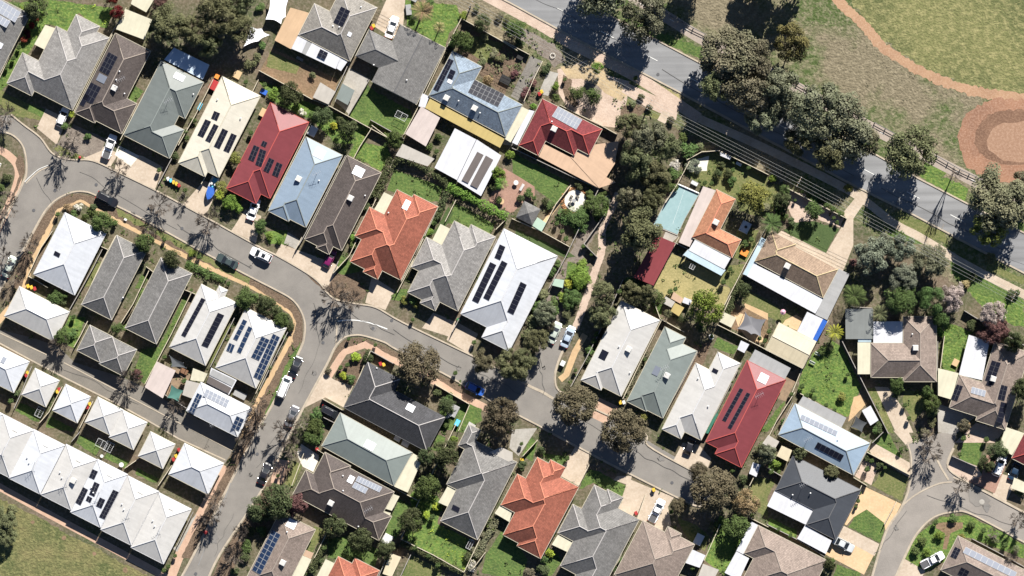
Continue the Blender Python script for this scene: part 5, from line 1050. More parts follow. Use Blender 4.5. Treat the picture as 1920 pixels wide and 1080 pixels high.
for i, (a, b) in enumerate(rowp):
    k = dict(RW)
    if i == 2: k['ac'] = [(558, 362)]
    if i == 3: k['pan'] = [((700, 275), (742, 293), (672, 335), 2, 2), ((715, 368), (757, 388), (675, 462), 2, 3), ((628, 408), (668, 430), (572, 525), 2, 4), ((665, 472), (702, 492), (650, 508), 2, 1), ((757, 485), (798, 505), (728, 550), 2, 2), ((855, 428), (897, 448), (750, 632), 2, 8)]
    c = ((a[0]+b[0])/2+(-75 if i else -60), (a[1]+b[1])/2+75)
    H('03', [(a, b)], ['off_white_metal', 'white_metal', 'off_white_metal', 'white_metal', 'off_white_metal', 'off_white_metal'][i], rs[i], rl[i], sky=[((a[0]+105, a[1]+100), 1.2, 1.8, 'grey_metal')], vent=[(a[0]-45, a[1]+210), (a[0]-30, a[1]+250)], aerial=[(a[0]+15, a[1]+245)], **k)
H('f', [(690, 680), (750, 710), (741, 730), (834, 784), (802, 842), (645, 768), (672, 712), (676, 700)], 'charcoal_tile', 'charcoal tiled corner house', 'charcoal tiled house on the street corner shaded by a round brown tree', ang=28, ridge='ridge_light', gut='ridge_dark', sky=[((770, 764), 1.7, 1.4)], vent=[(707, 690)])
H('f', [(636, 774), (776, 848), (738, 908), (605, 838)], 'pale_sage_metal', 'pale grey green house', 'pale grey green metal roofed house with a cream verandah at its right end', ang=29, ridge='ridge_sage', sky=[((694, 834), 2.1, 1.7)], ver=[(('13', [(1180, 158), (1250, 200), (1140, 452), (1018, 398)]), 'cream_sheet', 2.35)])
H('13', [(515, 150), (712, 250), (703, 270), (1030, 440), (970, 590), (1008, 640), (925, 812), (280, 465), (375, 285), (440, 312)], 'dark_brown_tile', 'brown house with pale panel rows', 'dark brown tiled house with two rows of pale panels and a white cooler', ang=28, ridge='ridge_brown', pan=[((770, 325), (950, 410), (748, 365), 8, 1, 'panel_pale'), ((745, 370), (845, 420), (722, 410), 4, 1, 'panel_pale')], ac=[(565, 530)], sky=[((715, 352), 1.2, 1.5)], vent=[(655, 325), (657, 435), (770, 705)], aerial=[(845, 575)], ver=[([(1030, 462), (1078, 480), (1020, 588), (965, 570)], 'cream_sheet', 2.3), ([(955, 588), (1012, 605), (1002, 645), (935, 620)], 'cream_sheet', 2.2)])
H('13', [(185, 600), (445, 722), (200, 1230), (-80, 1110)], 'light_brown_tile', 'brown house with a tall blue array', 'light brown house cut by the bottom edge with a tall blue panel array', ridge='ridge_brown', pan=[((125, 728), (190, 765), (-28, 1030), 2, 9, 'panel_blue')], sky=[((270, 685), 1.9, 1.8)], ac=[(205, 975)], vent=[(237, 745)], ver=[([(345, 920), (418, 952), (335, 1130), (262, 1095)], 'cream_sheet', 2.3), ([(362, 875), (435, 905), (415, 950), (348, 920)], 'tan_sheet', 2.2)])
H('13', [(620, 930), (725, 985), (740, 945), (925, 1030), (800, 1300), (500, 1160)], 'orange_tile', 'orange roof at the bottom edge', 'small part of an orange tiled house at the bottom edge left of centre', ridge='ridge_orange', ver=[([(525, 950), (600, 985), (535, 1110), (455, 1085)], 'cream_sheet', 2.3)])
H('13', [(1600, -60), (1680, -20), (1640, 90), (1980, 210), (1880, 390), (1645, 800), (1390, 662), (1500, 428), (1438, 390), (1560, 120), (1515, 100)], 'mid_grey_tile', 'long grey tiled house', 'long grey tiled house with one dark panel, left of the lower orange roof', pan=[((1478, 538), (1533, 565), (1465, 575), 1, 1)], ver=[([(1440, 400), (1506, 432), (1437, 557), (1368, 525)], 'cream_sheet', 2.3), ([(1690, 172), (1840, 112), (1925, 150), (1925, 212), (1715, 262)], 'concrete_sheet', 2.9, .1)])  # last ver entry: pale sheet added in place of the sunlit upper roof face
H('23', [(178, 185), (278, 232), (290, 200), (395, 268), (368, 335), (500, 418), (210, 942), (38, 852), (48, 832), (-55, 770), (10, 600), (-80, 540), (38, 315), (115, 350)], 'orange_tile', 'lower orange tiled house', 'orange tiled many-hipped house with a concrete driveway on its upper right', ang=28, ridge='ridge_orange', ver=[(('13', [(1835, 540), (1925, 582), (1900, 672), (1790, 607)]), 'cream_sheet', 2.3)])
H('23', [(612, 395), (708, 440), (716, 425), (828, 490), (795, 575), (942, 645), (650, 1250), (440, 1150), (475, 1065), (365, 1000), (455, 815), (345, 752), (455, 540), (525, 575)], 'mid_grey_tile', 'lower grey many-hipped house', 'grey tiled many-hipped house right of the lower orange roof', ang=28, ver=[([(345, 765), (458, 827), (415, 897), (298, 842)], 'cream_sheet', 2.3)])
H('23', [(965, 658), (1148, 745), (1165, 708), (1268, 757), (1258, 785), (1362, 835), (1150, 1260), (770, 1080), (862, 893)], 'light_brown_tile', 'brown house below the white pickup', 'brown grey tiled house at the bottom edge below the white pickup', ang=28, ridge='ridge_brown', ver=[([(1350, 878), (1450, 922), (1405, 1015), (1290, 975)], 'white_sheet', 2.2)])
H('01', [((-180, 50), (-40, 260))], 'white_metal', 'left edge white roof', 'white roof corner at the left edge beside the street bend')
# ---------------------------------------------------------------- sheds, carports, awnings
SH = shed
SH('00', [(945, 70), (1145, 150), (1085, 300), (875, 222)], 'cream_sheet', 'cream flat roofed garage beside the large gum trees at top left', 'garage', 'garage', 2.5, short='cream garage at top left', tilt=.3)
SH('00', [(1010, -40), (1160, 0), (1100, 95), (985, 32)], 'cream_sheet', 'small cream roofed shed cut by the top edge above the cream garage', tilt=.2)
SH('10', [(485, 620), (600, 690), (545, 785), (428, 732)], 'concrete_sheet', 'grey beige shed at the foot of the bare dirt yard', h=2.2)
SH('10', [(650, 628), (742, 680), (690, 790), (602, 740)], 'pale_sage_metal', 'pale green shed beside the dark grey gabled house', h=2.1)
SH('10', [(1240, 800), (1382, 885), (1275, 1100), (1120, 1005)], 'pink_sheet', 'pale pink flat roofed shed below the yellow verandah', 'garage', 'garage', 2.5, short='pale pink shed')
SH('f', [(853, 241), (893, 262), (857, 338), (815, 315)], 'white_sheet', 'white flat roofed garage joined to one with brown strips', 'garage', 'garage', 2.6, short='plain white flat garage')
r = SH('f', [(894, 262), (940, 292), (902, 368), (857, 340)], 'white_sheet', 'white flat roofed garage with two long brown strips on its roof', 'garage', 'garage', 2.55)
SH('f', [(755, 270), (815, 298), (802, 312), (742, 292)], 'concrete_sheet', 'low grey carport along the hedge left of the white garages', 'carport', 'carport', 2.2, open_=True)
SH('32', [(575, 155), (785, 155), (780, 382), (578, 382)], 'green_grey_sheet', 'grey green carport with palm shadows left of the square brown house', 'carport', 'carport', 2.5, short='grey green carport', tilt=.3)
for a, b in [((80, 260), (255, 600))]:
    H('32', [(a, b, 'EW')], 'olive_cream_sheet', 'large cream gabled shed', 'large cream gabled shed beside the bright green lawn', pitch=12, cat='shed', name='garden_shed', ridge='gutter_cream')
SH('32', [(290, 178), (408, 232), (330, 390), (215, 325)], 'white_sheet', 'white awning beside the blue tarpaulin strip', 'awning', 'awning', 2.3, open_=True)
SH('32', [(408, 232), (442, 250), (360, 405), (328, 390)], 'blue_tarp', 'bright blue tarpaulin strip beside a white awning', 'tarpaulin', 'tarpaulin', 2.2, open_=True, tilt=.1)
SH('32', [(700, 918), (765, 880), (825, 990), (765, 1030)], 'white_sheet', 'small white shed by the diagonal fence above the long driveway', h=2.1, tilt=.15)
SH('22', [(1150, 62), (1222, 105), (1195, 147), (1128, 112)], 'concrete_sheet', 'small grey shed below the straw coloured yard', h=1.9, tilt=.1)
SH('22', [(1220, 110), (1290, 147), (1250, 212), (1188, 172)], 'yellow_sheet', 'small yellow roofed shed next to the bright green tree', h=1.9, tilt=.1)
SH('22', [(1212, 28), (1285, 82), (1262, 118), (1190, 78)], 'tan_sheet', 'small reddish shed roof between grey and yellow sheds', h=1.7, tilt=.1)
SH('22', [(1290, 68), (1352, 92), (1330, 128), (1275, 108)], 'white_sheet', 'small white shed roof beside the bright green tree', h=1.7, tilt=.1)
SH('22', [(1592, 183), (1680, 222), (1642, 297), (1553, 252)], 'cream_sheet', 'small cream shed left of the grey shade sail', h=2, tilt=.2)
SH('22', [(1715, 393), (1777, 422), (1740, 487), (1688, 460)], 'white_sheet', 'small white shed beside the green lawn above the red roof', h=2, tilt=.15)
SH('21', [(190, 550), (256, 592), (222, 658), (150, 612)], 'mint_sheet', 'small pale green shed beside the gazebo', h=1.9, tilt=.1)
SH('21', [(320, 1010), (390, 1020), (380, 1080), (300, 1060)], 'mint_sheet', 'small pale green tank shed among shrubs beside the big white roof', h=1.8, tilt=.1)
SH('21', [(1080, 685), (1225, 745), (1060, 1062), (912, 1000)], 'maroon_sheet', 'long maroon roofed shed partly under the large gum tree', h=2.3, wall='wall_brick', tilt=.15, short='maroon shed')
SH('21', [(1560, 62), (1642, 98), (1635, 120), (1560, 88)], 'white_sheet', 'tiny white lean-to against the upper yard fence', h=1.6, tilt=.1)
SH('02', [(1182, 550), (1322, 618), (1225, 826), (1090, 742)], 'pink_sheet', 'pale pink flat roofed garage beside the green lawn and back lane', 'garage', 'garage', 2.4, short='pink lane garage')
SH('02', [(1452, 600), (1560, 642), (1530, 702), (1430, 690)], 'cream_sheet', 'small cream awning under the white house with two panel strips', 'awning', 'awning', 2.1, open_=True)
SH('02', [(1402, 690), (1505, 715), (1450, 830), (1370, 800)], 'concrete_sheet', 'small grey carport left of the gridded pergola', 'carport', 'carport', 2.1, open_=True)
SH('33', [(100, 100), (178, 135), (145, 220), (62, 178)], 'olive_cream_sheet', 'small cream shed above the charcoal metal house', h=2, tilt=.15)
SH('33', [(0, 20), (82, 70), (45, 132), (-45, 85)], 'concrete_sheet', 'small grey shed beside the sky blue roof', h=2, tilt=.1)
SH('23', [(1805, 225), (1862, 245), (1830, 335), (1775, 310)], 'white_sheet', 'small white awning left of the pale yard near the brown street tree', 'awning', 'awning', 2.1, tilt=.1)
SH('23', [(1430, 985), (1550, 1030), (1500, 1120), (1390, 1090)], 'concrete_sheet', 'low grey brown shed at the bottom edge beside the bright green yard', h=2, tilt=.1)
SH('13', [(1010, 905), (1090, 935), (1020, 1085), (950, 1060)], 'olive_cream_sheet', 'narrow brown grey shed at the bottom edge beside a dark fence', h=2, tilt=.1)
SH('22', [(1530, 935), (1545, 945), (1470, 1090), (1440, 1085)], 'fence_green', 'narrow dark green side shed between white and red roofs', h=2, tilt=.05, wall='fence_green')
SH('12', [(1600, 1000), (1650, 1030), (1620, 1085), (1560, 1080)], 'off_white_metal', 'tiny pale shed roof above the long grey house', h=2, tilt=.1)
SH('33', [(1840, 340), (1930, 380), (1930, 460), (1820, 420)], 'cream_sheet', 'small cream roof at the right edge below the dark blue car', 'carport', 'carport', 2.2, open_=True, tilt=.1)
# brown strips on the white garage roof belong to it
for q in ([(895, 285), (907, 291), (878, 344), (866, 338)], [(911, 292), (925, 300), (895, 354), (882, 347)]):
    p = [W('f', a) for a in q]; c = r.location; g = G(); g.slab([(x-c.x, y-c.y) for x, y in p], 2.80, 2.86); g.out('roof_mat', 'brown_strip', r)
# gazebo
x, y = W('21', (122, 520)); root = empty('gazebo', (x, y, 0), R(-27), 'dark grey pyramid roofed gazebo beside the red brick courtyard', 'gazebo')
g = G(); g.add([(-1.9, -1.9, 2.2), (1.9, -1.9, 2.2), (1.9, 1.9, 2.2), (-1.9, 1.9, 2.2), (0, 0, 3.3)], [(0, 1, 4), (1, 2, 4), (2, 3, 4), (3, 0, 4), (3, 2, 1, 0)]); g.out('roof', 'mid_grey_tile', root)
for sx in (-1.7, 1.7):
    for sy in (-1.7, 1.7): g = G(); g.box((sx, sy, 1.1), (.12, .12, 2.2)); g.out('post', 'timber', root)
# shade sails and tarpaulins
def sail(t, pts, m, label, z=2.6, name='shade_sail', cat='shade sail'):
    p = [W(t, q) for q in pts]; cx = sum(a for a, b in p)/len(p); cy = sum(b for a, b in p)/len(p); root = empty(name, (cx, cy, 0), 0, label, cat)
    n = len(p); K = 8; g = G(); rr = random.Random(len(label)); vs = []; zz = [z+rr.uniform(-.45, .45) for _ in p]
    for i in range(n):      # concave scalloped edges, sagging middle
        a, b = p[i], p[(i+1) % n]
        for k in range(K):
            u = k/K; s = math.sin(math.pi*u)*.16; x = a[0]+(b[0]-a[0])*u; y = a[1]+(b[1]-a[1])*u
            x += (cx-x)*s; y += (cy-y)*s; vs.append((x-cx, y-cy, zz[i]*(1-u)+zz[(i+1) % n]*u-s*.4))
    m_ = len(vs); ring2 = [(x*.5, y*.5, zc*.5+(z-.5)*.5) for x, y, zc in vs]; vs += ring2+[(0, 0, z-.35)]
    fs = [(i, (i+1) % m_, m_+(i+1) % m_, m_+i) for i in range(m_)]+[(m_+i, m_+(i+1) % m_, 2*m_) for i in range(m_)]
    g.add(vs, fs); g.out('cloth', m, root, smooth=True)
    for i in range(n): g = G(); g.tube((p[i][0]-cx, p[i][1]-cy, 0), (p[i][0]-cx, p[i][1]-cy, zz[i]+.1), .05, n=6); g.out('pole', 'steel', root)
plain('cloth_grey', (.13, .13, .14), .8); plain('cloth_white', (.8, .8, .84), .7); plain('cloth_green', (.05, .13, .11), .8); plain('cloth_dark', (.05, .055, .06), .8)
sail('22', [(1745, 180), (1790, 215), (1902, 235), (1862, 365), (1790, 345), (1690, 305)], 'cloth_grey', 'grey shade sail with scalloped edges over a paved yard')
sail('10', [(110, -30), (250, -20), (225, 130), (190, 182), (75, 148)], 'cloth_white', 'large white tarpaulin at the top edge beside the rusty annexe', 2.4, 'tarpaulin', 'tarpaulin')
sail('10', [(-35, 200), (45, 215), (105, 265), (20, 310), (-90, 350), (-80, 300)], 'cloth_white', 'smaller white tarpaulin below the large white one near the top', 1.6, 'tarpaulin', 'tarpaulin')
sail('02', [(1290, 725), (1378, 768), (1342, 850), (1258, 822)], 'cloth_green', 'small green shade sail beside the pale pink garage', 2.2)
sail('02', [(1275, 505), (1380, 560), (1400, 600), (1290, 590)], 'cloth_dark', 'dark grey shade sail left of the small cream awning', 2.3)
sail('32', [(655, 960), (740, 1010), (700, 1080), (620, 1040)], 'cloth_dark', 'dark shade sail below the small white shed', 2.1)
# pool, round patio, tables
p = [W('21', q) for q in [(1225, 292), (1410, 368), (1300, 560), (1240, 686), (1055, 610)]]
cx, cy = W('21', (1232, 489)); PATCHES.append((p, 'paver')); root = empty('swimming_pool', (cx, cy, 0), 0, 'swimming pool under a pale blue cover with rolled edge', 'pool')
g = G(); g.slab([(x-cx, y-cy) for x, y in p], ZM, ZM+.12); g.out('coping', 'concrete_grey', root)
q = [((x-cx)*.955, (y-cy)*.955) for x, y in p]; g = G(); g.slab(q, ZM+.1, ZM+.16); g.out('pool_cover', 'pool_cover', root)
a, b = W('21', (1240, 300)), W('21', (1400, 370)); g = G(); g.tube((a[0]-cx, a[1]-cy, .45), (b[0]-cx, b[1]-cy, .45), .16, n=10); g.out('cover_roller', 'pipe', root)
for u, v in (((1300, 330), (1205, 600)),): 
    a, b = W('21', u), W('21', v); g = G(); g.tube((a[0]-cx, a[1]-cy, ZM+.165), (b[0]-cx, b[1]-cy, ZM+.165), .02, n=4); g.out('seam', 'pipe', root)
x, y = W('21', (475, 425)); root = empty('round_patio', (x, y, 0), 0, 'round white paved patio ringed with orange flowers', 'patio')
g = G(); g.cyl((0, 0, 0), 2.25, .14+ZM, 40); g.out('paving', 'concrete_white', root)
g = G(); rr = random.Random(4)
for i in range(520):
    a = rr.uniform(0, 6.283); q = rr.uniform(2.3, 2.75) if not 2.6 < a < 5.6 else rr.uniform(2.3, 3.1)
    leaf_quads(g, rr, (q*math.cos(a), q*math.sin(a), rr.uniform(.15, .4)), (rr.gauss(0, .4), rr.gauss(0, .4), 1), .22)
leaf('leaf_orange', (.42, .16, .09), (.22, .09, .05)); g.out('flowers', 'leaf_orange', root)
def bench(t, p, rz, label, m='timber', L_=1.5, cat='bench', name='garden_bench'):
    x, y = W(t, p); root = empty(name, (x, y, ZM+.1), rz, label, cat, None)
    g = G(); 
    for k in range(4): g.box((0, -.18+k*.12, .45), (L_, .09, .035))
    g.out('seat', m, root)
    g = G(); 
    for k in range(3): g.box((0, .27+k*.02, .6+k*.12), (L_, .03, .08))
    g.out('backrest', m, root)
    for sx in (-1, 1):
        for sy in (-.18, .22): g = G(); g.box((sx*(L_/2-.1), sy, .22), (.06, .06, .44)); g.out('leg', m, root)
def table(t, p, r_, label, m='plastic_white', round_=True, h=.74, chairs=0):
    x, y = W(t, p); root = empty('garden_table', (x, y, ZM+.1), 0, label, 'table')
    g = G(); g.cyl((0, 0, h-.04), r_, .04, 20) if round_ else g.box((0, 0, h-.02), (r_*2, r_*1.3, .05), .5); g.out('table_top', m, root)
    for i in range(4): a = i*1.571+.785; g = G(); g.tube((r_*.6*math.cos(a), r_*.6*math.sin(a), h-.04), (r_*.75*math.cos(a), r_*.75*math.sin(a), 0), .025, n=5); g.out('leg', m, root)
def umbrella(t, p, r_, m, label, h=2.4):
    x, y = W(t, p); root = empty('garden_umbrella', (x, y, 0), 0, label, 'umbrella'); g = G(); n = 8; vs = [(0, 0, h)]
    for i in range(n): a = i*6.2832/n; vs.append((r_*math.cos(a), r_*math.sin(a), h-.45))
    g.add(vs, [(0, 1+i, 1+(i+1) % n) for i in range(n)]); g.out('canopy', m, root); g = G(); g.tube((0, 0, 0), (0, 0, h+.08), .025, n=6); g.out('pole', 'timber', root)
    g = G(); g.cyl((0, 0, 0), .28, .1, 16); g.out('base', 'plastic_grey', root)
table('21', (465, 425), .42, 'round grey table in the middle of the round patio', 'plastic_grey')
bench('21', (443, 398), R(-120), 'dark garden seat left of the round patio table', 'plastic_black', .75); bench('21', (490, 396), R(-60), 'dark garden seat above the round patio table', 'plastic_black', .75); bench('21', (435, 450), R(120), 'dark garden seat below left of the round patio table', 'plastic_black', .75)
umbrella('32', (110, 180), .6, 'plastic_pink', 'pink garden umbrella on the olive lawn beside the white verandah')
# hot tub under a white cover
x, y = W('f', (1397, 426)); root = empty('hot_tub', (x, y, 0), R(-27), 'white square hot tub with a dark round centre beside the terracotta house', 'hot tub')
g = G(); g.box((0, 0, .42), (2.0, 2.4, .84), taper=.95); g.out('shell', 'plastic_white', root); g = G(); g.cyl((.1, .1, .845), .32, .05, 20); g.out('drain_cover', 'plastic_black', root)
for sx in (-.7, .7):
    for sy in (-.9, .9): g = G(); g.cyl((sx, sy, .845), .16, .07, 12); g.out('corner_cap', 'paint_silver_blue', root)
def box_thing(name, t, p, d, rz, m, label, cat, lid=None):
    x, y = W(t, p); root = empty(name, (x, y, ZM), rz, label, cat); g = G(); g.box((0, 0, d[2]/2), d, taper=.96); g.out('body', m, root)
    g = G(); g.box((0, 0, d[2]+.03), (d[0]*1.04, d[1]*1.04, .06), taper=.94); g.out('lid', lid or m, root)
box_thing('storage_box', '10', (1145, 75), (1.1, 2.1, .8), R(6), 'plastic_white', 'white box trailer beside the palm trees at the top', 'trailer', 'plastic_grey')
box_thing('storage_box', '21', (1368, 295), (1.4, .8, .6), R(-27), 'plastic_white', 'white pump box at the top of the covered pool', 'box')
box_thing('storage_box', '21', (1742, 815), (1.5, 1.3, .6), R(-27), 'plastic_orange', 'orange brown planter box right of the terracotta house', 'planter')
for i, (t, p, d, m, lb) in enumerate([('13', (1060, 50), (1.3, .9, 1.0), 'plastic_white', 'pale rainwater tank left of two, beside the pale grey green roof'), ('13', (1120, 88), (1.5, 1.0, 1.0), 'plastic_white', 'pale rainwater tank right of two, beside the pale grey green roof'), ('12', (1510, 1010), (.9, 1.3, 1.0), 'plastic_cyan', 'pale blue box in the yard right of the charcoal corner house'),
     ('00', (1605, 640), (1.6, 2.0, .9), 'plastic_red', 'faded red play cubby beside the cream metal roof'), ('00', (1628, 575), (.9, .9, .7), 'plastic_orange', 'small orange box above the red play cubby'), ('00', (1780, 560), (1.5, 1.6, .4), 'plastic_tan', 'tan sandpit box above the cream metal roof'), ('00', (1500, 800), (.6, 1.5, .5), 'plastic_cyan', 'light blue slide between sage and cream roofs'),
     ('10', (60, 690), (1.3, 1.0, .5), 'plastic_blue', 'blue toy box at the end of the play yard'), ('10', (52, 845), (1.1, 1.7, .7), 'plastic_tan', 'tan trough beside the red metal house'), ('10', (425, 985), (1.6, 2.0, 1.2), 'plastic_white', 'white covered barbecue above the pale blue roof'), ('10', (1190, -5), (1, 1, .5), 'plastic_grey', 'grey crate at the top edge beside the palms'),
     ('23', (1400, 805), (1.6, 2.2, .8), 'plastic_white', 'white covered trailer beside the brown tiled house at the bottom'), ('12', (1480, 920), (1.8, 2.4, .5), 'plastic_grey', 'grey trailer frame in the yard right of the charcoal corner house'), ('22', (380, 565), (.9, 1.1, 1.1), 'plastic_white', 'white service box beside the tan brick path'), ('01', (942, 567), (.6, .45, .4), 'plastic_white', 'white service pit lid on the tan footpath'),
     ('21', (1700, 150), (1.2, .6, .7), 'plastic_white', 'white trough among the plants along the upper yard fence'), ('13', (985, 805), (1.8, 2.0, .35), 'plastic_white', 'white slatted deck box at the corner of the brown roof'), ('20', (60, 430), (1.3, .9, .7), 'plastic_black', 'black cart at the end of the grey gravel drive'), ('10', (1870, 600), (2.2, 1.6, .6), 'plastic_black', 'black trailer in the brown garden bed'),
     ('32', (1405, 560), (1.2, 1.4, .5), 'plastic_tan', 'cream outdoor table frame beside the white sheet verandah'), ('02', (1800, 800), (2.6, 1.3, .6), 'plastic_grey', 'grey barbecue bench right of the gridded pergola'), ('02', (1380, 625), (1.6, 1.0, .5), 'plastic_brown', 'brown deck box under the dark shade sail')]):
    box_thing(['water_tank', 'water_tank'][i] if i < 2 else 'storage_box', t, p, d, R(-27), m, lb, 'tank' if i < 2 else 'box')
# clotheslines
def hoist(t, p, label, L_=2.2, W_=1.6):
    x, y = W(t, p); root = empty('clothesline', (x, y, 0), R(-27), label, 'clothesline'); g = G()
    for s in (-W_/2, W_/2): g.tube((-L_/2, s, 1.7), (L_/2, s, 1.7), .035, n=4)
    for s in (-L_/2, 0, L_/2): g.tube((s, -W_/2, 1.7), (s, W_/2, 1.7), .03, n=4)
    g.out('frame', 'pipe', root); g = G()
    for k in range(5): g.tube((-L_/2, -W_/2+(k+.5)*W_/5, 1.71), (L_/2, -W_/2+(k+.5)*W_/5, 1.71), .008, n=3)
    g.out('line', 'pipe', root)
    for s in (-L_/2, L_/2): g = G(); g.tube((s, 0, 0), (s, 0, 1.7), .035, n=5); g.out('post', 'pipe', root)
hoist('03', (765, 88), 'left frame of the twin clotheslines behind the terraced row'); hoist('03', (820, 110), 'right frame of the twin clotheslines behind the terraced row', 1.6, 2.0); hoist('02', (300, 930), 'clothesline in the green yard below the first small garage', 1.4, 2)
hoist('13', (1605, 840), 'clothesline at the foot of the long grey house', 1.0, 2.0); hoist('10', (1090, 870), 'faint clothesline on the lawn below the dark grey gabled house', 2.4, 1.4); hoist('21', (1350, 920), 'small square clothesline in the shadow below the terracotta house', 1.0, 1.0)
# people's things: bins
BN = [('01', (1262, 262), 'white'), ('01', (1282, 274), 'cyan'), ('01', (1303, 287), 'yellow'), ('01', (1324, 298), 'yellow'), ('01', (1343, 310), 'red'), ('02', (208, 636), 'yellow'), ('02', (198, 655), 'red'), ('02', (446, 760), 'red'), ('02', (432, 777), 'yellow'), ('02', (676, 870), 'yellow'), ('02', (656, 893), 'red'),
      ('03', (1343, 133), 'red'), ('03', (1322, 180), 'yellow'), ('03', (1303, 205), 'red'), ('01', (212, 1066), 'yellow'), ('01', (238, 1075), 'yellow'), ('01', (262, 1085), 'red'), ('12', (958, 573), 'yellow'), ('12', (935, 568), 'red'), ('10', (882, 195), 'yellow'), ('10', (868, 212), 'red'), ('20', (222, 688), 'yellow'), ('20', (205, 705), 'red'),
      ('22', (812, 858), 'yellow'), ('22', (838, 857), 'white'), ('23', (1062, 433), 'yellow'), ('23', (75, 208), 'yellow'), ('23', (930, 607), 'red'), ('33', (1668, 240), 'yellow'), ('33', (1660, 265), 'orange'), ('33', (1652, 290), 'red'), ('13', (460, 130), 'red'), ('12', (1520, 240), 'green')]
for t, p, c in BN: bin_(t, p, c)
# ---------------------------------------------------------------- vehicles
car('00', (470, 880), 68, 'hatch', 'white', 'white hatchback with dark windows parked on a concrete driveway at left')
car('01', (822, 20), 70, 'ute', 'white', 'white pickup with a dark tray parked below the sage roofed house')
car('01', (805, 415), -27, 'suv', 'black', 'black wagon parked half on the verge inside the street curve')
car('01', (72, 920), 66, 'sedan', 'pale_green', 'pale green sedan parked at the far left kerb')
car('01', (1705, 880), 153, 'sedan', 'dark_green', 'dark green sedan parked nose to tail left of the white car with sunroof')
car('f', (490, 478), 155, 'suv', 'white', 'white wagon with a sunroof parked on the street above the kerb', sun=True)
car('01', (1903, 490), 70, 'sedan', 'white', 'white sedan parked in front of the red metal house with short panel rows')
car('11', (553, 860), 63, 'hatch', 'magenta', 'magenta hatchback in shade in front of the long dark brown roof')
car('12', (297, 590), 67, 'sedan', 'black', 'black sedan parked on the grass kerb above the white van')
car('12', (212, 742), 67, 'van', 'white', 'white van parked behind the black sedan beside the grass strip')
car('12', (270, 960), 67, 'sedan', 'grey', 'dark grey sedan under bare branches below the corner driveway')
car('12', (565, 938), -27, 'suv', 'black', 'black wagon standing beside the charcoal corner house')
car('12', (1642, 755), -27, 'hatch', 'blue', 'bright blue hatchback parked beside the brick footpath')
car('22', (318, 335), 66, 'sedan', 'pale_green', 'grey green sedan, left of two cars in the short side street')
car('22', (420, 365), 66, 'sedan', 'silver_blue', 'silver blue sedan, right of two cars in the short side street')
car('13', (66, 310), 67, 'sedan', 'black', 'black sedan parked alone by the kerb near the bottom left')
car('23', (1085, 590), 63, 'ute', 'white', 'white pickup with black tray on the driveway at bottom centre')
car('23', (1335, 95), 70, 'hatch', 'black', 'black hatchback in the shade of the white house left of the red roof')
car('10', (1020, 205), 70, 'sedan', 'white', 'white sedan on the tan driveway above the dark grey gabled house')
car('33', (565, 842), -27, 'sedan', 'silver', 'silver sedan on the orange driveway beside the white flat roof')
car('33', (1735, 250), 68, 'suv', 'white', 'white wagon with black glass parked near the right edge')
car('33', (1855, 280), 68, 'sedan', 'dark_blue', 'dark blue sedan in shade near the right edge')
car('f', (1748, 1050), 28, 'ute', 'white', 'white utility vehicle on grass in the bottom right corner')
# boat on its trailer
x, y = W('01', (1590, 335)); root = empty('boat', (x, y, .45), R(70-180), 'blue and white boat on a trailer beside the cream metal house', 'boat')
def hull(g, L_, B, z0, z1, k=1.0):
    secs = [(-.5, .86), (-.3, .98), (0, 1), (.2, .92), (.35, .7), (.45, .36), (.5, .03)]; vs = []
    for a, b in secs: vs += [(a*L_, 0, z0+(max(0, a-.2))*.9), (a*L_, -B/2*b*k, z1+max(0, a)*.25), (a*L_, B/2*b*k, z1+max(0, a)*.25)]
    fs = []
    for i in range(len(secs)-1): fs += [(3*i, 3*i+1, 3*i+4, 3*i+3), (3*i+2, 3*i, 3*i+3, 3*i+5)]
    fs += [(0, 2, 1)]; return vs, fs
g = G(); vs, fs = hull(g, 4.9, 1.8, 0, .75); g.add(vs, fs); g.out('hull', 'plastic_white', root)
g = G(); vs = []; 
sec = [(-.05, 1), (.2, .92), (.35, .7), (.45, .36), (.5, .03)]
for a, b in sec: vs += [(a*4.9, -.87*b, .76+a*.25), (a*4.9, 0, .86+a*.3), (a*4.9, .87*b, .76+a*.25)]
fs = []
for i in range(4): fs += [(3*i, 3*i+3, 3*i+4, 3*i+1), (3*i+1, 3*i+4, 3*i+5, 3*i+2)]
g.add(vs, fs); g.out('cover', 'blue_tarp', root)
g = G(); g.box((-1.3, 0, .35), (2.0, 1.45, .08)); g.out('cockpit_floor', 'plastic_cyan', root)
for s in (-.4, .4): g = G(); g.box((-1.0, s, .65), (.45, .45, .5)); g.out('seat', 'plastic_white', root)
g = G(); g.box((-2.6, 0, .75), (.35, .4, .6)); g.out('outboard_motor', 'plastic_black', root)
g = G(); g.tube((-2.2, -.7, -.2), (2.9, 0, -.2), .05); g.tube((-2.2, .7, -.2), (2.9, 0, -.2), .05); tr = g.out('trailer_frame', 'steel', root)
for s in (-1, 1): g = G(); g.tube((-.9, s*.78, -.15), (-.9, s*.95, -.15), .3, n=14); g.out('wheel', 'rubber', tr)
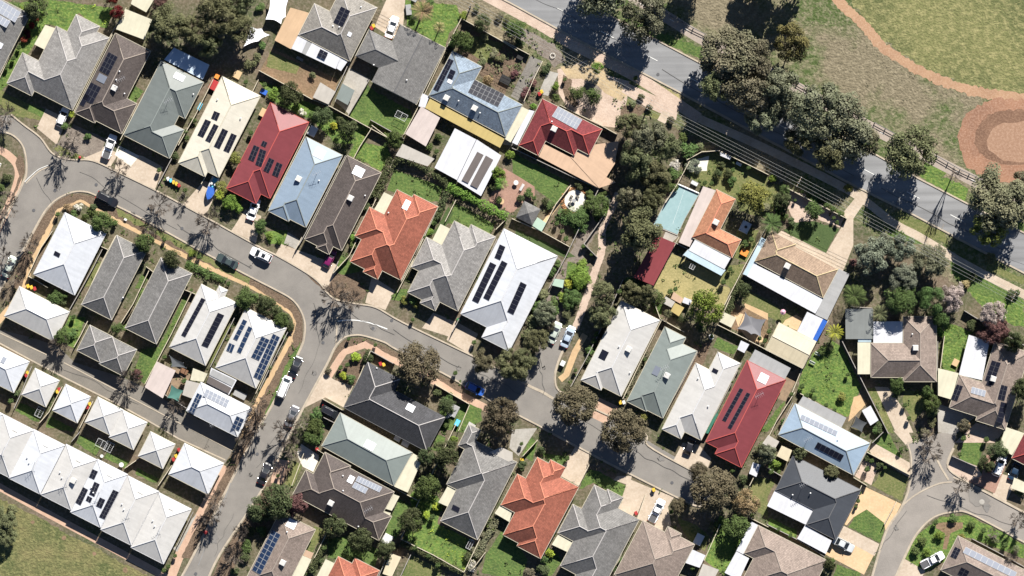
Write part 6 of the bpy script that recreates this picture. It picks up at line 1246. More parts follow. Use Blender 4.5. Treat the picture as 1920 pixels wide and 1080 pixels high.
# red hydrant-like markers, lamps, poles
def marker(t, p, r_, label, name='red_post', h=.9):
    x, y = W(t, p); root = empty(name, (x, y, 0), 0, label, 'post'); g = lathe([(r_*.9, 0), (r_*.9, h*.7), (r_, h*.75), (r_*.85, h*.9), (r_*.3, h), (0.01, h)]); g.out('body', 'plastic_red', root); g = G(); g.cyl((0, 0, 0), r_*1.15, .08, 16); g.out('base', 'plastic_black', root)
marker('03', (1543, 752), .42, 'round red post on the kerb beside bare trees near the bottom left'); marker('01', (600, 100), .3, 'red post beside the kerb under the bare tree at the upper left')
def lamp(t, p, label, h=5.2, rz=0, arm=.8):
    x, y = W(t, p); root = empty('street_lamp', (x, y, 0), rz, label, 'street lamp', None); g = G(); g.tube((0, 0, 0), (0, 0, h), .08, .05, 8); g.tube((0, 0, h), (arm, 0, h+.15), .04, n=6); g.out('pole', 'steel', root)
    g = G(); g.box((arm+.2, 0, h+.15), (.62, .26, .13), taper=.8); g.out('lamp_head', 'plastic_grey', root); g = G(); g.cyl((0, 0, 0), .17, .12, 12); g.out('base', 'concrete_grey', root)
def pole(t, p, label, H_=10, arms=1, rz=R(62)):
    x, y = W(t, p); root = empty('power_pole', (x, y, 0), rz, label, 'power pole', None); g = G(); g.tube((0, 0, 0), (0, 0, H_), .16, .11, 10); g.out('pole', 'bark_pale', root)
    for k in range(arms):
        g = G(); g.box((0, 0, H_-.4-k*1.3), (2.3, .12, .14)); a = g.out('cross_arm', 'timber', root)
        for s in (-1, -.35, .35, 1): g = G(); g.cyl((s, 0, H_-.33-k*1.3), .06, .2, 8); g.out('insulator', 'plastic_white', a)
PL = [(('f', (690, -88))), ('f', (882, 14)), ('f', (1215, 216)), ('f', (1494, 341)), ('f', (1880, 552)), ('f', (2080, 662))]
pole('f', (882, 14), 'power pole at the top edge above the blue grey house'); pole('f', (1216, 198), 'power pole beside the large gum tree at upper centre'); pole('f', (1495, 342), 'power pole with double cross arms beside the pink gravel garden', 10, 2); pole('f', (1895, 556), 'power pole on the green verge at the right edge')
wz = [(700, -84), (882, 14), (1216, 198), (1495, 342), (1895, 556), (2090, 662)]
for k, s in enumerate((-1, -.35, .35, 1)):
    g = G()
    c = W('f', (1216, 198)); root_loc = (0, 0, 0)
    for i in range(len(wz)-1):
        a, b = W('f', wz[i]), W('f', wz[i+1]); l = math.dist(a, b); nx, ny = -(b[1]-a[1])/l*s, (b[0]-a[0])/l*s; prev = None
        for j in range(11):
            u = j/10; q = (a[0]+(b[0]-a[0])*u+nx, a[1]+(b[1]-a[1])*u+ny, 9.85-1.1*4*u*(1-u)*(l/40)**2*.6)
            if prev: g.tube(prev, q, .024, n=4, cap=False)
            prev = q
    o = g.out('power_line', 'cable'); tag(o, ['lowest overhead cable strung along the main road footpath', 'overhead cable second from the houses along the main road', 'overhead cable third from the houses along the main road', 'overhead cable nearest the main road asphalt'][k], 'cable', 'overhead power cables')
# ring on the verge
x, y = W('20', (305, 418)); g = G()
for i in range(28): a = i*6.2832/28; b = (i+1)*6.2832/28; g.tube((.5*math.cos(a), .5*math.sin(a), ZM+.3), (.5*math.cos(b), .5*math.sin(b), ZM+.3), .08, n=6)
o = g.out('concrete_ring', 'concrete_white'); o.location = (x, y, 0); tag(o, 'white concrete ring on the verge under the power cables', 'ring')
x, y = W('f', (1841, 941)); g = G(); g.cyl((0, 0, ZM+.012), .55, .03, 24); o = g.out('manhole_cover', 'concrete_grey'); o.location = (x, y, 0); tag(o, 'pale round manhole on a dark patch near the right edge', 'manhole')
for t, p in [('01', (412, 348)), ('01', (253, 497)), ('01', (722, 305)), ('01', (1365, 633)), ('12', (490, 318)), ('12', (503, 410)), ('12', (877, 302)), ('12', (1018, 243)), ('33', (1208, 350)), ('23', (1200, 380)), ('13', (10, 165)), ('03', (1468, 1063)), ('20', (1095, 558))]:
    x, y = W(t, p); g = G(); g.cyl((0, 0, ZM), .33, .02, 20); o = g.out('manhole_cover', 'dark_steel'); o.location = (x, y, 0); tag(o, None, 'manhole', 'manhole covers'); AUTO.append([o, 'dark round manhole cover', *T(t, p)])
# ================================================================ TREES
P = plant
GT = 'tall gum trees along the main road'
# tall gums along the main road and in the park
for x, y, r, Hh, m, v, lb in [
 (1130, -24, 46, 13, 'leaf_grey', 0, 'olive gum crown cut by the top edge above the main road'), (1213, 34, 36, 12, 'leaf_grey', 1, 'pale grey green gum tree between the main road and cycle path'),
 (1365, 108, 46, 13, 'leaf_dry', 2, 'dry brownish gum at the upper left end of the roadside clump'), (1400, 165, 44, 12, 'leaf_dry', 3, 'brownish gum leaning over the road in the middle of the clump'), (1455, 172, 36, 12, 'leaf_grey', 0, 'grey green gum right of the brownish roadside clump'), (1418, 112, 30, 11, 'leaf_dry', 1, 'small dry gum behind the brownish roadside clump'),
 (1340, 165, 26, 11, 'leaf_gum', 3, 'dark gum over the kerb at the lower left of the roadside clump'),
 (1525, 205, 46, 12.5, 'leaf_grey', 2, 'broad silvery gum over the main road, left of two'), (1585, 235, 48, 12.5, 'leaf_grey', 1, 'broad silvery gum over the main road, right of two'), (1560, 285, 32, 10, 'leaf_gum', 0, 'darker gum overhanging the far half of the road'), (1500, 262, 26, 9, 'leaf_gum', 2, 'low gum below the broad silvery pair'),
 (1702, 292, 42, 12.5, 'leaf_gum', 3, 'olive gum beside the cycle path near a bare dead tree'), (1868, 378, 48, 13, 'leaf_dry', 0, 'large dry gum at the right edge above the main road'), (1850, 425, 26, 10, 'leaf_yellow', 1, 'small yellowish gum under the large dry gum at right'), (1915, 350, 24, 9, 'leaf_dry', 2, 'dry shrubby gum at the right edge by the cycle path'),
 (1430, 222, 28, 9, 'leaf_grey', 2, 'lower grey gum filling the road side of the first clump'), (1618, 262, 24, 10, 'leaf_dry', 3, 'dry gum at the right end of the broad silvery pair'), (1478, 205, 22, 10, 'leaf_dry', 0, 'dry gum bridging the two roadside clumps'), (1486, 78, 28, 12, 'leaf_olive', 1, 'bright yellow green gum standing alone in the park'), (1290, -52, 34, 12, 'leaf_gum', 2, 'gum beyond the top edge throwing a dark shadow into the park'), (1462, -48, 44, 13, 'leaf_gum', 3, 'large gum beyond the top edge shading the park grass'), (1400, -20, 20, 6, 'leaf_gum', 0, 'small gum at the top edge of the park')]:
    P('f', x, y, r*1.36, Hh, 'gum', m, '', label=lb, group=GT, var=v, bark='bark_pale')
P('f', 1787, 325, 34, 11, 'dead', 'bark', '', label='leafless dead tree beside the cycle path casting a long branching shadow', var=0, bark='bark')
# gums by the houses
for x, y, r, Hh, m, v, lb in [
 (318, 48, 40, 9, 'leaf_gum', 0, 'broad gum above the cream garage, left one of the top clump'), (362, 62, 30, 9, 'leaf_gum', 1, 'dark gum between the cream garage and the largest top gum'), (412, 30, 44, 10.5, 'leaf_gum', 2, 'largest dark gum of the clump at the top left'), (450, 52, 32, 9, 'leaf_gum', 3, 'olive gum next to the smaller white tarpaulin'), (455, 8, 30, 9, 'leaf_gum', 1, 'gum at the top edge left of the large white tarpaulin'), (395, 85, 26, 8, 'leaf_gum', 0, 'low gum over the clear verandah of the sage roofed house'),
 (1178, 232, 28, 9, 'leaf_gum', 1, 'gum beside the red roof at the head of the walking track'), (1215, 262, 40, 10, 'leaf_grey', 2, 'large grey green gum behind the pink gravel forecourt'), (1250, 275, 32, 9, 'leaf_gum', 3, 'gum left of the white pebble garden'), (1195, 300, 40, 9.5, 'leaf_gum', 0, 'dark gum over the terrace right of the red tiled house'), (1232, 330, 34, 8.5, 'leaf_gum', 1, 'dark gum above left of the covered pool'),
 (1178, 372, 28, 8.5, 'leaf_dry', 2, 'brownish gum beside the top of the walking track'), (1222, 375, 26, 8, 'leaf_gum', 3, 'gum just left of the covered pool'), (1202, 432, 46, 11, 'leaf_gum', 0, 'biggest olive gum below the pool beside the maroon shed'),
 (1128, 548, 27, 8, 'leaf_gum', 3, 'gum above the white house beside the walking track'), (1128, 590, 28, 6.5, 'leaf_gum', 0, 'low gum at the lower end of the walking track'), (1185, 545, 22, 6, 'leaf_gum', 1, 'small gum along the fence above the white house'), (1215, 550, 20, 5.5, 'leaf_gum', 2, 'small gum right beside the straw yard fence'),
 (1004, 640, 27, 7, 'leaf_gum', 3, 'gum beside the lower edge of the big white roof'), (962, 690, 34, 8, 'leaf_gum', 1, 'larger gum overhanging the street right of the blue hatchback'), (905, 678, 24, 7, 'leaf_brown', 0, 'brownish gum at the corner below the big white roof'), (985, 672, 24, 7, 'leaf_gum', 2, 'gum at the mouth of the short side street'), (1022, 590, 26, 5, 'leaf_grey', 3, 'low grey bushy gum along the big white roof'),
 (1636, 478, 40, 8.5, 'leaf_silver', 0, 'grey green tree at the end of the concrete driveway'), (1688, 470, 30, 7.5, 'leaf_silver', 1, 'grey green tree under the power cables right of the driveway'), (1742, 492, 38, 8, 'leaf_grey', 2, 'olive grey tree between power cables and the square brown house'), (1692, 520, 32, 8, 'leaf_silver', 3, 'silvery foliage tree behind the square brown house')]:
    P('f', x, y, r, Hh, 'gum', m, '', label=lb, group='gum trees among the houses', var=v)
for x, y, r, Hh, kd, m, v, lb in [
 (1690, 560, 33, 7.5, 'lump', 'leaf_green', 0, 'round lumpy green tree behind the square brown house'), (1745, 562, 28, 7, 'lump', 'leaf_green', 1, 'round olive tree right of the lumpy green tree'), (1412, 368, 30, 8, 'round', 'leaf_yellow', 0, 'yellow green tree shading the terracotta roof'), (1322, 577, 33, 8, 'round', 'leaf_bright', 1, 'bright green tree at the corner of the straw yard'),
 (785, 684, 42, 8, 'dome', 'leaf_brown', 0, 'brown domed tree over the charcoal corner house'), (828, 700, 0.01, 1, 'dome', 'leaf_brown', 0, None), (938, 782, 38, 8.5, 'dome', 'leaf_brown', 1, 'brown domed tree above the long grey house'), (1076, 757, 41, 9, 'dome', 'leaf_brown', 2, 'brown domed street tree at the end of the short side street'), (1168, 805, 43, 9, 'dome', 'leaf_brown', 0, 'brown domed street tree below the pale sage house'),
 (1338, 918, 44, 9.5, 'dome', 'leaf_brown', 1, 'large brown domed tree at the blind end of the street'), (1308, 885, 19, 6, 'dome', 'leaf_brown', 2, 'small brown tree touching the large one at the street end'), (1272, 948, 16, 5, 'dome', 'leaf_brown', 0, 'small brown tree beside the white pickup driveway'), (1398, 942, 26, 6, 'round', 'leaf_tan', 2, 'tan blossoming tree right of the large brown tree'), (1380, 985, 26, 5.5, 'round', 'leaf_green', 3, 'dark green tree over the bright green yard at the bottom'),
 (838, 850, 27, 6.5, 'round', 'leaf_dark', 0, 'dark tree between the pale sage roof and long grey roof'), (800, 855, 17, 5, 'round', 'leaf_dark', 1, 'small dark tree beside the cream verandah of the pale grey green roof'), (770, 975, 25, 6, 'round', 'leaf_dark', 2, 'dark tree in the green yard below the pale panel house'), (520, 938, 34, 7.5, 'round', 'leaf_dark', 3, 'dark street tree left of the brown house with pale panels'), (555, 945, 22, 6, 'round', 'leaf_purple', 0, 'reddish dark tree against the brown house with pale panels'),
 (487, 955, 24, 6, 'round', 'leaf_dark', 1, 'dark tree on the verge by the bottom street'), (628, 985, 22, 5, 'round', 'leaf_dark', 1, 'dark tree below the brown house with pale panels'), (677, 1012, 24, 5, 'round', 'leaf_dark', 2, 'dark tree above the orange roof at the bottom edge'), (800, 915, 26, 5, 'round', 'leaf_green', 3, 'loose green tree left of the long grey roof'), (722, 1030, 20, 4.5, 'round', 'leaf_dark', 0, 'dark bush tree right of the orange roof at the bottom'),
 (192, 418, 20, 5, 'round', 'leaf_green', 1, 'olive tree touching the corner of the inner white roof'), (272, 455, 19, 5.5, 'round', 'leaf_green', 2, 'dark green tree above the two long grey roofs'), (324, 487, 18, 5.5, 'round', 'leaf_dark', 3, 'dark tree at the top of the right long grey roof'), (462, 560, 22, 4.5, 'round', 'leaf_green', 0, 'green tree between the two white roofs with panels'), (500, 575, 20, 4.5, 'round', 'leaf_dark', 1, 'dark green tree at the corner of the roof with blue panels'), (528, 600, 15, 4, 'round', 'leaf_green', 2, 'small green tree beside the bend of the footpath'),
 (865, 78, 22, 5, 'round', 'leaf_green', 3, 'round green tree above the blue grey striped roof'), (968, 55, 20, 5, 'round', 'leaf_green', 0, 'green tree under the cables at top centre'), (905, 45, 17, 5, 'round', 'leaf_dark', 1, 'dark tree in the scrubby garden at top centre'), (545, 178, 24, 5.5, 'round', 'leaf_dark', 2, 'dark green tree above the red metal house'), (607, 218, 19, 5.5, 'round', 'leaf_dark', 3, 'dark tree, left of two above the pale blue roof'), (652, 245, 21, 6, 'round', 'leaf_dark', 0, 'dark tree, right of two above the long brown roof'),
 (740, 262, 17, 4, 'round', 'leaf_green', 1, 'small green tree at the lower corner of the bright lawn'), (1082, 175, 15, 4.5, 'ball', 'leaf_green', 0, 'clipped round bush, left one in the pink gravel forecourt'), (1112, 182, 15, 4.5, 'ball', 'leaf_green', 1, 'clipped round bush, right one in the pink gravel forecourt'), (1119, 128, 12, 4.5, 'round', 'leaf_bright', 2, 'small bright tree on the yellow verge under the cables'), (1042, 162, 8, 2, 'ball', 'leaf_bright', 0, 'small clipped bush left of the forecourt'), (1044, 182, 11, 2.2, 'shrub', 'leaf_green', 0, 'loose green bush above the white framed panels'),
 (870, 605, 0.01, 1, 'dome', 'leaf_brown', 0, None), (1680, 723, 16, 4.5, 'round', 'leaf_green', 0, 'small tree on the driveway below the square brown house'), (1746, 758, 17, 5, 'round', 'leaf_green', 1, 'green tree right of the pale lawn below the square brown house'), (1737, 735, 12, 4, 'round', 'leaf_green', 2, 'small green bush tree above the pale lawn tree'), (1762, 600, 16, 5, 'round', 'leaf_green', 3, 'green tree at the right side of the square brown house'), (1640, 600, 0.01, 1, 'dome', 'leaf_brown', 0, None),
 (1868, 845, 20, 5.5, 'round', 'leaf_dark', 0, 'dark green tree beside the white wagon at right'), (1848, 870, 16, 5, 'round', 'leaf_dark', 1, 'lower dark green tree beside the white wagon at right'), (1806, 798, 13, 3, 'round', 'leaf_dry', 2, 'brownish bush in front of the brown house at the right edge'), (1915, 730, 26, 8.5, 'gum', 'leaf_dark', 3, 'dark tree at the right edge over the brown roof'), (1900, 640, 20, 8, 'gum', 'leaf_dark', 1, 'dark tree at the right edge above the brown roof'),
 (1553, 1058, 13, 3.5, 'round', 'leaf_dark', 0, 'dark bush at the corner of the brown roof at the bottom'), (1500, 852, 14, 4, 'gum', 'leaf_gum', 1, 'wispy bush at the upper corner of the charcoal metal roof'), (1558, 886, 16, 4.5, 'gum', 'leaf_gum', 2, 'wispy bush overhanging the charcoal metal roof'), (1437, 850, 20, 5.5, 'gum', 'leaf_grey', 0, 'grey bare looking bush right of the red roof with long panels'),
 (1395, 545, 14, 4, 'round', 'leaf_dark', 3, 'dark tree left of the white verandah near the shade sail'), (1525, 395, 18, 5, 'round', 'leaf_green', 0, 'green tree in the pink gravel garden'), (1465, 375, 18, 4.5, 'round', 'leaf_dark', 1, 'dark tree at the left of the pink gravel garden'), (1508, 440, 0.01, 1, 'dome', 'leaf_brown', 0, None), (1130, 378, 0.01, 1, 'dome', 'leaf_brown', 0, None),
 (1120, 385, 22, 4, 'round', 'leaf_green', 2, 'green bush between the round patio and the walking track'), (1085, 405, 22, 2.8, 'round', 'leaf_green', 3, 'spreading bush below the round patio'), (1088, 520, 22, 3, 'round', 'leaf_bright', 0, 'bright green shrub mass right of the big white roof'), (1070, 560, 20, 3, 'round', 'leaf_green', 1, 'green shrub mass lower right of the big white roof'), (590, 800, 17, 3.5, 'round', 'leaf_green', 2, 'green bush beside the black wagon'), (583, 820, 15, 3.5, 'round', 'leaf_green', 3, 'green bush by the driveway wall of the brown house'),
 (838, 760, 17, 4, 'round', 'leaf_dark', 0, 'dark bush along the fence right of the brown domed tree'), (690, 672, 10, 2.8, 'round', 'leaf_dark', 1, 'dark bush at the corner garden with lime shrubs'), (118, 632, 16, 4.5, 'round', 'leaf_green', 2, 'green bush tree beside the white house at the left edge'), (221, 615, 12, 3.5, 'round', 'leaf_green', 3, 'small bush tree between the two long grey roofs at the lane'), (105, 560, 16, 3, 'round', 'leaf_green', 0, 'green bush below the inner white roof'), (258, 703, 11, 3, 'round', 'leaf_purple', 1, 'small reddish bush beside the lane'),
 (10, 975, 26, 5, 'gum', 'leaf_gum', 0, 'olive tree at the left edge of the park'), (12, 1005, 20, 4.5, 'gum', 'leaf_gum', 1, 'lower olive tree at the left edge of the park'), (417, 352, 13, 3, 'round', 'leaf_yellow', 1, 'yellow green bush beside the blue boat'), (433, 380, 16, 3, 'round', 'leaf_bright', 2, 'green bush in the garden above the white sedan'), (443, 298, 13, 3, 'round', 'leaf_yellow', 3, 'yellow green bush between cream and red metal roofs'),
 (488, 425, 14, 3, 'round', 'leaf_green', 0, 'olive bush left of the pale blue house garden'), (70, 15, 24, 6, 'round', 'leaf_dark', 1, 'dark tree at the top left above the grey roof corner'), (222, 25, 14, 5, 'round', 'leaf_red', 2, 'dark red leafed tree at the top left'), (210, 0, 12, 4, 'round', 'leaf_red', 3, 'small dark red tree at the top edge'), (300, 8, 16, 5, 'round', 'leaf_purple', 0, 'purplish tree at the top edge beside the small cream shed'),
 (1005, 135, 0.01, 1, 'dome', 'leaf_brown', 0, None), (936, 325, 15, 3.5, 'gum', 'leaf_bright', 1, 'feathery bush right of the white garage with brown strips'), (1365, 325, 9, 2, 'ball', 'leaf_dark', 0, 'clipped ball bush, right of the pair in the upper yard'), (1346, 325, 8, 2, 'ball', 'leaf_dark', 1, 'clipped ball bush, left of the pair in the upper yard'), (1372, 338, 7, 1.4, 'shrub', 'leaf_green', 0, 'flat green bush below the clipped pair')]:
    if lb: P('f', x, y, r, Hh, kd, m, '', label=lb, var=v, name='tree' if kd in ('round', 'dome', 'lump') and r > 14 else 'shrub', cat='tree' if kd != 'ball' and r > 14 else 'shrub')
# bare street trees
for x, y, r, Hh, m, lb in [
 (120, 285, 26, 6, 'bark_pale', 'bare tree with pale twigs beside the red post'), (225, 318, 24, 5, 'bark', 'bare street tree above the black wagon'), (300, 385, 30, 5.5, 'bark', 'bare street tree, left of the pair near the blue boat'), (392, 415, 33, 6, 'bark', 'bare street tree below the blue boat driveway'), (12, 385, 34, 6.5, 'bark', 'bare tree on the left edge verge above the pale green sedan'), (58, 455, 26, 5.5, 'bark', 'bare tree between the left street and inner white house'),
 (8, 480, 26, 5.5, 'bark', 'bare tree at the left edge beside the pale green sedan'), (30, 520, 22, 5, 'bark', 'bare tree at the corner below the pale green sedan'), (12, 215, 30, 6, 'bark', 'bare tree by the road end at the far left'), (140, 258, 20, 4, 'bark_pale', 'pale bare bush in front of the dark brown house'), (628, 555, 34, 6.5, 'bark', 'bare street tree on the mulch nose at the junction'), (662, 562, 26, 6, 'bark', 'smaller bare street tree right of the junction nose'), (282, 432, 14, 4.5, 'bark_pale', 'thin bare tree on the inner verge near the pit lid'),
 (113, 650, 26, 5.5, 'bark', 'bare tree over the upper end of the back lane'), (243, 712, 28, 6, 'bark', 'bare tree over the middle of the back lane'), (330, 762, 22, 5.5, 'bark', 'bare tree over the lower end of the back lane'), (405, 935, 28, 6.5, 'bark', 'bare tree beside the corner garage on the sloping street'), (398, 970, 24, 6, 'bark', 'bare tree just above the round red post'), (440, 1040, 26, 6, 'bark', 'bare tree on the right verge near the bottom left'), (452, 1000, 22, 5.5, 'bark', 'bare tree on the right verge above the last one'),
 (540, 808, 36, 7, 'bark', 'large bare street tree left of the pale grey green roof'), (545, 838, 28, 6, 'bark', 'bare tree at the white driveway apron'), (482, 790, 28, 6.5, 'bark', 'bare tree right of the gridded pergola house'), (460, 820, 24, 6, 'bark', 'bare tree at the lower corner of the gridded pergola house'), (570, 790, 16, 4.5, 'bark_pale', 'pale bare bush beside the black wagon'), (485, 760, 22, 6, 'bark', 'bare tree on the grass strip below the white van'),
 (1742, 845, 30, 6, 'bark', 'bare tree on the paved road head between two driveways'), (1800, 910, 24, 5, 'bark', 'bare tree at the kerb left of the pale manhole'), (1908, 975, 24, 5.5, 'bark', 'bare tree at the right edge of the curved road'), (1895, 1040, 18, 4.5, 'bark', 'bare tree over the brown roof in the bottom right corner'), (1742, 820, 18, 4, 'bark_pale', 'pale bare shrub at the head of the long driveway'), (1860, 1000, 14, 3, 'bark_pale', 'low bare shrub in the overgrown corner yard'),
 (650, 560, 18, 4, 'bark_pale', 'pale bare shrub at the junction nose'), (345, 375, 16, 3, 'bark_pale', 'pale bare shrub on the verge below the bins'), (700, 610, 12, 3, 'bark', 'x')]:
    if lb != 'x': P('f', x, y, r, Hh, 'bare', m, '', label=lb, group='bare winter trees', bark='bark')
for x, y, r, Hh, m, lb in [(1782, 560, 28, 5, 'leaf_pinkbare', 'pale pinkish nearly leafless tree behind the square brown house'), (1858, 590, 28, 6, 'leaf_pinkbare', 'pale twiggy tree above the bright lawn at right'), (1862, 618, 32, 6, 'leaf_purple', 'purple brown tree above the white sheet verandah at right'), (1030, 608, 14, 3, 'leaf_dry', 'dry shrub above the two cars in the side street')]:
    P('f', x, y, r, Hh, 'gum', m, '', label=lb, name='tree')
# palms
for t, x, y, r, Hh, kd, m, v, lb in [('10', 1250, 95, 27, 7, 'palm', 'leaf_tan', 0, 'larger palm beside the white sedan driveway'), ('10', 1375, 215, 15, 6.5, 'palm', 'leaf_tan', 1, 'smaller palm right of the larger one above the grey gabled roof'), ('32', 495, 335, 21, 5, 'yucca', 'leaf_lime', 0, 'spiky yellow green palm at the top of the bright green lawn'), ('32', 640, 60, 30, 6, 'palm', 'leaf_green', 1, 'palm above the grey green carport'),
   ('31', 20, 600, 26, 5.5, 'palm', 'leaf_green', 0, 'palm left of the dark lawn with the curved edge'), ('32', 830, 190, 22, 5.5, 'palm', 'leaf_gum', 1, 'palm between the carport and white verandah roof'), ('22', 985, 970, 9, 3, 'palm', 'leaf_yellow', 0, 'small palm below the pale sage house'), ('11', 1840, 300, 16, 4, 'palm', 'leaf_bright', 1, 'palm beside the brick courtyard'), ('01', 1650, 385, 12, 3.2, 'yucca', 'leaf_lime', 1, 'spiky palm below the boat'), ('00', 545, 860, 9, 2.5, 'yucca', 'leaf_lime', 0, 'spiky plant beside the white hatchback'),
   ('13', 575, 750, 12, 3, 'yucca', 'leaf_tan', 1, 'brownish spiky plant below the brown house with pale panels'), ('22', 1165, 195, 11, 3.2, 'palm', 'leaf_gum', 0, 'small grey palm left of the yellow shed'), ('21', 560, 70, 0, 0, 'palm', 'leaf_green', 0, None), ('31', 120, 350, 14, 4, 'palm', 'leaf_green', 0, 'dark palm at the left edge of the pink gravel garden')]:
    if lb: P(t, x, y, r, Hh, kd, m, '', label=lb, var=v)
